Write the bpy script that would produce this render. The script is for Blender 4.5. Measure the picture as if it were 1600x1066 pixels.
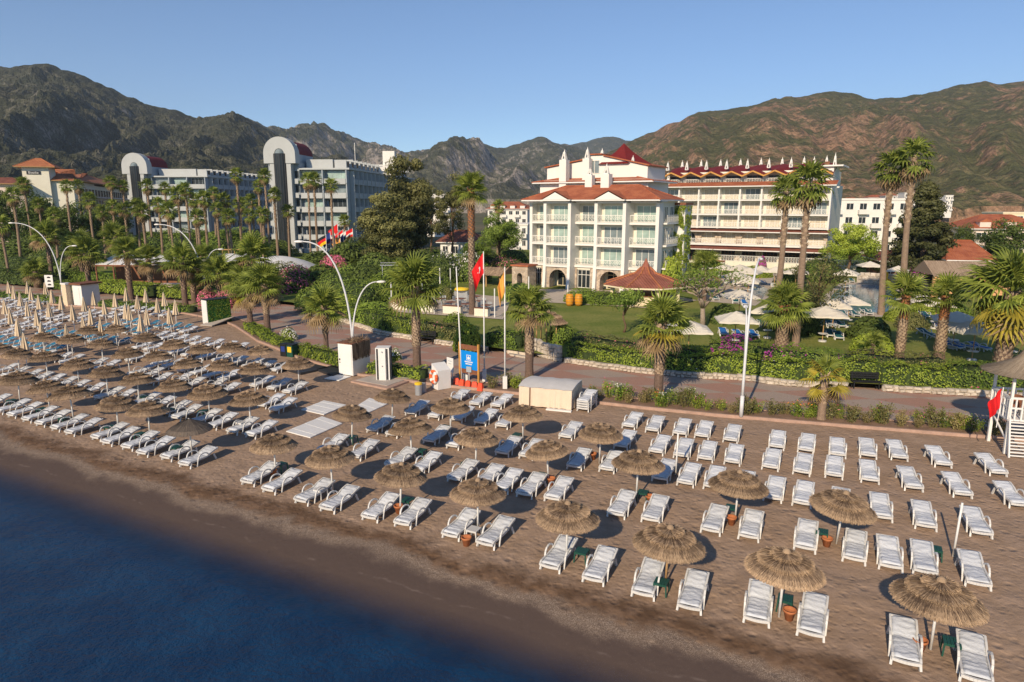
import bpy, bmesh, math, random
import numpy as np
from mathutils import Vector, Matrix, noise
random.seed(7); rng = np.random.default_rng(7)
sc = bpy.context.scene
C = sc.collection
for o in list(bpy.data.objects): bpy.data.objects.remove(o)
PI = math.pi; R = math.radians

# ---------------------------------------------------------------- camera, sky, sun, exposure
CAM_H = 10.8
F_PX, CX, CY, HZ = 1067.0, 800.0, 533.0, 320.0      # surveyed from the photograph (24 mm lens on a 36 mm frame)
PITCH = math.atan((CY - HZ) / F_PX)
cam = bpy.data.cameras.new('camera'); cam.lens = 24.0; cam.sensor_width = 36.0
cam.clip_start = 0.1; cam.clip_end = 20000
co = bpy.data.objects.new('camera', cam); C.objects.link(co)
co.location = (0, 0, CAM_H); co.rotation_euler = (PI/2 - PITCH, 0, 0)
sc.camera = co
SUN_AZ, SUN_EL = R(25.5), R(27.5)                   # shadows run 25.5 degrees right of straight ahead
w = bpy.data.worlds.new('World'); sc.world = w; w.use_nodes = True
wn = w.node_tree.nodes; wl = w.node_tree.links
sky = wn.new('ShaderNodeTexSky'); sky.sky_type = 'NISHITA'; sky.sun_disc = False
sky.sun_elevation = SUN_EL; sky.sun_rotation = PI + SUN_AZ
sky.altitude = 1800; sky.air_density = 1.0; sky.dust_density = 0.2; sky.ozone_density = 4.5
bg = wn['Background']; bg.inputs['Strength'].default_value = 0.125
wl.new(sky.outputs[0], bg.inputs['Color'])
sl = bpy.data.lights.new('sun', 'SUN'); sl.energy = 4.8; sl.angle = R(0.5); sl.color = (1.0, 0.82, 0.60)
so = bpy.data.objects.new('sun', sl); C.objects.link(so)
sd = Vector((math.sin(SUN_AZ)*math.cos(SUN_EL), math.cos(SUN_AZ)*math.cos(SUN_EL), -math.sin(SUN_EL)))
so.rotation_euler = sd.to_track_quat('-Z', 'Y').to_euler(); so.location = (-40, -80, 60)
sc.view_settings.view_transform = 'Standard'; sc.view_settings.look = 'None'
sc.view_settings.exposure = 0.08; sc.view_settings.gamma = 1.0; sc.view_settings.use_curve_mapping = False
sc.render.engine = 'CYCLES'

# ---------------------------------------------------------------- survey helpers
def ray(px, py):
    x = (px-CX)/F_PX; y = -(py-CY)/F_PX
    return (x, math.cos(PITCH)+y*math.sin(PITCH), -math.sin(PITCH)+y*math.cos(PITCH))
def S(px, py, z=0.0):                 # ground point at height z
    d = ray(px, py); t = (z-CAM_H)/d[2]; return (d[0]*t, d[1]*t)
def D(px, py, Y):                     # point at a known distance Y
    d = ray(px, py); t = Y/d[1]; return (d[0]*t, Y, CAM_H+d[2]*t)
BA = R(26); cb, sb_ = math.cos(BA), math.sin(BA)    # beach frame: u along the shore, v inland
def B(u, v): return (u*cb+v*sb_, -u*sb_+v*cb)
def UV(x, y): return (x*cb-y*sb_, x*sb_+y*cb)
BROT = -BA

# ---------------------------------------------------------------- object helpers
def tag(o, label=None, cat=None, group=None, kind=None):
    if label: o['label'] = label
    if cat: o['category'] = cat
    if group: o['group'] = group
    if kind: o['kind'] = kind
    return o
def thing(name, label, cat, loc=(0, 0, 0), rz=0.0, group=None):
    o = bpy.data.objects.new(name, None); C.objects.link(o)
    o.empty_display_size = 0.2
    o.location = (loc[0], loc[1], loc[2] if len(loc) > 2 else 0.0); o.rotation_euler = (0, 0, rz)
    return tag(o, label, cat, group)
KIDS = {}
def dup(root, loc=None, rz=None, label=None, group=None, scale=None, parent=None):
    r = root.copy(); C.objects.link(r)
    if parent is not None:
        r.parent = parent; KIDS.setdefault(parent.name, []).append(r)
    if loc is not None: r.location = loc
    if rz is not None: r.rotation_euler = (0, 0, rz)
    if scale is not None: r.scale = scale
    if label: r['label'] = label
    if group: r['group'] = group
    for ch in list(KIDS.get(root.name, [])): dup(ch, parent=r)
    return r
def mesh_obj(name, me, parent=None, loc=None, rot=None, kind=None):
    o = bpy.data.objects.new(name, me); C.objects.link(o)
    if parent is not None:
        o.parent = parent; KIDS.setdefault(parent.name, []).append(o)
    if loc is not None: o.location = loc
    if rot is not None: o.rotation_euler = rot
    if kind: o['kind'] = kind
    return o
class MB:
    def __init__(s): s.v = []; s.f = []; s.m = []
    def add(s, vs, fs, mi=0):
        n = len(s.v); s.v += [tuple(p) for p in vs]; s.f += [tuple(i+n for i in f) for f in fs]; s.m += [mi]*len(fs); return s
    def b(s, x0, x1, y0, y1, z0, z1, mi=0):
        vs = [(x0,y0,z0),(x1,y0,z0),(x1,y1,z0),(x0,y1,z0),(x0,y0,z1),(x1,y0,z1),(x1,y1,z1),(x0,y1,z1)]
        return s.add(vs, [(3,2,1,0),(4,5,6,7),(0,1,5,4),(1,2,6,5),(2,3,7,6),(3,0,4,7)], mi)
    def bar(s, a, c, w, h, mi=0):     # box-section bar from a to c
        a = Vector(a); c = Vector(c); t = (c-a).normalized()
        up = Vector((0,0,1)) if abs(t.z) < .95 else Vector((0,1,0))
        sx = t.cross(up).normalized()*w/2; sz = sx.cross(t).normalized()*h/2
        vs = [a-sx-sz, a+sx-sz, a+sx+sz, a-sx+sz, c-sx-sz, c+sx-sz, c+sx+sz, c-sx+sz]
        return s.add(vs, [(0,1,2,3),(7,6,5,4),(0,4,5,1),(1,5,6,2),(2,6,7,3),(3,7,4,0)], mi)
    def tube(s, pts, rad, n=8, mi=0, cap=True):
        pts = [Vector(p) for p in pts]; k = len(pts)
        if not hasattr(rad, '__len__'): rad = [rad]*k
        vs = []; prev = None
        for i, p in enumerate(pts):
            t = (pts[min(i+1,k-1)]-pts[max(i-1,0)]).normalized()
            if prev is None:
                up = Vector((0,0,1)) if abs(t.z) < .9 else Vector((1,0,0))
                x = t.cross(up).normalized()
            else:
                x = (prev - t*prev.dot(t)).normalized()
            prev = x; y = t.cross(x)
            for j in range(n):
                a = 2*PI*j/n; vs.append(p + (x*math.cos(a)+y*math.sin(a))*rad[i])
        fs = [(i*n+j, i*n+(j+1)%n, (i+1)*n+(j+1)%n, (i+1)*n+j) for i in range(k-1) for j in range(n)]
        if cap: fs += [tuple(range(n-1,-1,-1)), tuple((k-1)*n+j for j in range(n))]
        return s.add(vs, fs, mi)
    def lathe(s, prof, n=16, c=(0,0,0), mi=0, wob=None):
        vs = []
        for i, (r, z) in enumerate(prof):
            for j in range(n):
                a = 2*PI*j/n; q = r*(wob(i, j) if wob else 1)
                vs.append((c[0]+q*math.cos(a), c[1]+q*math.sin(a), c[2]+z))
        k = len(prof)
        fs = [(i*n+j, i*n+(j+1)%n, (i+1)*n+(j+1)%n, (i+1)*n+j) for i in range(k-1) for j in range(n)]
        if prof[0][0] > 1e-4: fs.append(tuple(range(n-1,-1,-1)))
        if prof[-1][0] > 1e-4: fs.append(tuple((k-1)*n+j for j in range(n)))
        return s.add(vs, fs, mi)
    def poly(s, pts, mi=0): return s.add(pts, [tuple(range(len(pts)))], mi)
    def prism(s, pts2, z0, z1, mi=0):  # pts2 counter-clockwise xy outline
        n = len(pts2)
        vs = [(x,y,z0) for x,y in pts2]+[(x,y,z1) for x,y in pts2]
        return s.add(vs, [tuple(range(n-1,-1,-1)), tuple(range(n,2*n))]+[(i,(i+1)%n,n+(i+1)%n,n+i) for i in range(n)], mi)
    def mesh(s, name, mats, smooth=False):
        me = bpy.data.meshes.new(name); me.from_pydata(s.v, [], s.f)
        for m in (mats if isinstance(mats, (list, tuple)) else [mats]): me.materials.append(m)
        if any(s.m): me.polygons.foreach_set('material_index', s.m)
        if smooth: me.polygons.foreach_set('use_smooth', [True]*len(s.f))
        me.update(); return me
    def build(s, name, mats, parent=None, smooth=False, loc=None, rot=None, kind=None):
        return mesh_obj(name, s.mesh(name, mats, smooth), parent, loc, rot, kind)
_ord = ['zeroth','first','second','third','fourth','fifth','sixth','seventh','eighth','ninth','tenth','eleventh','twelfth','thirteenth','fourteenth','fifteenth','sixteenth','seventeenth','eighteenth','nineteenth','twentieth']
def nth(i):
    if i <= 20: return _ord[i]
    t = {2:'twenty',3:'thirty',4:'forty',5:'fifty',6:'sixty',7:'seventy',8:'eighty',9:'ninety'}[i//10]
    return t+'-'+_ord[i%10] if i % 10 else t[:-1]+'ieth'

# ---------------------------------------------------------------- materials
MATS = {}
def nodes(name):
    m = bpy.data.materials.new(name); m.use_nodes = True
    nt = m.node_tree; return m, nt.nodes, nt.links, nt.nodes['Principled BSDF']
def mat(name, col, rough=.6, var=.12, scale=3.0, bump=0.0, bscale=20.0, metal=0.0, spec=.3, dirt=None, col2=None, obj_var=0.0):
    """one real surface colour, broken up by noise; optional fine bump"""
    m, N, L, P = nodes(name)
    tc = N.new('ShaderNodeTexCoord'); nz = N.new('ShaderNodeTexNoise'); nz.inputs['Scale'].default_value = scale
    nz.inputs['Detail'].default_value = 6; nz.inputs['Roughness'].default_value = .65
    L.new(tc.outputs['Object'], nz.inputs['Vector'])
    cr = N.new('ShaderNodeValToRGB'); e = cr.color_ramp.elements
    c2 = col2 if col2 else tuple(min(1, c*(1+var)) for c in col); c1 = tuple(c*(1-var) for c in col)
    e[0].position = .3; e[0].color = (*c1, 1); e[1].position = .7; e[1].color = (*c2, 1)
    L.new(nz.outputs['Fac'], cr.inputs['Fac']); out = cr.outputs['Color']
    if obj_var:
        oi = N.new('ShaderNodeObjectInfo'); hs = N.new('ShaderNodeHueSaturation')
        mp = N.new('ShaderNodeMapRange'); mp.inputs['To Min'].default_value = 1-obj_var; mp.inputs['To Max'].default_value = 1+obj_var*.6
        L.new(oi.outputs['Random'], mp.inputs['Value']); L.new(mp.outputs[0], hs.inputs['Value']); L.new(out, hs.inputs['Color']); out = hs.outputs['Color']
    L.new(out, P.inputs['Base Color'])
    P.inputs['Roughness'].default_value = rough; P.inputs['Metallic'].default_value = metal
    P.inputs['Specular IOR Level'].default_value = spec
    if bump:
        n2 = N.new('ShaderNodeTexNoise'); n2.inputs['Scale'].default_value = bscale; n2.inputs['Detail'].default_value = 4
        L.new(tc.outputs['Object'], n2.inputs['Vector'])
        bp = N.new('ShaderNodeBump'); bp.inputs['Strength'].default_value = bump; bp.inputs['Distance'].default_value = .05
        L.new(n2.outputs['Fac'], bp.inputs['Height']); L.new(bp.outputs[0], P.inputs['Normal'])
    MATS[name] = m; return m
def leafmat(name, dark, light, trans=.25, rough=.55):
    m, N, L, P = nodes(name)
    at = N.new('ShaderNodeAttribute'); at.attribute_name = 'var'
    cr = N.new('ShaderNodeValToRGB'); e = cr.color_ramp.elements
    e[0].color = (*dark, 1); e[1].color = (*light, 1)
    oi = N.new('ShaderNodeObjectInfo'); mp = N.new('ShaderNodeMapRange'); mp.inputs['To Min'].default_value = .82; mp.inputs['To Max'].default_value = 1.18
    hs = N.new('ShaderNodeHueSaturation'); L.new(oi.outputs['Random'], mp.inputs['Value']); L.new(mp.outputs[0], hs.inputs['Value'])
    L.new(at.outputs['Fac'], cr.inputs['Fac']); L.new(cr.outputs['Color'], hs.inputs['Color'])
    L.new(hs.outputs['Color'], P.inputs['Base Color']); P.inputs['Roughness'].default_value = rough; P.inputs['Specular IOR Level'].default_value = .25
    tr = N.new('ShaderNodeBsdfTranslucent'); L.new(hs.outputs['Color'], tr.inputs['Color'])
    mx = N.new('ShaderNodeMixShader'); mx.inputs[0].default_value = trans
    L.new(P.outputs[0], mx.inputs[1]); L.new(tr.outputs[0], mx.inputs[2])
    L.new(mx.outputs[0], N['Material Output'].inputs['Surface'])
    MATS[name] = m; return m
white_plastic = mat('white_plastic', (.60,.59,.565), .4, .05, 2.5, spec=.4, obj_var=.06)
cushion_m = mat('cushion_fabric', (.55,.575,.61), .8, .06, 4, bump=.5, bscale=9, obj_var=.08)
blue_cushion = mat('blue_cushion', (.03,.22,.36), .75, .15, 4, bump=.2, bscale=9, obj_var=.2)
pool_blue_cushion = mat('pool_blue_cushion', (.02,.14,.42), .75, .12, 4, bump=.2, bscale=9, obj_var=.15)
green_cushion = mat('green_cushion', (.015,.10,.11), .75, .15, 4, bump=.2, bscale=9, obj_var=.2)
straw_m = leafmat('straw', (.080,.053,.037), (.52,.37,.235), .05, .9)
straw_dark = leafmat('dark_wicker', (.05,.042,.036), (.15,.12,.095), .02, .8)
pole_white = mat('white_pole_paint', (.72,.71,.68), .5, .08, 6)
pole_wood = mat('wood_pole', (.45,.27,.12), .7, .2, 6)
green_plastic = mat('green_plastic', (.012,.07,.05), .45, .15, 4, spec=.4)
terracotta = mat('terracotta', (.42,.15,.06), .85, .2, 8, bump=.2)
cream_cloth = mat('cream_cloth', (.62,.50,.35), .9, .1, 4, bump=.3, bscale=8, obj_var=.12)
canopy_cream = mat('cream_canopy', (.64,.59,.49), .85, .06, 3, obj_var=.08)
tent_cloth = mat('tent_cloth', (.68,.56,.43), .9, .06, 2, bump=.3, bscale=5)
tent_top = mat('tent_top_cloth', (.60,.58,.55), .85, .06, 2, bump=.2, bscale=4)
white_paint = mat('white_paint', (.72,.71,.68), .55, .05, 1.2)
cream_wall = mat('cream_wall', (.70,.67,.55), .8, .06, .6, bump=.1)
white_wall = mat('white_wall', (.72,.70,.65), .8, .05, .5, bump=.08)
grey_shaded_white = mat('grey_shaded_white', (.33,.37,.40), .8, .08, .4); dim_white_wall = mat('dimmed_white_wall', (.42,.44,.44), .8, .08, .3, bump=.08)  # arched hotels' white walls toned grey, their shade put into the colour
yellow_wall = mat('yellow_wall', (.74,.64,.44), .8, .06, .5)
pink_wall = mat('pink_wall', (.70,.58,.50), .8, .08, .5)
rail_m = mat('railing_paint', (.74,.72,.66), .55, .06, 3)
wood_m = mat('orange_wood', (.52,.26,.06), .6, .2, 4)
brown_wood = mat('brown_wood', (.20,.08,.04), .6, .25, 5)
dark_metal = mat('dark_metal', (.03,.03,.035), .5, .1, 4)
grey_metal = mat('grey_metal', (.42,.44,.46), .4, .08, 3, metal=.5)
lamp_metal = mat('lamp_post_paint', (.62,.63,.64), .45, .06, 3)
burgundy = mat('burgundy_metal_roof', (.16,.02,.02), .65, .15, 1.0, spec=.15)
orange_buoy = mat('orange_buoy', (.80,.14,.04), .5, .1, 4)
red_barrier = mat('red_plastic_barrier', (.75,.09,.04), .5, .12, 3)
black_plastic = mat('black_plastic', (.015,.016,.018), .5, .1, 4)
yellow_plastic = mat('yellow_plastic', (.75,.50,.03), .5, .1, 4)
barrel_m = mat('orange_barrel', (.62,.27,.02), .45, .12, 4)
blue_sign_m = mat('blue_sign', (.0,.22,.66), .5, .04, 2)
red_flag = mat('red_flag_cloth', (.62,.012,.015), .8, .08, 3)
orange_flag = mat('orange_flag_cloth', (.75,.36,.07), .8, .08, 3)
white_cloth = mat('white_cloth', (.68,.68,.66), .85, .05, 3)
black_cloth = mat('black_cloth', (.02,.02,.025), .85, .05, 3)
gold_cloth = mat('gold_cloth', (.75,.50,.02), .85, .05, 3)
navy_cloth = mat('navy_cloth', (.02,.04,.20), .85, .05, 3)
green_cloth = mat('green_cloth', (.03,.13,.03), .85, .05, 3)
concrete = mat('concrete', (.42,.37,.32), .9, .12, 1.5, bump=.15)
kerb_m = mat('pink_kerb', (.40,.27,.21), .9, .18, 2.5, bump=.25, bscale=12)
soil_m = mat('planter_soil', (.22,.14,.095), .95, .3, 1.5, bump=.6, bscale=6)
stone_pale = mat('pale_stone', (.56,.49,.40), .9, .22, 5, bump=.5, bscale=9, obj_var=.22)
mortar_m = mat('mortar', (.40,.36,.30), .95, .15, 5, bump=.3)
bark_m = mat('bark', (.16,.10,.065), .95, .3, 8, bump=.6, bscale=15)
palm_bark = mat('palm_bark', (.15,.10,.075), .95, .35, 9, bump=.7, bscale=18)
palm_bark_grey = mat('palm_bark_grey', (.24,.17,.12), .95, .22, 6, bump=.5, bscale=14)
palm_boot = mat('palm_leaf_base', (.42,.31,.21), .9, .45, 9)
palm_boot_orange = mat('palm_boot_orange', (.40,.17,.07), .9, .35, 9)
leaf_palm = leafmat('palm_leaf', (.08,.125,.02), (.40,.45,.08), .3)
leaf_palm_yellow = leafmat('palm_leaf_yellowing', (.22,.19,.03), (.50,.40,.05), .25)
leaf_palm_dead = leafmat('palm_leaf_dead', (.18,.12,.06), (.38,.27,.14), .1)
leaf_hedge = leafmat('hedge_leaf', (.06,.125,.016), (.29,.38,.055), .3)
leaf_hedge_yellow = leafmat('bright_hedge_leaf', (.13,.21,.018), (.42,.49,.07), .3)
leaf_dark = leafmat('dark_leaf', (.024,.05,.012), (.15,.20,.04), .2)
leaf_olive = leafmat('olive_leaf', (.06,.068,.022), (.26,.25,.085), .2)
leaf_mid = leafmat('mid_leaf', (.055,.11,.017), (.27,.36,.06), .25)
leaf_conifer = leafmat('conifer_leaf', (.028,.038,.013), (.12,.12,.04), .1)
leaf_dry = leafmat('dry_stem_leaf', (.16,.13,.05), (.34,.28,.12), .2)
flower_pink = leafmat('pink_flower', (.45,.06,.14), (.75,.22,.34), .2)
flower_magenta = leafmat('magenta_flower', (.28,.02,.22), (.55,.08,.42), .2)
flower_white = leafmat('white_flower', (.7,.68,.6), (.85,.83,.78), .2)
flower_orange = leafmat('orange_flower', (.7,.16,.03), (.85,.40,.08), .2)
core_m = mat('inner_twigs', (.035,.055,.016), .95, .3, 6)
def glassmat(name, col, rough=.12, spec=.6):
    m = mat(name, col, rough, .35, .5, spec=spec); return m
glass_dark = glassmat('dark_window_glass', (.022,.028,.032), .25, .3)
glass_teal = glassmat('curtained_window_glass', (.30,.40,.36), .2, .5)
glass_grey = glassmat('grey_window_glass', (.18,.22,.23), .15, .6)
curtain_m = mat('cream_curtain', (.52,.46,.36), .8, .25, 1.6)
# ================================================================ the setting
def nwire(N, L, op, a, b=None, clamp=False):
    n = N.new('ShaderNodeMath'); n.operation = op; n.use_clamp = clamp
    for i, x in enumerate((a, b)):
        if x is None: continue
        if isinstance(x, (int, float)): n.inputs[i].default_value = x
        else: L.new(x, n.inputs[i])
    return n.outputs[0]
def noise_tex(N, L, vec, scale, detail=5, rough=.6):
    n = N.new('ShaderNodeTexNoise'); n.inputs['Scale'].default_value = scale; n.inputs['Detail'].default_value = detail
    n.inputs['Roughness'].default_value = rough; L.new(vec, n.inputs['Vector']); return n.outputs['Fac']
def mixc(N, L, fac, a, b):
    n = N.new('ShaderNodeMix'); n.data_type = 'RGBA'
    if isinstance(fac, (int, float)): n.inputs[0].default_value = fac
    else: L.new(fac, n.inputs[0])
    for i, x in ((6, a), (7, b)):
        if isinstance(x, tuple): n.inputs[i].default_value = (*x, 1)
        else: L.new(x, n.inputs[i])
    return n.outputs[2]
def smooth(N, L, x, lo, hi):
    n = N.new('ShaderNodeMapRange'); n.interpolation_type = 'SMOOTHSTEP'
    n.inputs['From Min'].default_value = lo; n.inputs['From Max'].default_value = hi; L.new(x, n.inputs['Value']); return n.outputs[0]
def vshore(u, v): return v + .038*u + .78            # distance from the sea, following the slight bend of the shore

def sand_material():
    m, N, L, P = nodes('sand')
    g = N.new('ShaderNodeNewGeometry'); pos = g.outputs['Position']
    sx = N.new('ShaderNodeSeparateXYZ'); L.new(pos, sx.inputs[0])
    ka, kb = sb_+.038*cb, cb-.038*sb_
    v = nwire(N, L, 'ADD', nwire(N, L, 'MULTIPLY', sx.outputs[0], ka), nwire(N, L, 'ADD', nwire(N, L, 'MULTIPLY', sx.outputs[1], kb), .78))
    w1 = noise_tex(N, L, pos, .35, 4); w2 = noise_tex(N, L, pos, 1.6, 5); fine = noise_tex(N, L, pos, 22, 4, .7); peb = noise_tex(N, L, pos, 34, 3, .8)
    vw = nwire(N, L, 'ADD', v, nwire(N, L, 'ADD', nwire(N, L, 'MULTIPLY', nwire(N, L, 'SUBTRACT', w1, .5), 1.9), nwire(N, L, 'MULTIPLY', nwire(N, L, 'SUBTRACT', w2, .5), .55)))
    dry = mixc(N, L, smooth(N, L, w2, .35, .7), (.315,.218,.148), (.385,.27,.19))
    dry = mixc(N, L, nwire(N, L, 'MULTIPLY', smooth(N, L, fine, .45, .75), .35), dry, (.24,.17,.125))
    damp = mixc(N, L, smooth(N, L, w2, .4, .65), (.12,.070,.040), (.185,.115,.072))
    grav = mixc(N, L, smooth(N, L, peb, .42, .66), (.13,.092,.068), (.34,.265,.205))
    wet = mixc(N, L, smooth(N, L, peb, .6, .72), (.085,.060,.050), (.17,.13,.105))
    c = mixc(N, L, smooth(N, L, vw, 15.9, 16.5), wet, grav)
    c = mixc(N, L, smooth(N, L, vw, 16.5, 16.95), c, damp)
    c = mixc(N, L, smooth(N, L, vw, 17.1, 18.0), c, dry)
    sw = nwire(N, L, 'MULTIPLY', smooth(N, L, nwire(N, L, 'ABSOLUTE', nwire(N, L, 'SUBTRACT', nwire(N, L, 'ADD', v, nwire(N, L, 'MULTIPLY', nwire(N, L, 'SUBTRACT', w1, .5), .9)), 15.45)), .07, .0), nwire(N, L, 'MULTIPLY', smooth(N, L, w2, .48, .66), .22))
    c = mixc(N, L, sw, c, (.30,.24,.21))            # drift line of shell grit left by the last swash
    L.new(c, P.inputs['Base Color'])
    rg = N.new('ShaderNodeMapRange'); L.new(smooth(N, L, vw, 14.2, 15.6), rg.inputs['Value']); rg.inputs['To Min'].default_value = .35; rg.inputs['To Max'].default_value = .95
    L.new(rg.outputs[0], P.inputs['Roughness']); P.inputs['Specular IOR Level'].default_value = .2
    vo = N.new('ShaderNodeTexVoronoi'); vo.inputs['Scale'].default_value = 4.2; L.new(pos, vo.inputs['Vector'])
    vo3 = N.new('ShaderNodeTexVoronoi'); vo3.inputs['Scale'].default_value = 1.9; vo3.inputs['Randomness'].default_value = 1; L.new(pos, vo3.inputs['Vector'])
    wv = N.new('ShaderNodeTexNoise'); wv.inputs['Scale'].default_value = 5.0; wv.inputs['Distortion'].default_value = .4; wv.inputs['Detail'].default_value = 5; L.new(pos, wv.inputs['Vector'])
    h = nwire(N, L, 'ADD', nwire(N, L, 'MULTIPLY', smooth(N, L, vo.outputs['Distance'], 0.05, .45), .5), nwire(N, L, 'ADD', nwire(N, L, 'ADD', wv.outputs['Fac'], nwire(N, L, 'MULTIPLY', smooth(N, L, vo3.outputs['Distance'], .08, .34), nwire(N, L, 'MULTIPLY', smooth(N, L, w1, .4, .6), 1.3))), nwire(N, L, 'MULTIPLY', fine, .25)))
    bp = N.new('ShaderNodeBump'); bp.inputs['Distance'].default_value = .055
    st = N.new('ShaderNodeMapRange'); L.new(smooth(N, L, vw, 15.6, 17.0), st.inputs['Value']); st.inputs['To Min'].default_value = .12; st.inputs['To Max'].default_value = .6
    L.new(st.outputs[0], bp.inputs['Strength']); L.new(h, bp.inputs['Height']); L.new(bp.outputs[0], P.inputs['Normal'])
    return m
us = np.concatenate([np.arange(-135, -60, .8), np.arange(-60, 24, .35)]); vs_ = np.concatenate([np.arange(-12, 12, 1.0), np.arange(12, 34, .28), np.arange(34, 53, .7)])
UU, VV = np.meshgrid(us, vs_, indexing='ij')
def beach_z(u, v):
    q = vshore(u, v)
    if q > 17.0: z = 0.0
    elif q > 13.0: z = -.35*((17.0-q)/1.9)**1.15
    else: z = -.35*(4.0/1.9)**1.15 - (13.0-q)*.22
    return z
vv = []
for i in range(UU.shape[0]):
    for j in range(UU.shape[1]):
        u, v = UU[i, j], VV[i, j]; x, y = B(u, v); z = beach_z(u, v)
        q = vshore(u, v)
        z += .028*(noise.noise((x*.9, y*.9, 0)) + .6*noise.noise((x*2.3, y*2.3, 3)))*min(1, max(0, (q-15.4)/2)) - .012
        vv.append((x, y, z))
nu, nv = UU.shape
ff = [(i*nv+j, (i+1)*nv+j, (i+1)*nv+j+1, i*nv+j+1) for i in range(nu-1) for j in range(nv-1)]
MB().add(vv, ff).build('beach', sand_material(), smooth=True, kind='structure')

def sea_material():
    m, N, L, P = nodes('sea_water')
    g = N.new('ShaderNodeNewGeometry'); pos = g.outputs['Position']
    sx = N.new('ShaderNodeSeparateXYZ'); L.new(pos, sx.inputs[0])
    v = nwire(N, L, 'ADD', nwire(N, L, 'MULTIPLY', sx.outputs[0], sb_+.038*cb), nwire(N, L, 'ADD', nwire(N, L, 'MULTIPLY', sx.outputs[1], cb-.038*sb_), .78))
    n1 = noise_tex(N, L, pos, .5, 3)
    c = mixc(N, L, smooth(N, L, n1, .35, .7), (.004,.028,.078), (.006,.042,.105))
    L.new(c, P.inputs['Base Color']); P.inputs['Roughness'].default_value = .08; P.inputs['IOR'].default_value = 1.33
    r1 = noise_tex(N, L, pos, 9, 3, .55); r2 = noise_tex(N, L, pos, 2.2, 3, .5); r3 = noise_tex(N, L, pos, 26, 2, .5)
    h = nwire(N, L, 'ADD', nwire(N, L, 'MULTIPLY', r1, .5), nwire(N, L, 'ADD', r2, nwire(N, L, 'MULTIPLY', r3, .2)))
    bp = N.new('ShaderNodeBump'); bp.inputs['Strength'].default_value = .7; bp.inputs['Distance'].default_value = .14
    L.new(h, bp.inputs['Height']); L.new(bp.outputs[0], P.inputs['Normal'])
    tr = N.new('ShaderNodeBsdfTransparent'); tr.inputs[0].default_value = (1,1,1,1)
    mx = N.new('ShaderNodeMixShader')                    # optical depth: the bed shows through where the water is shallow
    vd = nwire(N, L, 'ADD', v, nwire(N, L, 'MULTIPLY', n1, .5))
    d = N.new('ShaderNodeMapRange'); d.interpolation_type = 'SMOOTHSTEP'; d.inputs['From Min'].default_value = 15.7; d.inputs['From Max'].default_value = 13.0
    d.inputs['To Min'].default_value = .0; d.inputs['To Max'].default_value = 1.0; L.new(vd, d.inputs['Value'])
    L.new(d.outputs[0], mx.inputs[0]); L.new(tr.outputs[0], mx.inputs[1]); L.new(P.outputs[0], mx.inputs[2])
    L.new(mx.outputs[0], N['Material Output'].inputs['Surface']); return m
MB().poly([(*B(-700,-900),-.35), (*B(500,-900),-.35), (*B(500,17),-.35), (*B(-700,17),-.35)]).build('sea', sea_material(), kind='structure')

def ground_mat(name, a, b, s1, s2, bump=.4):
    m, N, L, P = nodes(name); g = N.new('ShaderNodeNewGeometry'); pos = g.outputs['Position']
    n1 = noise_tex(N, L, pos, s1, 6); n2 = noise_tex(N, L, pos, s2, 4)
    f = nwire(N, L, 'ADD', nwire(N, L, 'MULTIPLY', n1, .6), nwire(N, L, 'MULTIPLY', n2, .4))
    L.new(mixc(N, L, smooth(N, L, f, .38, .62), a, b), P.inputs['Base Color']); P.inputs['Roughness'].default_value = .95; P.inputs['Specular IOR Level'].default_value = .15
    bp = N.new('ShaderNodeBump'); bp.inputs['Strength'].default_value = bump; bp.inputs['Distance'].default_value = .06
    L.new(n2, bp.inputs['Height']); L.new(bp.outputs[0], P.inputs['Normal']); return m
MB().poly([(*B(-9000,44),-.09), (*B(9000,44),-.09), (*B(9000,12000),-.09), (*B(-9000,12000),-.09)]).build('ground', ground_mat('ground_earth', (.09,.10,.045), (.17,.14,.08), .02, .6), kind='structure')

def offset(pts, d):
    out = []
    for i, p in enumerate(pts):
        a = pts[max(i-1, 0)]; b = pts[min(i+1, len(pts)-1)]
        t = Vector((b[0]-a[0], b[1]-a[1])).normalized(); out.append((p[0]-t.y*d, p[1]+t.x*d))
    return out
def resample(pts, step):
    out = []; acc = 0.0
    for a, b in zip(pts[:-1], pts[1:]):
        a = Vector(a); b = Vector(b); l = (b-a).length; n = max(1, int(round(l/step)))
        for k in range(n): out.append(tuple(a.lerp(b, k/n)))
    out.append(tuple(pts[-1])); return out
K_px = [(-80,458),(100,477),(245,486),(287,489),(345,500),(367,509),(402,532.5),(432,544),(470,560),(560,585),(700,603),(770,610),(920,627),(1000,636),(1120,648),(1300,663),(1540,682),(1750,698)]
W_px = [(-80,438),(147,456),(241,464),(300,467),(380,470),(452,478),(512,496),(548,508),(590,523),(680,538),(752,549),(800,556),(873,566),(990,583),(1080,591),(1162,595),(1230,604),(1327,609),(1382,612),(1600,624),(1800,632)]
KL = [S(x, y, .1) for x, y in K_px]; WL = [S(x, y, .1) for x, y in W_px]
PL = offset(KL, 1.55)
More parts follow.
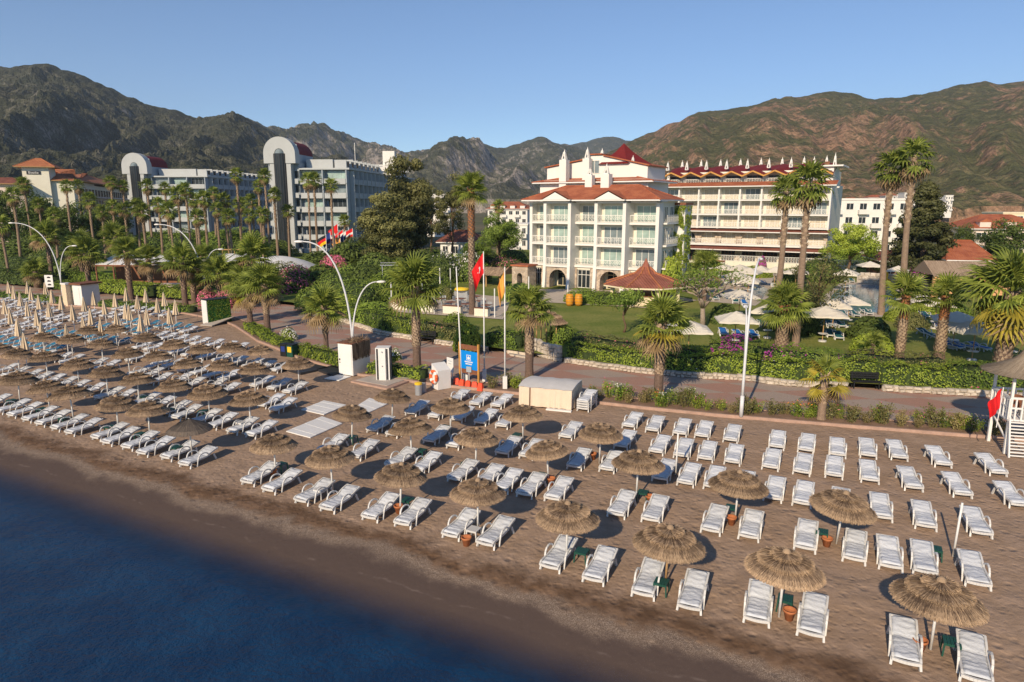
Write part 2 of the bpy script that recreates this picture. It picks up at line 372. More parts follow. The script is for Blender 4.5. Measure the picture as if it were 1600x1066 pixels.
def paving_material():
    m, N, L, P = nodes('promenade_paving'); g = N.new('ShaderNodeNewGeometry'); pos = g.outputs['Position']
    mp = N.new('ShaderNodeMapping'); mp.inputs['Rotation'].default_value = (0, 0, R(18)); L.new(pos, mp.inputs['Vector'])
    sx = N.new('ShaderNodeSeparateXYZ'); L.new(mp.outputs[0], sx.inputs[0])
    def tri(x, per): return nwire(N, L, 'PINGPONG', nwire(N, L, 'DIVIDE', x, per), .5)
    d = nwire(N, L, 'ADD', tri(sx.outputs[0], 5.2), tri(sx.outputs[1], 2.3))
    f = smooth(N, L, d, .49, .52)
    n1 = noise_tex(N, L, pos, .5, 5); n2 = noise_tex(N, L, pos, 6, 4)
    c = mixc(N, L, f, (.43,.24,.175), (.42,.325,.26))
    bk = N.new('ShaderNodeTexBrick'); bk.inputs['Scale'].default_value = 4.0; bk.inputs['Mortar Size'].default_value = .025; bk.inputs['Color1'].default_value = (1,1,1,1); bk.inputs['Color2'].default_value = (.86,.86,.86,1); bk.inputs['Mortar'].default_value = (.6,.6,.6,1)
    L.new(mp.outputs[0], bk.inputs['Vector'])
    mu = N.new('ShaderNodeMix'); mu.data_type = 'RGBA'; mu.blend_type = 'MULTIPLY'; mu.inputs[0].default_value = 1; L.new(c, mu.inputs[6]); L.new(bk.outputs[0], mu.inputs[7])
    c = mixc(N, L, nwire(N, L, 'MULTIPLY', smooth(N, L, n1, .45, .7), .4), mu.outputs[2], (.30,.245,.21))
    L.new(c, P.inputs['Base Color']); P.inputs['Roughness'].default_value = .85
    bp = N.new('ShaderNodeBump'); bp.inputs['Strength'].default_value = .3; bp.inputs['Distance'].default_value = .01
    L.new(bk.outputs['Fac'], bp.inputs['Height']); bp.invert = True; L.new(bp.outputs[0], P.inputs['Normal']); return m
MB().poly([(x, y, .10) for x, y in PL] + [(x, y, .10) for x, y in reversed(offset(WL, .5))]).build('promenade', paving_material(), kind='structure')
MB().poly([(x, y, .085) for x, y in offset(KL, .1)] + [(x, y, .085) for x, y in reversed(offset(KL, 1.7))]).build('planter_bed', soil_m, kind='structure')
# kerbs: beach side and promenade side of the planting bed
def kerb_run(name, line, w, z0, z1, skip=None):
    m = MB(); a = line; b = offset(line, w)
    n = len(line)
    vs = [(x,y,z0) for x,y in a]+[(x,y,z1) for x,y in a]+[(x,y,z1) for x,y in b]+[(x,y,z0) for x,y in b]
    fs = []
    for i in range(n-1):
        fs += [(i,i+1,n+i+1,n+i),(n+i,n+i+1,2*n+i+1,2*n+i),(2*n+i,2*n+i+1,3*n+i+1,3*n+i)]
    m.add(vs, fs); return m.build(name, kerb_m, kind='structure')
kerb_run('kerb', resample(KL, 1.0), .13, -.05, .14); kerb_run('kerb', resample(offset(KL, 1.5), 1.0), .09, 0, .125)
lawn_m = ground_mat('lawn_grass', (.12,.165,.028), (.24,.24,.065), .18, 5, .6)
LZ = .45
LW = offset(WL, .3)
MB().poly([(x, y, LZ) for x, y in LW] + [(170, 60, LZ), (170, 150, LZ), (-190, 175, LZ), (-190, 108, LZ)]).build('lawn', lawn_m, kind='structure')

# ---------------------------------------------------------------- mountains
def mountain(name, ridge, Yr, Yf, zf, mat_, back=.35, amp=1.0, seed=0, n=240, m=90, wild=1.0):
    pts = [D(x, y, Yr) for x, y in ridge]
    # arc-length resample along X
    X = np.array([p[0] for p in pts]); Z = np.array([p[2] for p in pts]); xs = np.linspace(X[0], X[-1], n); zs = np.interp(xs, X, Z)
    L_ = Yr-Yf; verts = []
    span = xs[-1]-xs[0]
    for i in range(n):
        x0 = xs[i]; z0 = zs[i] + amp*L_*.006*noise.fractal((x0/L_*22+seed, 3.1, seed), 1, 2, 5)
        for j in range(m+1):
            t = -back + (1+back)*j/m            # <0 behind the ridge, 1 at the foot
            if t < 0:
                y = Yr - t*L_; x = x0; z = z0*(1+t/back*.75)
            else:
                y = Yr - t*L_; x = x0*(1-.72*t*(1-Yf/Yr))
                prof = (1-t)**1.15
                spur = noise.fractal((x0/L_*4.5+seed*3.3+.6*t, t*1.3, seed), .9, 2.1, 4)
                gul = 1-abs(noise.noise((x0/L_*9+1.4*t+seed, t*2.2, 5.5)))*2
                z = zf + (z0-zf)*prof + L_*amp*wild*(.050*spur + .026*(gul-.5))*math.sin(PI*min(1, t*1.05))**.8
                z += L_*.007*amp*noise.fractal((x/L_*38, y/L_*38, seed), .8, 2.1, 4)*min(1, t*8)
                y += L_*.05*amp*noise.noise((x0/L_*6, t*4, 9.7))*min(1, t*4)*(1-t)
                z = max(z, zf-2-3*t)
                if j >= m-1: z = -6 if j == m else min(z, zf)
            verts.append((x, y, z))
    fs = [(i*(m+1)+j, i*(m+1)+j+1, (i+1)*(m+1)+j+1, (i+1)*(m+1)+j) for i in range(n-1) for j in range(m)]
    return MB().add(verts, fs).build(name, mat_, smooth=False, kind='structure')
def mountain_material(name, veg1, veg2, rock1, rock2, scale, rock_amount, dots, bump=1.0):
    m, N, L, P = nodes(name); g = N.new('ShaderNodeNewGeometry'); pos = g.outputs['Position']
    big = noise_tex(N, L, pos, scale*1.0, 6, .6); mid = noise_tex(N, L, pos, scale*5, 6, .65); fine = noise_tex(N, L, pos, scale*28, 4, .6)
    vo = N.new('ShaderNodeTexVoronoi'); vo.inputs['Scale'].default_value = dots; L.new(pos, vo.inputs['Vector'])
    vo2 = N.new('ShaderNodeTexVoronoi'); vo2.inputs['Scale'].default_value = dots*2.6; L.new(pos, vo2.inputs['Vector']); grit = noise_tex(N, L, pos, scale*90, 3, .7)
    veg = mixc(N, L, smooth(N, L, mid, .35, .65), veg1, veg2)
    rock = mixc(N, L, smooth(N, L, fine, .35, .65), rock1, rock2)
    nz = N.new('ShaderNodeSeparateXYZ'); L.new(g.outputs['True Normal'], nz.inputs[0])
    steep = nwire(N, L, 'SUBTRACT', 1.0, nz.outputs[2])
    r = nwire(N, L, 'ADD', nwire(N, L, 'ADD', nwire(N, L, 'MULTIPLY', big, .9), nwire(N, L, 'MULTIPLY', mid, .6)), nwire(N, L, 'MULTIPLY', steep, .45))
    rf = smooth(N, L, r, rock_amount, rock_amount+.16)
    c = mixc(N, L, rf, veg, rock)
    tree = nwire(N, L, 'MULTIPLY', smooth(N, L, nwire(N, L, 'SUBTRACT', .62, vo.outputs['Distance']), .05, .3), .75)
    tree = nwire(N, L, 'MULTIPLY', tree, smooth(N, L, mid, .35, .6))
    c = mixc(N, L, tree, c, tuple(x*.5 for x in veg1))
    t2 = nwire(N, L, 'MULTIPLY', smooth(N, L, nwire(N, L, 'SUBTRACT', .6, vo2.outputs['Distance']), .08, .3), smooth(N, L, fine, .4, .62))
    c = mixc(N, L, nwire(N, L, 'MULTIPLY', t2, .7), c, tuple(x*.6 for x in veg1))
    crag = nwire(N, L, 'MULTIPLY', smooth(N, L, grit, .49, .62), smooth(N, L, nwire(N, L, 'ADD', mid, nwire(N, L, 'MULTIPLY', steep, .35)), .52, .72))
    c = mixc(N, L, nwire(N, L, 'MULTIPLY', crag, .5), c, rock2)
    L.new(c, P.inputs['Base Color']); P.inputs['Roughness'].default_value = 1; P.inputs['Specular IOR Level'].default_value = .05
    h = nwire(N, L, 'ADD', nwire(N, L, 'ADD', nwire(N, L, 'MULTIPLY', mid, 2.0), nwire(N, L, 'MULTIPLY', grit, .35)), nwire(N, L, 'ADD', nwire(N, L, 'MULTIPLY', fine, .9), nwire(N, L, 'MULTIPLY', vo.outputs['Distance'], -.35)))
    bp = N.new('ShaderNodeBump'); bp.inputs['Strength'].default_value = bump; bp.inputs['Distance'].default_value = .25/scale*.12
    L.new(h, bp.inputs['Height']); L.new(bp.outputs[0], P.inputs['Normal']); return m
mm_left = mountain_material('pine_slope', (.05,.056,.036), (.095,.095,.06), (.22,.20,.17), (.40,.36,.31), .008, .97, .10)
mm_mid = mountain_material('scrub_rock_slope', (.075,.082,.05), (.13,.13,.085), (.27,.24,.21), (.42,.37,.32), .004, .82, .05)
mm_right = mountain_material('red_earth_slope', (.095,.098,.042), (.16,.148,.068), (.28,.165,.10), (.41,.255,.16), .006, .79, .11)
mountain('far_mountain', [(640,240),(690,236),(760,234),(820,230),(880,226),(915,222),(940,214),(960,213),(985,220),(1020,228),(1100,240)], 3600, 2400, 40, mm_mid, seed=4, n=120, m=50)
mountain('rocky_mountain', [(300,190),(380,196),(440,205),(475,203),(500,201),(520,205),(545,209),(568,221),(600,233),(632,242),(652,240),(690,232),(715,223),(732,217),(752,221),(775,230),(800,227),(825,219),(845,216),(875,224),(905,232),(950,246),(1010,262),(1100,285)], 2300, 900, 18, mm_mid, seed=2, n=300, m=110, amp=1.1)
mountain('forested_mountain', [(-330,125),(-180,118),(-80,108),(0,104),(40,102),(70,99),(90,104),(112,114),(140,124),(172,136),(200,150),(238,164),(275,174),(310,184),(335,180),(370,182),(402,193),(440,214),(480,236),(540,262),(610,285),(690,305)], 1150, 330, 12, mm_left, seed=1, n=320, m=120, amp=1.05)
mountain('red_earth_hill', [(905,262),(950,238),(985,221),(1012,207),(1040,196),(1062,189),(1090,175),(1108,171),(1140,170),(1180,163),(1205,156),(1240,151),(1275,145),(1303,143),(1335,147),(1372,154),(1400,153),(1440,148),(1475,138),(1505,131),(1540,129),(1580,128),(1640,126),(1760,128),(1950,150)], 1250, 420, 10, mm_right, seed=7, n=320, m=120, amp=.8)
# ================================================================ vegetation tools
def leaf_mesh(name, pts, size, mats, var, mi=None, nrm=None, aspect=.55, extra=None, flat=0.0):
    """one mesh of diamond-shaped leaves; pts Nx3, size scalar or N, var 0..1 per leaf"""
    pts = np.asarray(pts, float); n = len(pts)
    t = rng.normal(size=(n, 3)); t /= np.linalg.norm(t, axis=1, keepdims=True)
    if nrm is not None:
        t -= nrm*np.sum(t*nrm, 1, keepdims=True)*(1-flat); t /= np.linalg.norm(t, axis=1, keepdims=True)+1e-9
    q = rng.normal(size=(n, 3)) if nrm is None else nrm + rng.normal(size=(n, 3))*.55
    b = np.cross(t, q); b /= np.linalg.norm(b, axis=1, keepdims=True)+1e-9
    s = (np.ones(n)*size*rng.uniform(.7, 1.35, n))[:, None]
    V = np.empty((n, 4, 3)); V[:, 0] = pts - t*s*.5; V[:, 1] = pts + b*s*aspect*.5; V[:, 2] = pts + t*s*.5; V[:, 3] = pts - b*s*aspect*.5
    V = V.reshape(-1, 3); Fi = np.arange(4*n).reshape(n, 4)
    ev, ef, em = (extra if extra else ([], [], []))
    ne = len(ev)
    me = bpy.data.meshes.new(name)
    allv = np.vstack([V, np.array(ev, float).reshape(-1, 3)]) if ne else V
    me.vertices.add(len(allv)); me.vertices.foreach_set('co', allv.astype('f').ravel())
    loops = list(Fi.ravel()); starts = list(range(0, 4*n, 4)); tot = [4]*n
    p = 4*n
    for f in ef:
        starts.append(p); tot.append(len(f)); loops += [i+4*n for i in f]; p += len(f)
    me.loops.add(len(loops)); me.loops.foreach_set('vertex_index', np.array(loops, 'i'))
    me.polygons.add(len(starts)); me.polygons.foreach_set('loop_start', np.array(starts, 'i')); me.polygons.foreach_set('loop_total', np.array(tot, 'i'))
    mi = np.zeros(n, 'i') if mi is None else np.asarray(mi, 'i')
    me.polygons.foreach_set('material_index', np.concatenate([mi, np.array(em, 'i')]) if ne else mi)
    for m in mats: me.materials.append(m)
    at = me.attributes.new('var', 'FLOAT', 'FACE'); at.data.foreach_set('value', np.concatenate([var, np.full(len(ef), .5)]).astype('f'))
    me.update(calc_edges=True); me.validate(); return me
def shell_bush(rx, ry, rz, n, size, leaf, seed, flowers=None, fl_n=0, lumps=7, fl_size=.12, core=True, boxy=1.0):
    """uneven bush: lumpy ellipsoid shell of leaves round a twiggy core, base at z=0"""
    d = rng.normal(size=(n, 3)); d[:, 2] = np.abs(d[:, 2])*1.0 - .12; d /= np.linalg.norm(d, axis=1, keepdims=True)
    L_ = rng.normal(size=(lumps, 3)); L_[:, 2] = np.abs(L_[:, 2]); L_ /= np.linalg.norm(L_, axis=1, keepdims=True)
    k = np.max(d@L_.T, axis=1); rad = .78 + .27*np.clip((k-.55)/.45, 0, 1)
    depth = 1-np.abs(rng.normal(size=n))*.10
    e = np.sign(d)*np.abs(d)**boxy if boxy != 1 else d
    p = e*(rad*depth)[:, None]*np.array([rx, ry, rz]); p[:, 2] = np.maximum(p[:, 2], .02)
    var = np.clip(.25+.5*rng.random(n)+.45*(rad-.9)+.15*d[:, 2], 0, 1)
    mi = np.zeros(n, int); sz = np.full(n, size)
    if fl_n:
        idx = rng.choice(n, min(fl_n, n), replace=False); cl = rng.normal(size=(5, 3)); cl[:, 2] = abs(cl[:, 2]); cl /= np.linalg.norm(cl, axis=1, keepdims=True)
        idx = idx[np.max(d[idx]@cl.T, axis=1) > .62]; mi[idx] = 1; sz[idx] = fl_size; p[idx] *= 1.05
    cm = MB(); 
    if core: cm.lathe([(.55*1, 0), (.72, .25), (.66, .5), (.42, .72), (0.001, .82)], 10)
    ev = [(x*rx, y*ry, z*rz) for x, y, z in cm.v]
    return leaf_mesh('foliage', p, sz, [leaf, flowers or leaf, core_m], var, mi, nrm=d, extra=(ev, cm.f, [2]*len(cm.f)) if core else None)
def hedge_mesh(line, width, h, leaf, dens=175, size=.125, lump=.28, flowers=None, fl=0.0, seed=0, round_=.45, fl_size=.13, hvar=None):
    """foliage of a hedge that follows a ground line (coordinates relative to line[0]); inner side at the line, growing inland"""
    o = Vector(line[0]).to_2d() if len(line[0]) > 2 else Vector(line[0]); P_, M_, V_, NR = [], [], [], []
    core = MB()
    pts = resample([(p[0]-o.x, p[1]-o.y) for p in line], .6); inner = offset(pts, width)
    prev = None
    for i in range(len(pts)-1):
        a, b = Vector(pts[i]), Vector(pts[i+1]); c, d = Vector(inner[i]), Vector(inner[i+1]); l = (b-a).length
        hh = h*(1+.16*noise.noise((pts[i][0]*.5+seed, pts[i][1]*.5, seed))) * (hvar(i/len(pts)) if hvar else 1)
        area = l*(hh*1.25+width); n = int(dens*area)
        s = rng.random(n); r = rng.random(n)*(hh*1.0+width+hh*.5)
        for k in range(n):
            if r[k] < hh: q, z = 0.0, r[k]; nr = (0, -1, .3)
            elif r[k] < hh+width: q, z = (r[k]-hh)/width, hh; nr = (0, 0, 1)
            else: q, z = 1.0, hh-(r[k]-hh-width)*1.0; nr = (0, 1, .3)
            # round the shoulders
            zr = z - round_*hh*max(0, abs(q-.5)*2-.55)**1.6*(z/hh)
            f = a.lerp(b, s[k]); g = c.lerp(d, s[k]); xy = f.lerp(g, .06+.88*q)
            nz = lump*noise.noise((xy.x*1.1+seed*7, xy.y*1.1, z*1.3)) + lump*.5*noise.noise((xy.x*3+seed, xy.y*3, z*3))
            t = (g-f).normalized()
            sgn = -1 if q == 0 else (1 if q == 1 else 0)
            px_ = xy + t*sgn*nz; zz = max(.03, zr + (nz if sgn == 0 else 0))
            P_.append((px_.x+random.gauss(0,.03), px_.y+random.gauss(0,.03), zz+random.gauss(0,.03)))
            NR.append((t.x*sgn, t.y*sgn, .3 if sgn else 1.0))
            isf = fl and random.random() < fl and noise.noise((xy.x*.7+seed*3, xy.y*.7, z)) > -.05
            M_.append(1 if isf else 0); V_.append(min(1, max(0, .45+.9*nz+random.gauss(0,.2))))
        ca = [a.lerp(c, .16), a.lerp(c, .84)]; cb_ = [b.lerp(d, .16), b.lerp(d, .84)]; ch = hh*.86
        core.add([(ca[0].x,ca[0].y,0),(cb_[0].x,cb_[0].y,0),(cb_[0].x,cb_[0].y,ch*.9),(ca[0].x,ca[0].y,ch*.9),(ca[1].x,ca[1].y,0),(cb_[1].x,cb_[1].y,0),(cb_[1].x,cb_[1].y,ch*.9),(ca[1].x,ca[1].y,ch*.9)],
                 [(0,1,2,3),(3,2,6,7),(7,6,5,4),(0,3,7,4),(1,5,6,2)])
    NR = np.array(NR, float); NR /= np.linalg.norm(NR, axis=1, keepdims=True)
    M_ = np.array(M_); sz = np.where(M_ == 1, fl_size, size)
    return leaf_mesh('foliage', np.array(P_), sz, [leaf, flowers or leaf, core_m], np.array(V_), M_, nrm=NR, extra=(core.v, core.f, [2]*len(core.f))), (o.x, o.y)
def hedge(line, width, h, leaf, label, z=LZ, group=None, cat='hedge', name='hedge', **kw):
    me, o = hedge_mesh(line, width, h, leaf, **kw)
    ob = mesh_obj(name, me, loc=(o[0], o[1], z)); return tag(ob, label, cat, group)
# ---- palms
def frond_arrays(seg=17, rad=.95, pet=.75, spread=R(232), droop=.38, fold=.05, rs=None):
    """fan frond, petiole along +x, blade facing up; returns verts, faces"""
    r_ = rs or random; vs = []; fs = []
    vs += [(0,-.03,0),(0,.03,0),(pet,.018,.02),(pet,-.018,.02)]; fs.append((0,1,2,3))
    for k in range(seg):
        a = -spread/2 + spread*k/(seg-1); L_ = rad*(1-.22*abs(a)/(spread/2))*r_.uniform(.9, 1.08); wd = spread/(seg-1)*.52
        i = len(vs); ca, sa = math.cos(a), math.sin(a)
        def at(r, da, dz=0):
            z = -droop*(r/rad)**2.6*rad*.75 + dz; q = r*(1-.12*(r/rad)**2)
            return (pet+q*math.cos(a+da), q*math.sin(a+da), z)
        vs += [(pet-.05,0,.02), at(L_*.44, -wd, -fold), at(L_*.44, 0, .0), at(L_*.44, wd, -fold), at(L_*.76, wd*.36, -fold*.4), at(L_*1.05, r_.uniform(-.06,.06), -r_.uniform(.02,.22)), at(L_*.76, -wd*.36, -fold*.4)]
        fs += [(i,i+1,i+2),(i,i+2,i+3),(i+1,i+6,i+2),(i+3,i+2,i+4),(i+2,i+6,i+5,i+4)]
    return np.array(vs), fs
def frond_mesh(seed, **kw):
    rs = random.Random(seed); v, f = frond_arrays(rs=rs, **kw)
    me = bpy.data.meshes.new('frond'); me.from_pydata(v.tolist(), [], f); me.materials.append(leaf_palm)
    at = me.attributes.new('var', 'FLOAT', 'FACE'); at.data.foreach_set('value', [min(1, max(0, .45+rs.gauss(0,.2))) for _ in f]); me.update(); return me
FRONDS = [frond_mesh(i, seg=19, rad=r, pet=p, droop=d) for i, (r, p, d) in enumerate([(1.0,.8,.25),(.95,.85,.45),(.9,.7,.6),(1.05,.75,.35)])]
def trunk_mesh(name, h, r0, r1, boots=0, boot_from=0.0, grey=False, bend=0.0, seed=0, orange=False):
    rs = random.Random(seed); m = MB(); n = 12; k = 14
    pts = [(bend*math.sin(i/k*PI*.5)*1.0, bend*.3*math.sin(i/k*PI), h*i/k) for i in range(k+1)]
    rad = [(r0+(r1-r0)*i/k)*(1+.5*max(0, .08-i/k)*4)*(1+rs.uniform(-.04,.04)) for i in range(k+1)]
    m.tube(pts, rad, n, 0)
    for b in range(boots):
        t = boot_from+(1-boot_from)*(b/boots); z = h*t; a = b*2.39996; i = min(k-1, int(t*k)); r = rad[i]*.98
        cx = pts[i][0]+(pts[i+1][0]-pts[i][0])*(t*k-i); cy = pts[i][1]+(pts[i+1][1]-pts[i][1])*(t*k-i)
        L_ = .22*(1+.5*t)*rs.uniform(.8,1.2); w = .10; ca, sa = math.cos(a), math.sin(a)
        p0 = Vector((cx+ca*r, cy+sa*r, z)); out = Vector((ca, sa, 0)); tan = Vector((-sa, ca, 0))
        tip = p0+out*(.10+.09*t)*rs.uniform(.7,1.4)+Vector((0,0,L_))
        m.add([p0-tan*w, p0+tan*w, p0+tan*w*.6+out*.05+Vector((0,0,L_*.5)), tip, p0-tan*w*.6+out*.05+Vector((0,0,L_*.5))], [(0,1,2,4),(4,2,3)], 2 if (orange and t > .62) else 1)
    return m.mesh(name, [palm_bark_grey if grey else palm_bark, palm_boot, palm_boot_orange], smooth=False), pts[-1]
def near_palm(label, base, h, crown_r=1.7, r0=.24, r1=.2, nf=34, boots=170, boot_from=.35, bend=0.0, seed=0, dead=.15, yellow=.0, group=None, grey=False, orange=False, z=None, minel=-32):
    rs = random.Random(seed*13+5); z0 = .1 if z is None else z
    t = thing('fan_palm', label, 'palm tree', (base[0], base[1], z0), rs.uniform(0, 6.28), group)
    me, top = trunk_mesh('trunk', h, r0*1.12, r1*1.12, boots, boot_from, grey, bend, seed, orange); mesh_obj('trunk', me, t)
    for k in range(nf):
        f = k/(nf-1); el = 84 - (84-minel)*f**1.05 + rs.uniform(-9, 9); az = k*2.39996+rs.uniform(-.25,.25)
        me = FRONDS[rs.randrange(4)]; o = mesh_obj('frond', me, t)
        o.location = (top[0], top[1], top[2]-.05-.25*f)
        o.rotation_euler = Matrix.Rotation(az, 3, 'Z').to_4x4().to_3x3().__matmul__(Matrix.Rotation(-R(el), 3, 'Y')).__matmul__(Matrix.Rotation(rs.uniform(-.3,.3), 3, 'X')).to_euler()
        s = crown_r/1.75*1.3*rs.uniform(.82, 1.1); o.scale = (s, s, s)
        if f > 1-dead or (yellow and f > 1-dead-yellow):
            o.material_slots[0].link = 'OBJECT'; o.material_slots[0].material = leaf_palm_dead if f > 1-dead else leaf_palm_yellow
    return t
def crown_mesh(seed, nf=30, rad=.85, pet=.75, minel=-60, dead=6, scale=1.0, seg=11):
    """whole crown of a distant fan palm in one mesh, origin at the top of the trunk"""
    rs = random.Random(seed); V = []; Fs = []; mi = []; var = []
    for k in range(nf):
        f = k/(nf-1); el = R(82-(82-minel)*f**.9+rs.uniform(-8,8)); az = k*2.39996+rs.uniform(-.3,.3)
        v, fs = frond_arrays(seg=seg, rad=rad*rs.uniform(.85,1.1), pet=pet, droop=rs.uniform(.3,.75), rs=rs)
        ce, se = math.cos(el), math.sin(el); x = v[:,0]*ce-v[:,2]*se; z = v[:,0]*se+v[:,2]*ce; y = v[:,1]
        X = x*math.cos(az)-y*math.sin(az); Y = x*math.sin(az)+y*math.cos(az)
        n = sum(len(a) for a in V); V.append(np.stack([X,Y,z-.2*f],1)*scale); Fs += [tuple(i+n for i in q) for q in fs]
        mi += [1 if k >= nf-dead else 0]*len(fs); var += [min(1,max(0,.42+.2*rs.gauss(0,1)-.15*f)) for _ in fs]
    me = bpy.data.meshes.new('crown'); me.from_pydata(np.vstack(V).tolist(), [], Fs)
    me.materials.append(leaf_palm); me.materials.append(leaf_palm_dead); me.polygons.foreach_set('material_index', mi)
    at = me.attributes.new('var','FLOAT','FACE'); at.data.foreach_set('value', var); me.update(); return me
CROWNS = [crown_mesh(s, nf=n, dead=d, minel=e) for s, n, d, e in [(1,30,5,-55),(2,34,8,-65),(3,26,4,-45),(4,30,9,-75)]]
TRUNKS = [trunk_mesh('trunk', 10.0, .21, .15, 70, .6, True, b, s)[0] for s, b in ((1,.0),(2,.35),(3,-.3))]
TRUNK_B = [0.0, .35, -.3]
def tall_palm(label, xy, h, group, cs=1.0, z=LZ, k=None, tr=1.0):
    i = random.randrange(3) if k is None else k % 3
    t = thing('tall_fan_palm', label, 'palm tree', (xy[0], xy[1], z), random.uniform(0, 6.28), group)
    o = mesh_obj('trunk', TRUNKS[i], t); o.scale = (tr, tr, h/10.0)
    c = mesh_obj('crown', CROWNS[random.randrange(4)], t); c.location = (TRUNK_B[i]*tr, 0, h-.05); c.scale = (cs, cs, cs); c.rotation_euler = (random.uniform(-.08,.08), random.uniform(-.08,.08), random.uniform(0, 6.28))
    return t
# ---- broadleaf trees
def tree_meshes(seed, h, rx, rz, z0, clumps, per, size, leaf, trunk_r=.22, shape='round', csize=.34, limbs=7, lean=0.0, mat_trunk=None):
    rs = random.Random(seed); P_ = []; V_ = []; NR = []; tm = MB(); cs = []
    for c in range(clumps):
        while True:
            d = np.array([rs.gauss(0,1), rs.gauss(0,1), rs.gauss(0,1)]); d /= np.linalg.norm(d)+1e-6; rr = rs.random()**.45
            p = d*rr
            if shape == 'cone':
                zz = rs.random()**1.25; w_ = (1-zz)*.95+.05; a = rs.uniform(0, 6.28); q = w_*rs.random()**.4; p = np.array([q*math.cos(a), q*math.sin(a), zz*2-1]); break
            if shape == 'dome' and p[2] < -.35: continue
            break
        ctr = np.array([p[0]*rx+lean*p[2], p[1]*rx, z0+rz+p[2]*rz]); cs.append(ctr)
        r = csize*rx*(.7+.6*rs.random())*(.65 if shape == 'cone' else 1)
        n = int(per*rs.uniform(.7,1.3)); g = rng.normal(size=(n,3)); g /= np.linalg.norm(g,axis=1,keepdims=True); rad = rng.random(n)**.4
        pts = ctr + g*(rad*r)[:,None]*np.array([1,1,.72]); P_.append(pts); NR.append(g)
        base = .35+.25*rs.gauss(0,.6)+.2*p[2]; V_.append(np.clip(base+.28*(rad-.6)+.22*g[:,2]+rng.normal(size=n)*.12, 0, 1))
    k = 8; zt = z0+rz*(1.0 if shape != 'cone' else 1.7)
    tm.tube([(lean*.4*math.sin(i/k*2)+.15*math.sin(i*.9+seed), .12*math.cos(i*1.1+seed), zt*i/k) for i in range(k+1)], [trunk_r*(1.25 if i == 0 else 1)*(1-.75*i/k) for i in range(k+1)], 9)
    for c in sorted(range(len(cs)), key=lambda i: rs.random())[:limbs]:
        e = cs[c]; s = min(zt*.95, max(z0*.55, e[2]*.55)); mid = ((e[0])*.45, e[1]*.45, (s+e[2])/2+.2)
        tm.tube([(0,0,s), mid, tuple(e)], [trunk_r*.45, trunk_r*.28, trunk_r*.08], 6)
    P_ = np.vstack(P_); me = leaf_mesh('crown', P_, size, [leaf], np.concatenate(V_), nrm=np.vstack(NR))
    return tm.mesh('trunk', mat_trunk or bark_m, True), me
def tree(name, label, cat, xy, meshes, scale=1.0, group=None, z=LZ, rz=None, sz=None):
    t = thing(name, label, cat, (xy[0], xy[1], z), random.uniform(0,6.28) if rz is None else rz, group)
    for nm, me in zip(('trunk','crown'), meshes):
        o = mesh_obj(nm, me, t); o.scale = (scale, scale, sz or scale)
    return t
# ================================================================ beach furniture
def zprof(y):
    if y < .10: return .30-.9*(.10-y)**1.3
    if y < 1.10: return .30-.012*math.sin((y-.1)*PI)
    return .30+(y-1.10)*.30+.03*math.sin((y-1.10)/.68*PI)
def cushion_mesh(seed, m_, nx=9, ny=34):
    m = MB(); W = .295; top = []
    ph = random.Random(seed).uniform(0, 50)
    for j in range(ny+1):
        y = .035+1.745*j/ny
        for i in range(nx+1):
            x = -W+2*W*i/nx; ex = abs(x)/W; e = max(0, ex-.82)/.18
            wr = .026*noise.noise((x*2.2+ph, y*9.5, ph)) + .022*math.sin(y*30+6*noise.noise((x*1.5, y*1.2, ph)))*noise.noise((ph, y*1.4, 2.2))
            wr += .028*noise.noise((x*3+(y if seed % 2 else -y)*5, y*3, ph+9))
            z = zprof(y)+.048+wr-.035*e**2
            if abs(y-1.10) < .03: z -= .018
            top.append((x, y, z))
    n = (nx+1)*(ny+1); bot = [(x, y, zprof(y)+.002) for x, y, z in top]
    fs = [(j*(nx+1)+i, j*(nx+1)+i+1, (j+1)*(nx+1)+i+1, (j+1)*(nx+1)+i) for j in range(ny) for i in range(nx)]
    m.add(top+bot, fs)
    side = []
    for j in range(ny):
        a = j*(nx+1); b = (j+1)*(nx+1); side += [(a, b, b+n, a+n), (a+nx, a+nx+n, b+nx+n, b+nx)]
    for i in range(nx): side += [(i, i+n, i+1+n, i+1), (ny*(nx+1)+i, ny*(nx+1)+i+1, ny*(nx+1)+i+1+n, ny*(nx+1)+i+n)]
    m.add([], []); m.f += side; m.m += [0]*len(side)
    return m.mesh('cushion', m_, True)
def lounger_frame_mesh():
    m = MB(); ys = [0,.05,.10,.35,.7,1.0,1.10,1.3,1.55,1.80]
    for s in (-1, 1):
        for a, b in zip(ys[:-1], ys[1:]): m.bar((s*.325,a,zprof(a)+.005), (s*.325,b,zprof(b)+.005), .055, .075)
    arc = [(-.34+.68*i/8, -.02-.055*math.sin(PI*i/8), .245) for i in range(9)]
    for a, b in zip(arc[:-1], arc[1:]): m.bar(a, b, .07, .085)
    m.bar((-.34,1.81,zprof(1.80)+.01), (.34,1.81,zprof(1.80)+.01), .05, .06)
    for k in range(15):
        y = .12+k*.117; m.bar((-.30,y,zprof(y)-.008), (.30,y,zprof(y)-.008), .07, .014)
    return m.mesh('frame', white_plastic)
def leg_mesh(s, y, dy, dx):
    return MB().bar((s*.315,y,.30), (s*(.315+dx),y+dy,0), .06, .075).mesh('leg', white_plastic)
def arm_mesh(s):
    pts = [(.365,.44,0),(.368,.49,.22),(.372,.56,.42),(.372,.66,.52),(.372,.80,.55),(.372,.95,.54),(.368,1.08,.49),(.355,1.18,.38),(.345,1.22,.30)]
    m = MB(); pts = [(s*x, y, z) for x, y, z in pts]
    for a, b in zip(pts[:-1], pts[1:]): m.bar(a, b, .055, .045)
    return m.mesh('armrest', white_plastic)
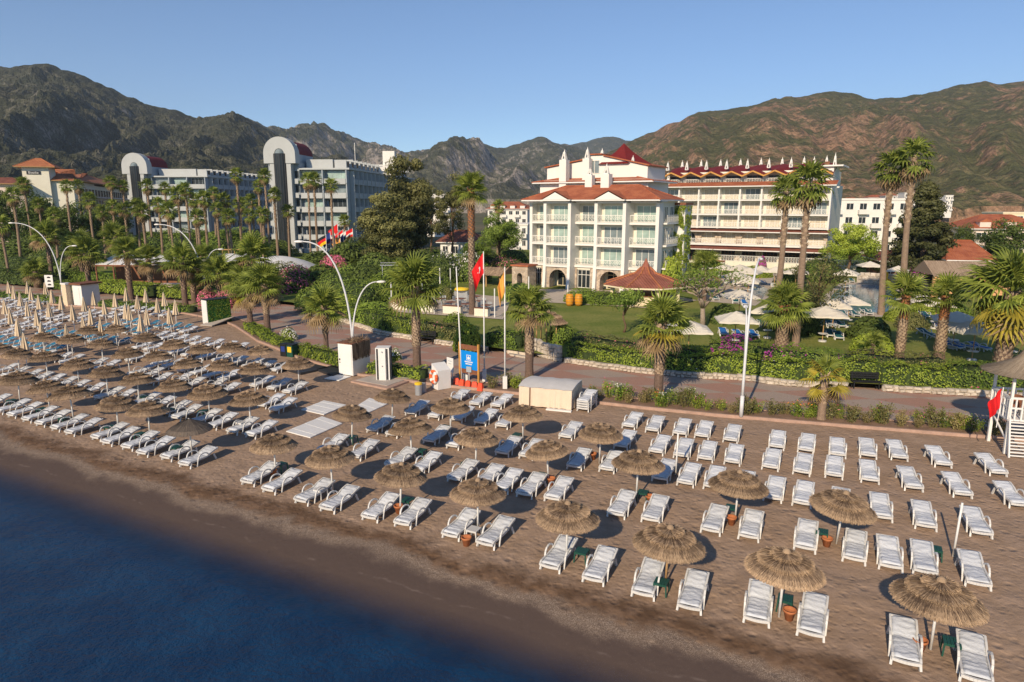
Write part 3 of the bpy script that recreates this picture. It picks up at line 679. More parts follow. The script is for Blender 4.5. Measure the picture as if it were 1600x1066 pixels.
FR_ME = lounger_frame_mesh(); LEGS = [leg_mesh(s, y, dy, .03) for s in (-1,1) for y, dy in ((.16,-.10),(1.52,.12))]; ARMS = [arm_mesh(s) for s in (-1,1)]
CUSH = [cushion_mesh(i, cushion_m) for i in range(6)]; CUSH_B = [cushion_mesh(i+9, blue_cushion, 6, 20) for i in range(2)]
CUSH_P = cushion_mesh(21, pool_blue_cushion, 6, 20); CUSH_G = cushion_mesh(22, green_cushion, 6, 20)
def lounger(label, xy, rz, cush, group, z=0.0, tilt=0.0):
    t = thing('sun_lounger', label, 'sun lounger', (xy[0], xy[1], z), rz, group)
    t.scale = (.90,.84,.88)
    mesh_obj('frame', FR_ME, t); mesh_obj('cushion', cush, t)
    for me in LEGS: mesh_obj('leg', me, t)
    for me in ARMS: mesh_obj('armrest', me, t)
    return t
ROWS = {1: 'front row by the sea', 2: 'second row from the sea', 3: 'third row from the sea', 4: 'fourth row from the sea', 5: 'fifth row from the sea', 6: 'sixth row behind the left parasols'}
L1 = [(3.5,17.0),(2.1,17.0),(0,17.2),(-1.3,17.2),(-3,17),(-4.3,17.1),(-5.8,17.2),(-7.2,17.3),(-9.6,17.7),(-10.9,17.7),(-12.8,17.7),(-14.1,17.6),(-15.9,17.5),(-17.2,17.6),(-19,17.8),(-20.3,18),(-24.1,18.2),(-25.5,18.4),(-26.9,18.3),(-28.2,18.5),(-29.6,18.5),(-30.7,18.7),(-32.5,18.6),(-33.8,18.7),(-35.2,18.8),(-36.5,18.9),(-38,19),(-39.3,19.1),(-41.2,19.2)]
L2 = [(4.2,21.8),(2.9,21.9),(2,21.8),(1,21.8),(-.4,21.9),(-2.1,21.9),(-3.3,21.8),(-5.3,21.7),(-6.5,21.6),(-9,21.8),(-10.1,21.7),(-11.1,21.7),(-12,21.8),(-13.2,21.8),(-15,21.9),(-16.3,21.9),(-18.3,22),(-20,22),(-24.5,22.1),(-25.7,22.1),(-27.2,22.2),(-28.5,22.3),(-30,22.4),(-31.2,22.7),(-32.7,22.9),(-34.1,23.1),(-35.9,22.9),(-37.1,23),(-38.8,23.1),(-40.4,23.1),(-41.8,23.3),(-43.2,23.4),(-44.5,23.4),(-45.7,23.5),(-47.3,23.6),(-48.9,23.8)]
L3 = [(4.8,25.5),(3.2,25.3),(1.9,25.4),(.5,25.3),(-.7,25.4),(-1.7,25.4),(-2.8,25.5),(-3.9,25.5),(-4.9,25.4),(-5.9,25.4),(-8.1,25.4),(-9.4,25.1),(-11.7,25.3),(-12.8,25.2),(-15.2,25),(-16.5,25.1),(-18.6,25.1),(-19.8,25.2),(-26.5,25.6),(-27.7,25.9),(-31.8,26.6),(-33.3,27),(-34.7,26.6),(-36.2,26.9),(-37.5,26.5),(-39.2,27.2),(-40.5,27.4),(-43.8,27.4),(-45.2,27.5),(-47.8,27.5),(-49.2,27.6),(-51,27.5)]
L4 = [(6.4,28.7),(4.7,28.9),(3.1,28.8),(1.6,28.9),(.3,28.8),(-.9,28.6),(-2.1,28.6),(-3.6,28.5),(-4.7,28.4),(-5.7,28.3),(-6.8,28.3),(-8.4,28.3),(-11.1,28.4),(-14.5,28.5),(-15.7,28.5),(-17,28.4),(-18.3,28.3),(-19.7,28.3),(-28.4,28.5),(-29.8,28.7),(-31.2,28.7),(-34.3,29.0),(-35.6,29.0),(-37,29.2),(-38.4,29.4),(-40.3,29.7),(-41.5,29.8),(-44.3,29.9),(-45.7,30)]
L5 = [(6.3,32),(4.4,32.1),(2.8,32.2),(1.6,31.9),(.4,31.4),(-.9,31.4),(-2.1,31.3),(-4.1,31.3),(-5.4,31.3),(-6.4,31.2),(-7.7,31.1),(-8.9,31.2),(-16.3,31.4),(-17.5,31.2),(-18.9,31.2),(-33,32.1),(-34.2,31.9),(-35.5,32.1),(-37,32.1),(-38.8,32.5),(-40.4,32.5),(-42.2,32.7),(-43.7,32.7),(-44.9,32.8),(-46.4,32.8),(-47.7,32.8)]
L6 = [(-40.6,35.6),(-42,35.7),(-43.5,35.8),(-45,35.8),(-46.3,35.9),(-47.7,36),(-49.1,36.1),(-50.4,36.3)]
for r, L_ in zip((1,2,3,4,5,6), (L1,L2,L3,L4,L5,L6)):
    for i, (u, v) in enumerate(L_):
        ex = 0.0
        if r >= 4 and u > -1: ex = R(min(15, 2.2*(u+1)))
        elif r in (2,3) and u > 1: ex = R(1.8*(u-1))
        x, y = B(u, v); rr = random.Random(r*100+i)
        lounger('white sun lounger, %s from the right in the %s' % (nth(i+1), ROWS[r]), (x, y), BROT+ex+R(rr.uniform(-2.5, 2.5)), CUSH[rr.randrange(6)], 'white loungers on the open beach', z=max(0, 0)-.005)
lounger('lone white sun lounger on bare sand before the green cabin', B(-50.2,38.9), BROT, CUSH[1], 'white loungers on the open beach')
# ---- thatched parasols
PROF = [(0,.52),(.10,.46),(.26,.35),(.55,.24),(.85,.10),(1.06,-.05),(1.18,-.19)]
def zr(r): return float(np.interp(r, [p[0] for p in PROF], [p[1] for p in PROF]))
def thatch_tier(seed, r0, r1, n, lift, m_, width=.024, messy=1.0, name='thatch_layer'):
    rs = np.random.default_rng(seed); V = []; Fs = []; var = []
    seg = np.array([0, .45, .8, 1.0])
    patch = rs.uniform(0, 100)
    for k in range(n):
        a = rs.uniform(0, 2*PI); da = rs.normal(0, .05*messy); ra = r0+rs.uniform(-.02,.10)*(r1-r0+.2); rb = r1+rs.normal(0, .02*messy)
        ll = lift*rs.uniform(.3,1.1)+rs.normal(0,.008*messy)
        pts = []
        for s in seg:
            r = ra+(rb-ra)*s; th = a+da*s; z = zr(r)+.012+ll*s + (rs.normal(0,.010*messy) if s == 1 else 0)
            pts.append((r, th, z))
        w = width*rs.uniform(.6,1.5); i = len(V)
        for (r, th, z), ws in zip(pts, (.8,1,.9,.5)):
            dw = w*ws/2
            V += [(r*math.cos(th)+dw*math.sin(th), r*math.sin(th)-dw*math.cos(th), z), (r*math.cos(th)-dw*math.sin(th), r*math.sin(th)+dw*math.cos(th), z+rs.normal(0,.006))]
        Fs += [(i,i+1,i+3,i+2),(i+2,i+3,i+5,i+4),(i+4,i+5,i+7,i+6)]
        b = .42+.4*noise.noise((math.cos(a)*1.6+patch, math.sin(a)*1.6, r1*2)) + rs.normal(0,.22); var += [min(1,max(0,b-.22)), min(1,max(0,b-.02)), min(1,max(0,b+.34))]  # straw roots coloured darker as shade under the layer above; cut ends paler
    m = MB(); rr = np.linspace(max(r0,.002), r1-.03, 5); m.lathe([(r, zr(r)+lift*(r-r0)/(r1-r0)*.55) for r in rr], 22); n0 = len(V); V += m.v; Fs2 = [tuple(q+n0 for q in f) for f in m.f]
    me = bpy.data.meshes.new(name); me.from_pydata([tuple(v) for v in V], [], Fs+Fs2); me.materials.append(m_)
    at = me.attributes.new('var','FLOAT','FACE'); at.data.foreach_set('value', np.array(var+[.12]*len(Fs2),'f')); me.update(); return me
THATCH = []
for s in range(5):
    THATCH.append([thatch_tier(s*9+1, .78, 1.20, 2300, .02, straw_m, .016, 1.3), thatch_tier(s*9+2, .34, .86, 1500, .13, straw_m, .016, 1.0), thatch_tier(s*9+3, .02, .47, 800, .17, straw_m, .014, 1.2)])
THATCH_K = [thatch_tier(77, .02, 1.20, 900, .01, straw_dark, .05, .15)]
cap_me = MB().lathe([(.09,.44),(.13,.50),(.11,.57),(.06,.62),(.0,.64)], 10).mesh('straw_cap', straw_m)
at_ = cap_me.attributes.new('var','FLOAT','FACE'); at_.data.foreach_set('value', [.6]*len(cap_me.polygons))
pole_me = MB().tube([(0,0,0),(0,0,2.45)], .038, 10).mesh('pole', pole_white, True); polew_me = MB().tube([(0,0,0),(0,0,2.45)], .038, 10).mesh('pole', pole_wood, True)
rib_me = MB(); 
for k in range(8):
    a = k*PI/4; rib_me.bar((.03*math.cos(a),.03*math.sin(a),.45),(1.08*math.cos(a),1.08*math.sin(a),-.07),.03,.03)
rib_me = rib_me.mesh('ribs', pole_wood)
def parasol(label, xy, tiers, tilt=(0,0), rz=0, s=1.0, pole=pole_me, group=None, h=1.92):
    t = thing('thatched_parasol', label, 'parasol', (xy[0], xy[1], 0), rz, group)
    s *= .77; o = mesh_obj('pole', pole, t); o.scale = (.9,.9,(h+.40)/2.45); o.rotation_euler = (tilt[0]*.6, tilt[1]*.6, 0)
    top = Vector((0,0,h)); top.rotate(Matrix.Rotation(tilt[0]*.6,3,'X').to_euler()); dx = math.sin(tilt[1]*.6)*h; dy = -math.sin(tilt[0]*.6)*h
    can = mesh_obj('ribs', rib_me, t, (dx,dy,h), (tilt[0],tilt[1],0)); can.scale = (s,s,s*.95)
    for me in tiers+([cap_me] if len(tiers) > 1 else []):
        q = mesh_obj(me.name.split('.')[0], me, t, (dx,dy,h), (tilt[0],tilt[1],0)); q.scale = (s,s,s*.95)
    return t
# (u, v, size, tilt x, tilt y, pole), rows 1..4; the black one apart
UROW = {
 1: [(2.7,18.1,1.12,4,6),(-.8,17.9,1.08,3,6),(-3.9,18.1,1.1,0,3),(-7,18.2,1.05,0,0),(-10.35,18.6,1.0,0,-1),(-13.5,18.6,1.0,2,2),(-16.9,19.0,1.0,2,3),(-20.1,19.3,1.0,0,2),(-28.8,20.1,1,0,3),(-31.1,20.1,1,0,2),(-34.4,20,1.12,-3,-4),(-37.2,20.5,1,0,0),(-40.3,20.7,1.08,0,2)],
 2: [(.5,23,1.08,4,8),(-2.7,23.2,1.08,2,5),(-6.3,23.5,1.05,0,2),(-9.8,23.4,.92,0,-6),(-13.1,23.4,1,3,5),(-16.2,23.3,1.02,-2,-4),(-19.7,23.6,.95,0,3),(-25.8,23.4,1,0,3),(-28.9,23.6,1.05,2,3),(-31.1,23.3,.95,0,0),(-34.4,23.6,1,0,0),(-37.4,23.8,1.02,0,3),(-41.1,24.5,1,0,2),(-44.4,24.6,1,0,0),(-47.3,24.5,1,0,4),(-49.8,24.7,1,0,0)],
 3: [(-8.7,26.3,1,2,2),(-12.7,27.2,1,0,2),(-16.3,26.7,1,0,2),(-19.9,27,.98,0,2),(-30.2,27.9,1,0,0),(-33,28.1,.98,0,0),(-35.1,27.4,.95,0,0),(-38.3,27.8,1,0,0),(-40.7,27.5,1,0,2),(-45.2,28.7,1,0,2),(-48.8,28.9,1,0,3),(-51.7,28.7,1,0,0)],
 4: [(-28.9,30.1,1,0,0),(-34.1,32.2,.9,0,0),(-36.3,31.8,1,0,0),(-37.9,30.7,.98,0,0),(-41,31.1,1,0,2),(-44.4,31.5,1,0,0),(-49.5,32.7,1,0,0),(-51.4,31.8,1,0,2)]}
UNAME = {1: 'front row by the sea', 2: 'second row from the sea', 3: 'third row from the sea', 4: 'fourth row from the sea'}
PAR = {}
for r, L_ in UROW.items():
    for i, (u, v, s, tx, ty) in enumerate(L_):
        rr = random.Random(r*31+i)
        PAR[(r, i)] = (u, v)
        parasol('straw thatched parasol, %s from the right in the %s' % (nth(i+1), UNAME[r]), B(u, v), THATCH[(i*2+r) % 5], (R(tx*.6+rr.uniform(-3,3)), R(ty*.8+rr.uniform(-3.5,3.5))), rr.uniform(-.3,.3), s, polew_me if (r, i) in ((1,2),) else pole_me, 'straw thatched parasols on the beach', 1.42+rr.uniform(-.07,.08))
parasol('grey black wicker parasol at the right end of the left loungers', B(-25.1,19.4), THATCH_K, (0, 0), 0, 1.02, pole_me, None, 1.3)
for lab, u, v, tx in (('bare white parasol pole among the right loungers near the lower corner', 3.8, 23.7, 4), ('bare white parasol pole between loungers before the lamp post', -5.5, 26.5, 1)):
    t = MB().tube([(0,0,0),(.0,0,1.8)], .034, 10).build('parasol_pole', pole_white, smooth=True, loc=(*B(u,v),0), rot=(0,R(tx*.5),0)); tag(t, lab, 'pole')
# ---- side tables, pots
def table_mesh(m_, s=.44, h=.42):
    m = MB(); 
    for k in range(5): m.b(-s/2+k*s/5+.004, -s/2+(k+1)*s/5-.004, -s/2, s/2, h-.03, h)
    m.b(-s/2,s/2,-s/2,-s/2+.03,h-.075,h-.032); m.b(-s/2,s/2,s/2-.03,s/2,h-.075,h-.032)
    return m.mesh('table_top', m_)
TT = {'green': table_mesh(green_plastic), 'white': table_mesh(white_plastic)}
TL = {}
for k_, m_ in (('green', green_plastic), ('white', white_plastic)):
    TL[k_] = [MB().bar((sx*.19,sy*.19,.40),(sx*.22,sy*.22,0),.045,.045).mesh('leg', m_) for sx in (-1,1) for sy in (-1,1)]
def side_table(label, xy, kind, rz=BROT):
    t = thing('side_table', label, 'side table', (xy[0], xy[1], 0), rz, 'side tables between the loungers')
    t.scale = (.86,.86,.86)
    mesh_obj('table_top', TT[kind], t)
    for me in TL[kind]: mesh_obj('leg', me, t)
pot_me = MB().lathe([(.10,0),(.15,.24),(.175,.245),(.175,.30),(.15,.30),(.14,.24),(.0,.22)], 16).mesh('terracotta_pot', terracotta, True)
TB = {(1,0):('green',.42,.02),(1,1):('green',.1,.42),(1,2):('green',-.02,-.42),(1,3):('green',.45,.15),(1,4):('white',.1,-.45),(1,5):('green',-.02,.5),(1,6):('white',-.1,-.55),(1,7):('green',-.1,.42),(1,8):('green',-.1,-.4),(1,9):('green',-.05,-.35),(1,10):('green',-.1,-.4),(1,11):('green',0,-.4),(1,12):('green',0,-.4),
 (2,0):('green',-.45,0),(2,1):('green',-.2,.4),(2,2):('green',.25,.0),(2,3):('green',-.3,.0),(2,4):('green',-.3,-.2),(2,5):('green',.3,.3),(2,6):('green',-.05,.1),(2,8):('green',-.35,-.1),(2,7):('white',-.2,-.4),(2,9):('green',.0,-.35),(2,10):('green',-.05,.35),(3,1):('green',-.35,.1),(3,2):('green',-.35,.15),(3,3):('green',-.1,-.25)}
for (r, i), (k_, du, dv) in TB.items():
    u, v = PAR[(r, i)]; side_table('%s side table by the %s parasol from the right, %s' % (k_, nth(i+1), UNAME[r]), B(u+du, v+dv), k_)
side_table('green plastic side table beside the bare pole near the lower corner', B(3.25, 23.3), 'green'); side_table('green plastic side table under the grey black wicker parasol', B(-25.8,19.2), 'green')
PT = [((1,0),-.25,-.15),((1,1),.25,.0),((1,4),.1,-.95),((1,5),-.1,.05),((2,0),-.28,-.3),((2,1),-.08,-.28),((2,2),.55,-.1),((2,3),.12,-.05),((2,5),-.25,-.15),((3,0),-.42,.35),((1,7),-.05,-.1)]
for (r, i), du, dv in PT:
    u, v = PAR[(r, i)]; o = mesh_obj('terracotta_pot', pot_me, loc=(*B(u+du, v+dv), 0)); tag(o, 'terracotta pot by the %s parasol from the right, %s' % (nth(i+1), UNAME[r]), 'pot', 'terracotta pots under parasols')
o = mesh_obj('terracotta_pot', pot_me, loc=(*B(-5.75,26.7),0)); tag(o, 'terracotta pot beside the bare pole before the lamp post', 'pot', 'terracotta pots under parasols')
# ---- closed cream parasols with their loungers on the far left
def closed_cloth(seed):
    rs = random.Random(seed); n = 16; prof = [(.02,2.34),(.06,2.2),(.11,1.9),(.16,1.55),(.20,1.25),(.235,1.0),(.19,.98)]
    return MB().lathe(prof[::-1], n, wob=lambda i, j: (1.22 if j % 2 else .72)*(1+.12*math.sin(j*1.7+seed+i*.4))).mesh('folded_canopy', cream_cloth, False)
CL = [closed_cloth(i) for i in range(3)]; cpole_me = MB().tube([(0,0,0),(0,0,2.36)], .028, 8).mesh('pole', pole_white)
CP = [(35,68),(65,92),(137,70),(155,98),(232,72),(265,112),(198,140),(100,125),(15,162),(50,205),(135,172),(250,175),(312,142),(372,190),(185,215),(432,148),(465,210),(482,122),(540,163),(590,130),(88,262),(208,280),(335,295),(425,250),(515,260),(115,335),(598,215),(650,185),(668,190),(648,102),(708,140),(752,108),(755,212),(725,240),(815,155),(850,125),(880,205),(905,165)]
CP.sort()
for i, (a, b) in enumerate(CP):
    x, y = S(a*.3003, 420+b*.3003, 2.3); u, v = UV(x, y); rr = random.Random(i)
    t = thing('closed_parasol', 'folded cream cloth parasol, %s from the left of the closed ones' % nth(i+1), 'parasol', (x, y, 0), rr.uniform(0,6), 'folded cream parasols on the left beach')
    t.rotation_euler = (rr.uniform(-.03,.03), rr.uniform(-.03,.03), rr.uniform(0,6))
    mesh_obj('pole', cpole_me, t); mesh_obj('folded_canopy', CL[i % 3], t)
    if i in (27, 28) and i == 28: continue
    blue = False
    if u > -60.6 and v < 42.5: continue
    for s in (-1, 1):
        col = 'blue' if blue else 'white'
        lounger('%s sun lounger just %s of the %s folded cream parasol from the left' % (col, 'left' if s < 0 else 'right', nth(i+1)), B(u+s*.68, v-1.05), BROT+R(rr.uniform(-3,3)), CUSH_B[i % 2] if blue else CUSH[i % 6], '%s loungers by the folded parasols' % col)
BLR = [(29.2, np.arange(-60.5,-52.4,1.35)),(33.0, np.arange(-60.2,-49.5,1.35)),(36.6, np.arange(-59.8,-52,1.35)),(39.6, np.arange(-60,-51.5,1.4))]
for r, (v, us_) in enumerate(BLR):
    for i, u in enumerate(us_):
        rr = random.Random(r*50+i); lounger('blue sun lounger, %s from the left in the %s blue row from the sea' % (nth(i+1), nth(r+1)), B(u, v+.03*(i % 3)), BROT+R(rr.uniform(-3,3)), CUSH_B[i % 2], 'blue loungers by the folded parasols')
# ================================================================ buildings
def tile_material(name, a, b):
    m, N, L, P = nodes(name); tc = N.new('ShaderNodeTexCoord'); pos = tc.outputs['Object']
    n1 = noise_tex(N, L, pos, .8, 5); n2 = noise_tex(N, L, pos, 7, 3)
    c = mixc(N, L, smooth(N, L, n1, .35, .65), a, b); c = mixc(N, L, nwire(N, L, 'MULTIPLY', smooth(N, L, n2, .45, .7), .4), c, tuple(x*.6 for x in a))
    L.new(c, P.inputs['Base Color']); P.inputs['Roughness'].default_value = .85
    wv = N.new('ShaderNodeTexWave'); wv.inputs['Scale'].default_value = 1.1; wv.bands_direction = 'X'; L.new(pos, wv.inputs['Vector'])
    w2 = N.new('ShaderNodeTexWave'); w2.inputs['Scale'].default_value = 1.0; w2.bands_direction = 'Y'; L.new(pos, w2.inputs['Vector'])
    bp = N.new('ShaderNodeBump'); bp.inputs['Strength'].default_value = .6; bp.inputs['Distance'].default_value = .06
    L.new(nwire(N, L, 'ADD', wv.outputs['Fac'], w2.outputs['Fac']), bp.inputs['Height']); L.new(bp.outputs[0], P.inputs['Normal']); return m
tile_red = tile_material('red_roof_tile', (.32,.085,.035), (.44,.14,.06)); tile_orange = tile_material('orange_roof_tile', (.36,.12,.045), (.46,.17,.07)); tile_gazebo = tile_material('gazebo_roof_tile', (.24,.075,.045), (.34,.12,.075)); tile_brown = tile_material('brown_roof_tile', (.17,.055,.035), (.26,.09,.055))
def stone_wall_material():
    m, N, L, P = nodes('rubble_stone_wall'); tc = N.new('ShaderNodeTexCoord'); pos = tc.outputs['Object']
    vo = N.new('ShaderNodeTexVoronoi'); vo.inputs['Scale'].default_value = 2.6; L.new(pos, vo.inputs['Vector'])
    ve = N.new('ShaderNodeTexVoronoi'); ve.feature = 'DISTANCE_TO_EDGE'; ve.inputs['Scale'].default_value = 2.6; L.new(pos, ve.inputs['Vector'])
    sc_ = N.new('ShaderNodeSeparateColor'); L.new(vo.outputs['Color'], sc_.inputs[0])
    c = mixc(N, L, sc_.outputs[0], (.34,.26,.19), (.58,.47,.36)); c = mixc(N, L, smooth(N, L, ve.outputs[0], .05, .02), c, (.38,.33,.27))
    L.new(c, P.inputs['Base Color']); P.inputs['Roughness'].default_value = .95
    bp = N.new('ShaderNodeBump'); bp.inputs['Strength'].default_value = .7; bp.inputs['Distance'].default_value = .04; L.new(smooth(N, L, ve.outputs[0], .0, .1), bp.inputs['Height']); L.new(bp.outputs[0], P.inputs['Normal']); return m
stone_wall_m = stone_wall_material()
def ph(px, py, org, ang, yl=0.0, zb=LZ):
    """(local x, local z) where the sight line meets the building plane at depth yl"""
    d = ray(px, py); ux, uy = math.cos(ang), math.sin(ang); vx, vy = -uy, ux
    ox, oy = org[0]+vx*yl, org[1]+vy*yl
    # t*d = o + s*u
    det = d[0]*(-uy) - d[1]*(-ux); t = (ox*(-uy) - oy*(-ux))/det; s = (d[0]*oy - d[1]*ox)/det*-1
    s = ((t*d[0]-ox)*ux + (t*d[1]-oy)*uy)
    return s, CAM_H+d[2]*t-zb
def box_part(name, root, m_, *b): return MB().b(*b).build(name, m_, root)
WC = {}
def window(root, x0, x1, z0, z1, y, panes=2, fm=None, gm=None, axis='x', transom=False, out=-1):
    """framed window in a wall facing -y (axis x) or +x (axis y); pane is a sub-part"""
    fm = fm or white_paint; gm = gm or glass_dark; w_ = x1-x0; h = z1-z0; key = (round(w_,2), round(h,2), panes, fm.name, gm.name, transom)
    if key not in WC:
        f = MB(); t = .07
        f.b(0,w_,-.05,.02,0,t); f.b(0,w_,-.05,.02,h-t,h); f.b(0,t,-.048,.018,t,h-t); f.b(w_-t,w_,-.048,.018,t,h-t)
        for k in range(1, panes): f.b(w_*k/panes-.03, w_*k/panes+.03, -.045,.015,t,h-t)
        if transom: f.b(t,w_-t,-.043,.013,h*.72-.03,h*.72+.03)
        g = MB(); g.b(t*.5,w_-t*.5,-.012,.008,t*.5,h-t*.5)
        WC[key] = (f.mesh('window', fm), g.mesh('pane', gm))
    fme, gme = WC[key]; rot = (0,0,0) if axis == 'x' else (0,0,PI/2)
    loc = (x0,y,z0) if axis == 'x' else (y,x0,z0)
    o = mesh_obj('window', fme, root, loc, rot); mesh_obj('pane', gme, o); return o
RC = {}
def railing(root, x0, x1, y, z0, h=.85, axis='x', style='cross', m_=None):
    m_ = m_ or rail_m; w_ = x1-x0; key = (round(w_,2), round(h,2), style, m_.name)
    if key not in RC:
        m = MB(); m.b(0,w_,-.03,.03,h-.07,h); m.b(0,w_,-.025,.025,.04,.10)
        n = max(2, int(w_/.42)); s = w_/n
        for k in range(n+1):
            x = min(max(k*s,.02), w_-.02); m.b(x-.02,x+.02,-.02,.02,.1,h-.07)
        for k in range(n):
            a = k*s
            if style == 'cross':
                m.bar((a,0,.12),(a+s,0,h-.09),.022,.022); m.bar((a+s,.0,.12),(a,.0,h-.09),.022,.022)
                m.bar((a,0,h*.5),(a+s/2,0,h-.1),.018,.018); m.bar((a+s/2,0,.12),(a+s,0,h*.5),.018,.018); m.bar((a+s/2,0,h-.1),(a+s,0,h*.5),.018,.018)
            else: m.b(a+s/2-.015,a+s/2+.015,-.012,.012,.1,h-.07)
        RC[key] = m.mesh('railing', m_)
    return mesh_obj('railing', RC[key], root, (x0,y,z0) if axis == 'x' else (y,x0,z0), (0,0,0) if axis == 'x' else (0,0,PI/2))
def hip_roof(name, root, m_, x0, x1, y0, y1, z, h, ridge_inset=None, fascia=white_paint, ft=.16):
    d = (y1-y0)/2; ri = ridge_inset if ridge_inset is not None else d
    m = MB(); a, b = (x0+ri, (y0+y1)/2, z+h), (x1-ri, (y0+y1)/2, z+h)
    v = [(x0,y0,z),(x1,y0,z),(x1,y1,z),(x0,y1,z),a,b]
    m.add(v, [(0,1,5,4),(1,2,5),(2,3,4,5),(3,0,4)], 0); m.b(x0+.02,x1-.02,y0+.02,y1-.02,z-ft,z-.01,1)
    for p, q in ((v[0],a),(v[1],b),(v[2],b),(v[3],a),(a,b)): m.tube([p,q], .10, 6, 0)
    return m.build(name, [m_, fascia], root)
def spire(name, root, x, y, z, s=.5, h=1.5, block=None):
    """chimney lantern: optional white stack, open pyramid of bars and a finial"""
    m = MB()
    if block: m.b(x-block[0]/2, x+block[0]/2, y-block[0]/2, y+block[0]/2, block[1], z)
    m.b(x-s*.62,x+s*.62,y-s*.62,y+s*.62,z,z+.12)
    for sx in (-1,1):
        for sy in (-1,1): m.bar((x+sx*s*.5,y+sy*s*.5,z+.1),(x+sx*.05,y+sy*.05,z+h*.72),.17*s*2,.17*s*2)
    m.b(x-s*.34,x+s*.34,y-s*.34,y+s*.34,z+h*.34,z+h*.42)
    m.add([(x-s*.28,y-s*.28,z+h*.55),(x+s*.28,y-s*.28,z+h*.55),(x+s*.28,y+s*.28,z+h*.55),(x-s*.28,y+s*.28,z+h*.55),(x,y,z+h)], [(0,1,4),(1,2,4),(2,3,4),(3,0,4),(3,2,1,0)])
    return m.build(name, white_wall, root)
def arch_wall(root, m_, x0, x1, y0, y1, z0, z1, ax0, ax1, spring, name='stone_wall', n=12):
    """wall with a round-headed opening"""
    m = MB(); r = (ax1-ax0)/2; cx = (ax0+ax1)/2; m.b(x0,ax0,y0,y1,z0,z1); m.b(ax1,x1,y0,y1,z0,z1)
    for k in range(n):
        a0 = PI-PI*k/n; a1 = PI-PI*(k+1)/n; p = (cx+r*math.cos(a0), spring+r*math.sin(a0)); q = (cx+r*math.cos(a1), spring+r*math.sin(a1))
        v = [(p[0],y0,p[1]),(q[0],y0,q[1]),(q[0],y0,z1),(p[0],y0,z1),(p[0],y1,p[1]),(q[0],y1,q[1]),(q[0],y1,z1),(p[0],y1,z1)]
        m.add(v, [(0,1,2,3),(7,6,5,4),(0,4,5,1),(3,2,6,7)])
    return m.build(name, m_, root)

# ---------------------------------------------------------------- cream hotel in the middle
HO, HA = (1.8, 88.5), R(-31.8)
h = thing('cream_hotel', 'cream four storey hotel with lattice balconies, stone arches and red tile roof', 'hotel', (*HO, LZ), HA)
bx = [0, 2.73, 6.17, 9.73, 13.38, 17.0]; zs = [0, 2.9, 5.6, 8.25, 10.75]
fr = [1.25, 0.0, 1.25, 0.0, 1.25]; bk = [f+1.35 for f in fr]
box_part('wall', h, cream_wall, 0, 17, 2.62, 7.4, 0, 10.7); box_part('rear_wall', h, cream_wall, .5, 12.5, 7.41, 13.3, 0, 10.69)
for i in (1, 3): box_part('wall', h, cream_wall, bx[i]+.21, bx[i+1]-.21, 1.36, 2.61, 2.7, 10.7)
for i in range(5):
    for k in (1,2,3,4): box_part('balcony_slab', h, white_wall, bx[i]+.2, bx[i+1]-.2, fr[i]+.02, bk[i]-.005, zs[k]-.24, zs[k])
    for k in (1,2,3):
        g = [glass_teal, glass_teal, glass_grey][(i+k) % 3]
        window(h, bx[i]+.55, bx[i+1]-.55, zs[k]+.04, zs[k+1]-.5, bk[i]-.03, 3 if bx[i+1]-bx[i] > 3 else 2, rail_m, g)
        railing(h, bx[i]+.22, bx[i+1]-.22, fr[i]+.1, zs[k], .9)
for i, x in enumerate(bx):
    f = min(fr[max(i-1,0)], fr[min(i,4)]); box_part('pier', h, white_wall, x-.2, x+.2, f, 2.6, 2.9, 10.6)
    m = MB(); prof = [(0,.52),(.8,.40),(1.8,.30),(2.9,.24)]
    for (z0, w0), (z1, w1) in zip(prof[:-1], prof[1:]): m.add([(x-.2,f-w0+.2,z0),(x+.2,f-w0+.2,z0),(x+.2,2.6,z0),(x-.2,2.6,z0),(x-.2,f-w1+.2,z1),(x+.2,f-w1+.2,z1),(x+.2,2.6,z1),(x-.2,2.6,z1)], [(0,1,5,4),(1,2,6,5),(3,0,4,7),(4,5,6,7)])
    m.build('buttress', white_wall, h)
for i in (1, 3):
    arch_wall(h, stone_wall_m, bx[i]+.21, bx[i+1]-.21, .25, 1.3, 0, 2.64, bx[i]+.6, bx[i+1]-.5, 1.15)
    window(h, bx[i]+.6, bx[i+1]-.5, .05, 2.4, 2.55, 3, yellow_wall, glass_dark, transom=True)
for i in (0, 2, 4):
    box_part('stone_wall', h, stone_wall_m, bx[i+1]-1.25, bx[i+1]-.21, 1.4, 2.6, 0, 2.64); box_part('stone_wall', h, stone_wall_m, bx[i]+.21, bx[i]+.45, 1.4, 2.6, 0, 2.64)
    window(h, bx[i]+.5, bx[i+1]-1.3, .05, 2.35, 1.65, 3, rail_m, glass_dark, transom=True); box_part('lintel', h, cream_wall, bx[i]+.45, bx[i+1]-1.25, 1.5, 2.6, 2.36, 2.65)
for k in range(1, 4):
    for y in (3.4, 5.4): window(h, y, y+1.3, zs[k]+.1, zs[k+1]-.6, 17.02, 2, rail_m, glass_grey, axis='y')
    box_part('balcony_slab', h, white_wall, 17.003, 17.6, 3.0, 7.2, zs[k]-.2, zs[k]); railing(h, 3.05, 7.15, 17.55, zs[k], .9, axis='y')
hip_roof('roof', h, tile_red, -.75, 17.75, -.1, 8.4, 10.95, 1.75, 4.2)
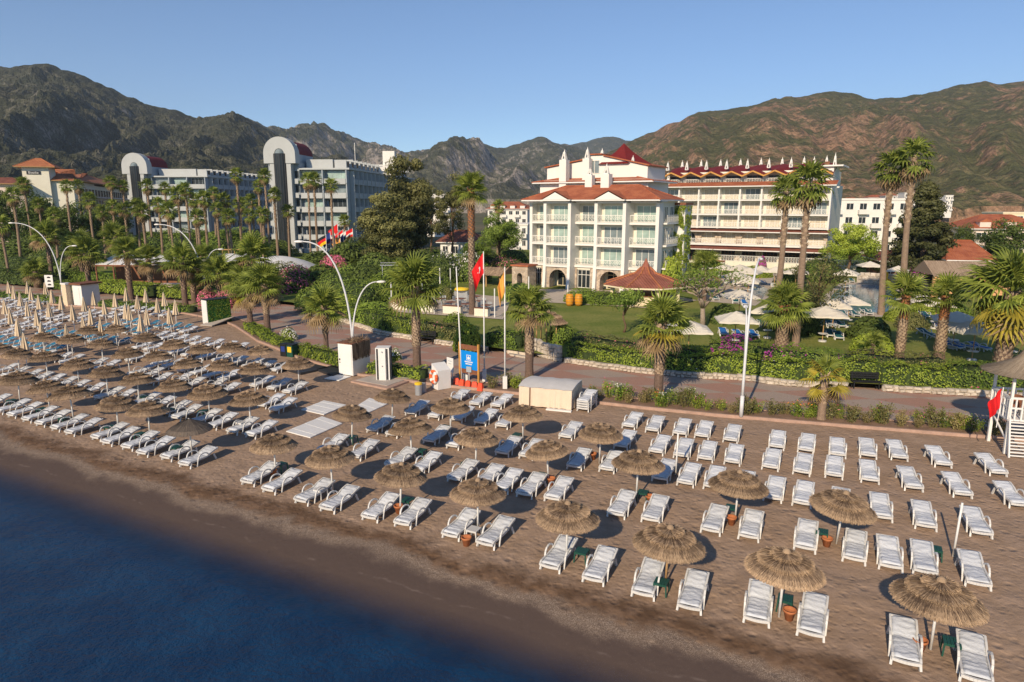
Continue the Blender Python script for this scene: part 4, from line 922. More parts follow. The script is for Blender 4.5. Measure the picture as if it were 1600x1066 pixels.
for i in (1, 3):
    cx = (bx[i]+bx[i+1])/2; w_ = 2.05; m = MB()
    m.add([(cx-w_,-.62,10.96),(cx+w_,-.62,10.96),(cx,-.62,12.0),(cx,3.2,12.05),(cx-w_,1.2,11.2),(cx+w_,1.2,11.2)], [(0,2,3,4),(1,5,3,2)], 0)
    m.add([(cx-w_*.86,-.60,10.97),(cx+w_*.86,-.60,10.97),(cx,-.60,11.85)], [(0,1,2)], 1); m.b(cx-w_,cx+w_,-.6,-.11,10.8,10.955,1)
    m.build('gable', [tile_red, white_wall], h)
xs0, _ = ph(855, 265, HO, HA, 7); xs1, _ = ph(1012, 265, HO, HA, 7); xp, zp = ph(932, 243, HO, HA, 7); _, ze = ph(855, 263, HO, HA, 7)
box_part('upper_wall', h, white_wall, xs0-.4, xs1+.6, 5.8, 13.2, 10.7, 13.5)
hip_roof('roof', h, tile_red, xs0-1.2, xs1+1.6, 4.9, 13.9, 13.25, 1.15, 6.2)
m = MB(); pk = [(xs0,13.3),(xs1,13.3),(xs1,ze-.1),(xp+1.1,zp-.15),(xp+.7,zp),(xp-.7,zp),(xp-1.1,zp-.5),(xs0,ze)]
n = len(pk); m.add([(x,7,z) for x,z in pk]+[(x,13.4,z) for x,z in pk], [tuple(range(n)), tuple(range(2*n-1,n-1,-1))]+[(i,n+i,n+(i+1)%n,(i+1)%n) for i in range(n)]); m.build('gable_wall', white_wall, h)
m = MB()
for a, b in (((xs0-.3,ze+.0),(xp-1.1,zp-.45)),((xp-.9,zp+.06),(xp+.9,zp+.06)),((xp+1.0,zp-.1),(xs1+.3,ze-.12))): m.add([(a[0],6.7,a[1]+.02),(b[0],6.7,b[1]+.02),(b[0],13.7,b[1]+.02),(a[0],13.7,a[1]+.02),(a[0],6.7,a[1]+.16),(b[0],6.7,b[1]+.16),(b[0],13.7,b[1]+.16),(a[0],13.7,a[1]+.16)], [(3,2,1,0),(4,5,6,7),(0,1,5,4),(1,2,6,5),(2,3,7,6),(3,0,4,7)])
m.build('verge', tile_red, h)
window(h, xp-.9, xp+.5, 14.3, 16.0, 6.98, 2, rail_m, glass_grey)
for px, yt, ysp, yl, w_, zb in ((882,250,233,5.6,1.0,12.2),(918,248,229,6.4,.95,13.0),(941,247,231,9.5,.9,14),(922,274,262,4.2,.95,12.2),(948,272,255,4.0,1.1,12.2),(989,258,242,7.6,.7,14)):
    x, zt = ph(px, yt, HO, HA, yl); _, z2 = ph(px, ysp, HO, HA, yl); spire('chimney', h, x, yl, zt, w_*.45, z2-zt, (w_, zb))
xa, za = ph(975, 224, HO, HA, 10); x0, z0 = ph(943, 259, HO, HA, 10); x1, _ = ph(1022, 259, HO, HA, 10)
m = MB(); cx, cy = xa, 10.0; rr0 = (x1-x0)/2*1.12
rings = [(rr0, z0), (rr0*.66, z0+(za-z0)*.27), (rr0*.30, z0+(za-z0)*.62), (.02, za)]
m.lathe(rings, 6, (cx, cy, 0)); m.build('tower_roof', burgundy, h); box_part('tower_wall', h, white_wall, cx-rr0*.6, cx+rr0*.6, 10-rr0*.6, 10+rr0*.6, 9, z0)
# stone side pavilion left of the ground floor
p_ = thing('stone_pavilion', 'small stone pavilion with arched window and tiled coping left of the cream hotel', 'pavilion', (*S(800,449,LZ), LZ), HA)
arch_wall(p_, stone_wall_m, 0, 2.3, 0, 2.2, 0, 2.7, .75, 1.5, 1.5); box_part('glazing', p_, glass_dark, .7, 1.55, 1.0, 1.1, 0, 2.2); box_part('coping', p_, tile_red, -.15, 2.45, -.15, 2.35, 2.71, 2.9)
# ivy stair tower between the two hotels
ivx = S(1051, 445, LZ); iv = thing('ivy_stair_tower', 'white stair tower overgrown with hanging ivy between the two hotels', 'tower', (20.6, 85.6, LZ), HA)
box_part('wall', iv, white_wall, -.75, .75, 0, 2.5, 0, 10.3); box_part('coping', iv, brown_wood, -1.0, .9, -.3, 2.7, 10.31, 10.6)
n = 6500; pz = rng.random(n)**.8*10.2; side = rng.random(n); wdt = .95-.35*np.sin(pz*.9)**2
px_ = np.where(side < .7, (rng.random(n)*2-1)*wdt, .8+rng.random(n)*.15); py_ = np.where(side < .7, -.1-rng.random(n)*.25, rng.random(n)*2.2)
keep = np.array([noise.noise((a*1.2, b*.9, c)) > -.12 for a, c, b in zip(px_, py_, pz)])
pts = np.stack([px_, py_, pz], 1)[keep]; mesh_obj('ivy', leaf_mesh('ivy', pts, .21, [leaf_hedge_yellow], np.clip(rng.normal(.5,.25,len(pts)),0,1)), iv)

# ---------------------------------------------------------------- long hotel behind
GO, GA = (29.9-3.56*math.cos(R(-31.7)), 125.0-3.56*math.sin(R(-31.7))), R(-31.7)
g_ = thing('long_balcony_hotel', 'long cream hotel with burgundy folded roof, white spires and rows of balconies', 'hotel', (*GO, LZ), GA)
nb = 8; bw = 28.46/nb; fz = [(.5,2.4,'ground'),(3.65,5.7,'arch'),(6.55,8.75,'bal'),(8.75,11.2,'bal'),(11.2,13.5,'bal')]
box_part('wall', g_, cream_wall, 0, 28.46, 1.6, 15, 0, 13.6)
for i in range(nb+1):
    x = i*bw; box_part('pier', g_, white_wall, x-.13, x+.13, 0, 1.59, 6.3, 13.45)
for k, (z0, z1, ty) in enumerate(fz):
    for i in range(nb):
        a, b = i*bw, (i+1)*bw
        if ty == 'bal':
            box_part('balcony_slab', g_, white_wall, a+.13, b-.13, .02, 1.58, z0-.2, z0)
            window(g_, a+.55, b-.55, z0+.04, z1-.45, 1.58, 3, rail_m, curtain_m if (i*3+k) % 4 else glass_grey); railing(g_, a+.15, b-.15, .08, z0, .85)
        elif ty == 'arch':
            arch_wall(g_, stone_wall_m, a+.0, b-.002, 1.0, 1.55, z0, z1, a+.5, b-.5, z0+.75, 'stone_arch'); window(g_, a+.5, b-.5, z0+.04, z1-.2, 1.52, 3, rail_m, curtain_m if i > 1 else glass_dark)
            box_part('balcony_slab', g_, white_wall, a, b, -.2, 1.58, z0-.3, z0); railing(g_, a+.1, b-.1, -.1, z0, .85)
        else:
            window(g_, a+.6, b-.6, z0, z1, 1.58, 4, brown_wood, glass_dark, transom=True); box_part('stone_pier', g_, stone_wall_m, a-.3, a+.3, .9, 1.57, 0, 2.6)
def awning(root, x0, x1, y0, z0, y1, z1, m_, name='tile_awning'):
    m = MB(); m.add([(x0,y0,z0),(x1,y0,z0),(x1,y1,z1),(x0,y1,z1)], [(0,1,2,3)], 0); m.add([(x0,y0,z0-.16),(x1,y0,z0-.16),(x1,y1,z1-.25),(x0,y1,z1-.25)], [(3,2,1,0)], 1)
    m.add([(x0,y0,z0-.16),(x1,y0,z0-.16),(x1,y0,z0-.002),(x0,y0,z0-.002)], [(0,1,2,3)], 1); m.add([(x1,y0,z0-.16),(x1,y1,z1-.25),(x1,y1,z1),(x1,y0,z0)], [(0,1,2,3)], 1); return m.build(name, [m_, white_wall], root)
awning(g_, -.6, 28.9, -.5, 5.85, 1.55, 6.45, tile_brown); awning(g_, -.6, 29.2, -1.1, 2.75, 1.0, 3.4, tile_brown); awning(g_, -.9, 29.3, -.75, 13.5, 1.6, 14.25, tile_red)
box_part('attic_wall', g_, cream_wall, .4, 28.1, 2.2, 14, 13.61, 16.0)
for i in range(nb):
    a, b = i*bw, (i+1)*bw; c = (a+b)/2; m = MB()
    window(g_, a+.5, b-.5, 14.2, 15.3, 2.17, 3, brown_wood, glass_dark); railing(g_, a+.2, b-.2, 1.65, 14.05, .75)
    m.add([(a,.7,15.25),(c,.4,16.05),(b,.7,15.25),(a,7,17.0),(c,7,17.35),(b,7,17.0)], [(0,1,4,3),(1,2,5,4)], 0)
    m.build('roof_fold', burgundy, g_)
    f = MB(); f.bar((a,.72,15.15),(c,.42,15.95),.12,.24); f.bar((c,.42,15.95),(b,.72,15.15),.12,.24); f.build('wood_fascia', wood_m, g_)
    for q, yl, hh in ((a+.25, 3.0, 1.75), (c-.2, 7.2, 1.7)): spire('spire', g_, q, yl, 16.5 if yl < 5 else 16.9, .42, hh)
spire('spire', g_, 28.3, 3.0, 16.4, .4, 2.4); spire('chimney', g_, -.4, 1.5, 15.6, .45, 1.5, (.95, 13.6)); spire('chimney', g_, 1.2, .9, 14.9, .3, 1.3, (.5, 13.6))
box_part('stair_block', g_, white_wall, 26.9, 28.4, 1.7, 9, 13.62, 16.4); box_part('roof_plate', g_, white_wall, 26.5, 29.8, 1.2, 9.4, 16.41, 16.65); window(g_, 27.1, 28.2, 14.5, 15.9, 1.68, 1, white_paint, glass_grey); box_part('pergola_beam', g_, white_wall, 27.6, 29.6, .3, .7, 13.0, 13.25); box_part('roof_plant', g_, brown_wood, 26.8, 27.5, 3, 4, 16.66, 17.3)
box_part('terrace_wall', g_, cream_wall, 9.2, 33.5, -3.6, -3.2, 0, 1.0); railing(g_, 9.2, 15.6, -3.4, 1.0, .95); railing(g_, 15.65, 22.1, -3.4, 1.0, .95); railing(g_, 22.15, 28.6, -3.4, 1.0, .95); railing(g_, 28.65, 34.5, -3.4, .9, .95); awning(g_, 9.1, 13.4, -4.3, .75, -3.61, 1.05, tile_brown)

# ---------------------------------------------------------------- the two white hotels with arched lift towers
def arch_hotel(label, org, ang, fw, sl, floors=6, fh=2.95, tw=7.9, th=24.4):
    r = thing('arched_tower_hotel', label, 'hotel', (*org, LZ), ang); top = floors*fh
    x1 = tw+fw; sh = 2.6; sx0 = (tw-sh)/2; zc = th-tw/2
    box_part('wall', r, grey_shaded_white, .05, tw-.05, 1.2, 12, 0, top+1.5); box_part('wall', r, grey_shaded_white, tw-.04, x1-.05, 2.2, sl, 0, top)
    for s in (0, 1): box_part('tower_pier', r, dim_white_wall, sx0-1.0 if s == 0 else sx0+sh, sx0 if s == 0 else sx0+sh+1.0, -.6, 1.19, 0, zc-2.01)
    # lift shaft of dark glass
    m = MB(); n = 7; outl = [(sx0+.02+(sh-.04)*(.5-.5*math.cos(PI*k/n)), -.55-.9*math.sin(PI*k/n)) for k in range(n+1)]
    m.prism([(sx0+.02,1.1)]+outl[:1]+outl[1:]+[(sx0+sh-.02,1.1)], 0, zc); sh_o = m.build('lift_shaft', glass_dark, r)
    m = MB()
    for k in range(0, n+1): m.b(outl[k][0]-.04, outl[k][0]+.04, outl[k][1]-.05, outl[k][1]+.03, 0, zc-.1)
    m.build('mullion', dark_metal, sh_o)
    m = MB(); m.lathe([(sh*.39*math.cos(R(a)), sh*.39*math.sin(R(a))) for a in (0,20,40,60,75,89)], 16, ((sx0+sx0+sh)/2, -.5, zc)); m.build('glass_dome', glass_grey, sh_o)
    # arched head: half disc with recess
    c = tw/2; ro = tw/2; zc = th-ro; ri = sh*.40; m = MB(); N_ = 22
    def ring(r_, y): return [(c+r_*math.cos(PI*k/N_), y, zc+r_*math.sin(PI*k/N_)) for k in range(N_+1)]
    for (a, b) in (((ro,-.8),(ri,-.8)),((ro,1.6),(ro,-.8)),((ri,-.8),(ri,1.2))):
        p, q = ring(*a), ring(*b); k0 = len(m.v); m.add(p+q, [(k, k+1, N_+1+k+1, N_+1+k) for k in range(N_)])
    m.b(0, sx0, -.8, 1.6, zc-2.0, zc); m.b(tw-sx0, tw, -.8, 1.6, zc-2.0, zc); m.build('arch_head', dim_white_wall, r)
    box_part('arch_back', r, grey_shaded_white, .4, tw-.4, 1.3, 1.6, zc-2, zc+ro*.6)
    m = MB(); rb = ro-.45
    p, q = [(x, 1.61, z) for x, _, z in ring(rb, 0)], [(x, 10.5, z) for x, _, z in ring(rb, 0)]
    m.add(p+q, [(k, N_+1+k, N_+1+k+1, k+1) for k in range(N_)]); m.add(q, [tuple(range(N_+1))]); m.build('barrel_roof', burgundy, r); box_part('barrel_wall', r, grey_shaded_white, .45, tw-.45, 1.62, 10.45, top+1.5, zc+.02)
    for k in range(floors):
        z = k*fh
        for a, b in ((.1, sx0-1.05), (sx0+sh+1.05, tw-.1)):
            if b-a > .8: window(r, a, b, z+1.15, z+2.75, 1.15, 1, grey_shaded_white, glass_dark); box_part('balcony_front', r, dim_white_wall, a, b, .3, .5, z+.0, z+1.05)
        n = max(1, int(round(fw/4.6)))
        for i in range(n):
            a, b = tw+fw*i/n, tw+fw*(i+1)/n
            box_part('balcony_front', r, dim_white_wall, a+.25, b-.25, .6, .8, z-.1, z+1.05); box_part('balcony_slab', r, dim_white_wall, a, b-.01, .81, 2.19, z-.12, z+.05)
            window(r, a+.5, b-.5, z+.9, z+2.7, 2.16, 4, grey_shaded_white, [glass_teal, glass_dark, glass_grey][(i+k) % 3]); box_part('fin', r, grey_shaded_white, b-.14, b+.1, .5, 2.19, z+.06, z+fh-.13)
        ns = int(sl/3.3)
        for i in range(ns):
            a = 3+i*3.3
            if a+3.3 > sl: break
            window(r, a+.5, a+2.8, z+1.1, z+2.7, x1+.0, 2, grey_shaded_white, glass_dark, axis='y'); box_part('balcony_front', r, grey_shaded_white, x1+.7, x1+.85, a+.2, a+3.1, z-.1, z+1.05)
            if k == 0: box_part('fin', r, dim_white_wall, x1-.04, x1+1.0, a-.13, a+.13, 0, top-.2)
    box_part('parapet', r, dim_white_wall, tw-.03, x1+.6, .9, sl, top+.001, top+.35)
    for i in range(int((sl-4)/3.3)):
        a = 4+i*3.3; box_part('roof_room', r, dim_white_wall, x1-3.6, x1-1.0, a, a+2.1, top+.36, top+2.2); box_part('roof_beam', r, dim_white_wall, x1-1.0, x1+.5, a+.1, a+.4, top+1.9, top+2.2); window(r, a+.3, a+1.8, top+.7, top+1.9, x1-.98, 1, dim_white_wall, glass_dark, axis='y')
    box_part('roof_room', r, dim_white_wall, tw+.5, x1-4, 4, 8, top+.36, top+2.3)
    return r
arch_hotel('nearer white hotel with arched lift tower right behind the row of flags', (-52.5, 150.0), R(-5), 10.4, 62, tw=6.9)
arch_hotel('farther white hotel with arched lift tower on the left', (-105.0, 190.0), R(-3), 15.0, 70, tw=7.0, th=24.0)
o = MB().b(0,8,0,6,0,2.6).b(4.5,7.5,1,4,2.6,6).tube([(-2.5,1,0),(-2.5,1,8)],.07,6).build('roof_penthouse', white_wall, loc=D(570,275,178)); tag(o, 'white rooftop block with mast at the far end of the nearer arched hotel', 'penthouse'); o.location.z = 17.7+LZ
# ---------------------------------------------------------------- orange roofed hotel far left
q = D(22, 320, 168); f_ = thing('orange_roof_hotel', 'cream hotel with orange tile roofs and small sign tower on the far left', 'hotel', (q[0], 168, LZ), R(22)); FO, FA = (q[0], 168), R(22)
def fx(px, py, yl=0): return ph(px, py, FO, FA, yl)
a, zt = fx(33, 261); b, _ = fx(75, 261); _, zl = fx(50, 279)
box_part('tower_wall', f_, cream_wall, a, b, 0, 7, 0, zt); hip_roof('roof', f_, tile_orange, a-1.4, b+1.6, -1.2, 8.2, zt+.15, 2.1, 3.6, pole_wood)
c0, z5 = fx(44, 281); c1, _ = fx(112, 281)
box_part('wall', f_, cream_wall, c0, c1, 1.0, 30, 0, z5-.2); hip_roof('roof', f_, tile_orange, c0-.8, c1+1, .2, 31, z5, 3.2, 8, pole_wood)
wl_ = 92; m = MB(); box_part('wing_wall', f_, yellow_wall, c1-12, c1-.02, 3, 14+wl_, 0, z5-.6); hip_roof('roof', f_, tile_orange, c1-13.4, c1+1.2, 2, 15+wl_, z5+.1, 3.6, 8, pole_wood)
for k in range(5):
    for i in range(19): window(f_, 6+i*4.8, 9.2+i*4.8, 1.0+k*2.9, 2.9+k*2.9, c1+.0, 2, brown_wood, glass_dark, axis='y'); 
    box_part('balcony_slab', f_, pink_wall, c1-.01, c1+.9, 5, 12+wl_, .6+k*2.9, .95+k*2.9)
    window(f_, (c0+c1)/2-3.5, (c0+c1)/2-1.2, 1.0+k*2.9, 2.9+k*2.9, .97, 1, grey_shaded_white, glass_dark)
sa, sz = fx(41.5, 272.5); sb2, sz2 = fx(63, 267.5)
sg = MB().b(sa, sb2, -.12, -.02, sz, sz2).build('sign_board', dark_metal, f_)
tx = bpy.data.curves.new('sign_lettering', 'FONT'); tx.body = 'Etoile'; tx.size = (sz2-sz)*1.0; tx.align_x = 'CENTER'; tx.align_y = 'CENTER'; tx.extrude = .03
to = bpy.data.objects.new('sign_lettering', tx); C.objects.link(to); bpy.context.view_layer.update()
tme = bpy.data.meshes.new_from_object(to); bpy.data.objects.remove(to); tme.materials.clear(); tme.materials.append(white_paint)
so_ = mesh_obj('sign_lettering', tme, sg, ((sa+sb2)/2, -.16, (sz+sz2)/2), (PI/2,0,0)); so_.scale = (1.15,1,1)
a2, z6 = fx(8, 288); b2, _ = fx(40, 288); box_part('annex_wall', f_, pink_wall, a2-6, b2, -3, 3, 0, z6); hip_roof('roof', f_, tile_brown, a2-7.2, b2+1, -4, 4, z6+.1, 1.4, 3.5, pole_wood)
# ---------------------------------------------------------------- other buildings behind the gardens
def house(name, label, cat, px0, px1, ytop, Y, depth, floors, wall_m, roof_m, ang=R(-12), roof_h=2.2, cols=4, dormers=0, flat=False, zb=LZ, fh=2.9, balc=True, gm=None):
    p0 = D(px0, ytop, Y); r = thing(name, label, cat, (p0[0], Y, zb), ang); w_ = ph(px1, ytop, (p0[0], Y), ang, 0)[0]; ht = p0[2]-zb
    box_part('wall', r, wall_m, 0, w_, 0, depth, -1, ht)
    if flat: box_part('parapet', r, wall_m, -.15, w_+.15, -.15, depth+.15, ht+.001, ht+.4)
    else:
        hip_roof('roof', r, roof_m, -.7, w_+.7, -.7, depth+.7, ht+.12, roof_h, min(depth/2, w_*.35))
        for d in range(dormers):
            x = w_*(d+.5)/dormers; m = MB(); m.b(x-.9,x+.9,.1,2.5,ht+.1,ht+1.3,0); m.add([(x-1.1,0,ht+1.3),(x+1.1,0,ht+1.3),(x,0,ht+1.9),(x-1.1,3,ht+1.3),(x+1.1,3,ht+1.3),(x,3,ht+1.9)], [(0,1,2),(0,2,5,3),(1,4,5,2)], 1); m.build('dormer', [wall_m, roof_m], r)
    for k in range(floors):
        z = ht-(k+1)*fh
        if z < -1: break
        for i in range(cols):
            a = w_*(i+.22)/cols; b = w_*(i+.78)/cols
            window(r, a, b, z+.9, z+2.3, -.02, 2, white_paint, gm or glass_dark)
            if balc and i % 2 == k % 2: box_part('balcony', r, wall_m, a-.3, b+.3, -1.1, -.03, z-.05, z+.85)
        window(r, depth*.3, depth*.6, z+.9, z+2.3, w_+.02, 1, white_paint, glass_dark, axis='y')
    return r
r = house('white_apartment_block', 'plain white apartment block right of the long balcony hotel', 'apartment block', 1298, 1424, 313, 150, 12, 4, white_wall, tile_red, R(-8), cols=6, flat=True)
house('red_roof_hotel', 'distant white hotel with red dormer roof left of the cream hotel', 'hotel', 762, 824, 327, 260, 18, 4, white_wall, tile_red, R(-10), 2.6, 6, 4)
house('low_white_house', 'low white house with flat roof beside the cream hotel, behind round tree', 'house', 792, 824, 352, 165, 9, 2, white_wall, tile_red, R(-10), cols=3, flat=True)
house('white_garden_house', 'white single storey house with brown tile roof behind the tall lone palm', 'house', 688, 735, 379, 128, 9, 1, white_wall, tile_brown, R(-12), 2.0, 3)
house('white_block_in_trees', 'white block glimpsed through the trees behind the olive green trees', 'house', 655, 702, 305, 240, 12, 6, white_wall, tile_red, R(-8), cols=4, flat=True)
house('pink_red_roof_house', 'pink house with red tile roof and dormers at the right edge', 'house', 1520, 1640, 358, 128, 14, 3, pink_wall, tile_red, R(-14), 2.4, 4, 3)
house('yellow_roof_house', 'yellow house peeking above the red roof at the right edge', 'house', 1568, 1640, 334, 190, 14, 3, yellow_wall, tile_red, R(-14), 1.2, 4, flat=True)
house('red_roof_pavilion', 'red tiled pavilion roof behind the reed canopy bar', 'pavilion', 1486, 1548, 407, 92, 12, 1, pink_wall, tile_red, R(-18), 2.3, 3)
house('dark_restaurant', 'dark open restaurant with red roof behind the pool wall', 'restaurant', 1380, 1470, 408, 100, 9, 1, brown_wood, tile_brown, R(-14), 1.2, 5, balc=False)
HH = [(1320,1345,314,380,white_wall,False),(1358,1384,309,430,pink_wall,False),(1384,1401,306,420,white_wall,False),(1402,1413,305,440,white_wall,True),(1414,1432,302,400,white_wall,True),(1478,1490,306,420,white_wall,True)]
for i, (x0, x1, y, Y, wm, fl) in enumerate(HH):
    house('hillside_house', 'small pale house at the foot of the red hill, %s from the left' % nth(i+1), 'house', x0, x1, y, Y, 9, 3, wm, tile_red, R(-8), 1.6, 3, flat=fl, zb=4)
# ================================================================ promenade and beach fixtures
KANG = math.atan2(KL[13][1]-KL[11][1], KL[13][0]-KL[11][0])
def at(px, py, z=0.0): p = S(px, py, z); return (p[0], p[1], z)
def quad_slab(name, px4, z0, z1, m_, label, cat, group=None, zg=0.0, **kw):
    pts = [S(x, y, zg) for x, y in px4]; cx = sum(p[0] for p in pts)/4; cy = sum(p[1] for p in pts)/4
    a = sum((pts[i][0]*pts[(i+1)%4][1]-pts[(i+1)%4][0]*pts[i][1]) for i in range(4))
    if a < 0: pts = pts[::-1]
    o = MB().prism([(p[0]-cx, p[1]-cy) for p in pts], z0, z1).build(name, m_, loc=(cx, cy, 0)); return tag(o, label, cat, group)
# ---- kerbside planting
def plant_mesh(seed, h, r, n, leaf, fl=None, nf=0, stems=14, size=.11, flsize=.10):
    rs = np.random.default_rng(seed); P_ = []; st = MB()
    for k in range(stems):
        a = rs.uniform(0, 6.28); q = r*rs.random()**.6; e = (q*math.cos(a), q*math.sin(a), h*rs.uniform(.6,1.05)); st.tube([(e[0]*.3,e[1]*.3,0), (e[0]*.7,e[1]*.7,e[2]*.6), e], [.012,.010,.005], 4, cap=False)
        m = int(n/stems); t = rs.random(m)**.6; P_.append(np.stack([e[0]*(.3+.7*t), e[1]*(.3+.7*t), e[2]*t], 1)+rs.normal(size=(m,3))*np.array([.07,.07,.05]))
    P_ = np.vstack(P_); P_[:,2] = np.maximum(P_[:,2], .03); mi = np.zeros(len(P_), int); sz = np.full(len(P_), size)
    if nf:
        hi = np.argsort(-P_[:,2]+rs.normal(size=len(P_))*.1)[:nf*3]; idx = rs.choice(hi, nf, replace=False); mi[idx] = 1; sz[idx] = flsize
    return leaf_mesh('foliage', P_, sz, [leaf, fl or leaf, leaf_dry], np.clip(rs.normal(.5,.25,len(P_)),0,1), mi, aspect=.35, extra=(st.v, st.f, [2]*len(st.f)))
PLM = [('pale grassy shrub', plant_mesh(1,.75,.42,420,leaf_dry,None,0)), ('green leafy shrub', plant_mesh(2,.72,.45,620,leaf_hedge_yellow,None,0)), ('white flowered shrub', plant_mesh(3,.8,.45,520,leaf_hedge,flower_white,26)),
       ('orange flowered shrub', plant_mesh(4,.7,.42,480,leaf_hedge,flower_orange,24)), ('olive green shrub', plant_mesh(5,.85,.4,420,leaf_olive,None,0)), ('pink flowered shrub', plant_mesh(6,.75,.4,430,leaf_hedge_yellow,flower_pink,18))]
Kf = resample(KL, .25); kl_u = np.cumsum([0]+[math.dist(a, b) for a, b in zip(Kf[:-1], Kf[1:])])
def bed_run(px0, px1, step, kinds, where, seed):
    a = S(px0, np.interp(px0, [k[0] for k in K_px], [k[1] for k in K_px]), .1); b = S(px1, np.interp(px1, [k[0] for k in K_px], [k[1] for k in K_px]), .1)
    i0 = min(range(len(Kf)), key=lambda i: math.dist(Kf[i], a)); i1 = min(range(len(Kf)), key=lambda i: math.dist(Kf[i], b)); s = kl_u[i0]; rs = random.Random(seed); n = 0
    OF = offset(Kf, 1.0)
    while s < kl_u[i1]:
        i = int(np.searchsorted(kl_u, s)); f = rs.uniform(.38, 1.25); p = Vector(Kf[i]).lerp(Vector(OF[i]), f); kind = kinds[rs.randrange(len(kinds))]; n += 1
        o = mesh_obj('bedding_shrub', PLM[kind][1], loc=(p.x, p.y, .08), rot=(0,0,rs.uniform(0,6.28))); q = rs.uniform(.7,1.25); o.scale = (q,q,q*rs.uniform(.85,1.15))
        tag(o, '%s in the bed %s, %s from the left' % (PLM[kind][0], where, nth(n)), 'shrub', 'shrubs in the kerb bed'); s += step*rs.uniform(.55,1.45)
bed_run(765, 815, .5, [4,0,1], 'left of the cloth tent', 1); bed_run(915, 1160, .42, [1,0,4,2,0,5,3], 'between tent and tall lamp post', 2); bed_run(1165, 1570, .45, [0,1,0,3,4,2,5], 'right of the tall lamp post', 3)
def kline(px0, px1, off):
    xs = np.linspace(px0, px1, 14); return offset([S(x, float(np.interp(x, [k[0] for k in K_px], [k[1] for k in K_px])), .1) for x in xs], off)
hedge(kline(372, 432, .3), 1.2, .55, leaf_hedge_yellow, 'low bright hedge in the kerb bed beside the curving promenade', z=.08, dens=160)
hedge(kline(455, 545, .3), 1.1, .8, leaf_hedge_yellow, 'low green hedge in the kerb bed left of the white beach cabin', z=.08, dens=160, flowers=flower_white, fl=.01)
hedge(kline(566, 652, .4), 1.0, .75, leaf_hedge_yellow, 'low green hedge behind the white shower column', z=.08, dens=160, flowers=flower_orange, fl=.01)
hedge(kline(-60, 100, .1), 1.3, .7, leaf_hedge, 'low kerb hedge behind the closed parasols at the left edge', z=.08, dens=90, size=.16)
hedge(kline(150, 292, .1), 1.3, .7, leaf_hedge, 'low kerb hedge right of the white kiosk by the closed parasols', z=.08, dens=90, size=.16)
o = mesh_obj('oleander_shrub', shell_bush(.8,.8,1.1,1500,.11,leaf_hedge_yellow,1,flower_white,420,fl_size=.15), loc=(*S(453,530,.1),.08)); tag(o, 'white flowering shrub at the promenade corner by the black bins', 'shrub')
o = mesh_obj('potted_shrub', shell_bush(.5,.5,.8,700,.1,leaf_hedge,1,flower_white,160,fl_size=.13), loc=(*S(618,562,.1),.1)); tag(o, 'small white flowering shrub on the promenade behind the shower column', 'shrub')
for i, (x, y, rx, h_, fl) in enumerate(((325,478,1.3,1.9,flower_pink),(358,480,1.5,2.1,flower_pink))):
    o = mesh_obj('red_oleander', shell_bush(rx,rx,h_,2200,.16,leaf_olive,1,flower_pink,900,fl_size=.2), loc=(*S(x,y,.1),.1)); tag(o, ('left','right')[i]+' red flowering oleander behind the green sided cabin', 'shrub')
# ---- beach cabin, shower, signs
def local(name, label, cat, a, b, z=0.0, group=None):
    """thing standing on the line from ground pixel a to b; local x runs a->b"""
    pa, pb = S(*a, z), S(*b, z); ang = math.atan2(pb[1]-pa[1], pb[0]-pa[0]); return thing(name, label, cat, (pa[0], pa[1], z), ang, group), math.dist(pa, pb)
t, wd = local('beach_cabin', 'white changing cabin with straw matting over its right side', 'cabin', (530,586), (552,589)); wd = 1.15
MB().b(0,wd,0,1.75,.06,2.1).build('wall', white_paint, t); d_ = MB().b(.06,wd-.06,-.03,-.002,.1,2.02).build('door', white_paint, t); MB().b(.1,.18,-.06,-.031,1.0,1.12).b(.1,.18,-.06,-.031,.85,.9).build('handle', dark_metal, d_)
MB().b(-.05,wd+.05,-.05,1.8,2.101,2.16).build('roof', brown_wood, t)
def straw_sheet(x, y0, y1, z0, z1, n, outx=.06):
    y = rng.uniform(y0, y1, n); L_ = (z1-z0)*rng.uniform(.55,1.0,n); V = []; Fs = []
    for k in range(n):
        i = len(V); o_ = x+outx*rng.random()+.01; w_ = .02*rng.uniform(.6,1.6); dy = rng.normal(0,.05)
        V += [(o_,y[k]-w_,z1+.02),(o_,y[k]+w_,z1+.02),(o_+.03,y[k]+w_*.6+dy,z1-L_[k]),(o_+.03,y[k]-w_*.6+dy,z1-L_[k])]; Fs.append((i,i+1,i+2,i+3))
    me = bpy.data.meshes.new('straw_matting'); me.from_pydata(V, [], Fs); me.materials.append(straw_m); a_ = me.attributes.new('var','FLOAT','FACE'); a_.data.foreach_set('value', np.clip(rng.normal(.3,.2,n),0,1).astype('f')); return me
mesh_obj('straw_matting', straw_sheet(wd, .0, 1.75, 1.0, 2.14, 420), t)
st = rng.normal(size=(260,3))*np.array([.3,.45,.07])+np.array([.75,.9,2.24]); st[:,2] = np.maximum(st[:,2],2.18); mesh_obj('straw_heap', leaf_mesh('straw_heap', st, .4, [straw_m], np.clip(rng.normal(.25,.2,260),0,1), aspect=.08), t)
MB().b(-.15,wd-.1,-1.25,-.1,0,.05).build('doorstep', white_paint, t)
t, wd = local('shower_column', 'tall white shower column with dark slots on a tiled tray', 'shower', (588,597), (605,597))
MB().b(0,.85,0,.8,.06,2.15).build('core', white_paint, t)
for x in (.06,.66): MB().b(x,x+.1,-.03,-.002,.15,2.1).build('slot', dark_metal, t)
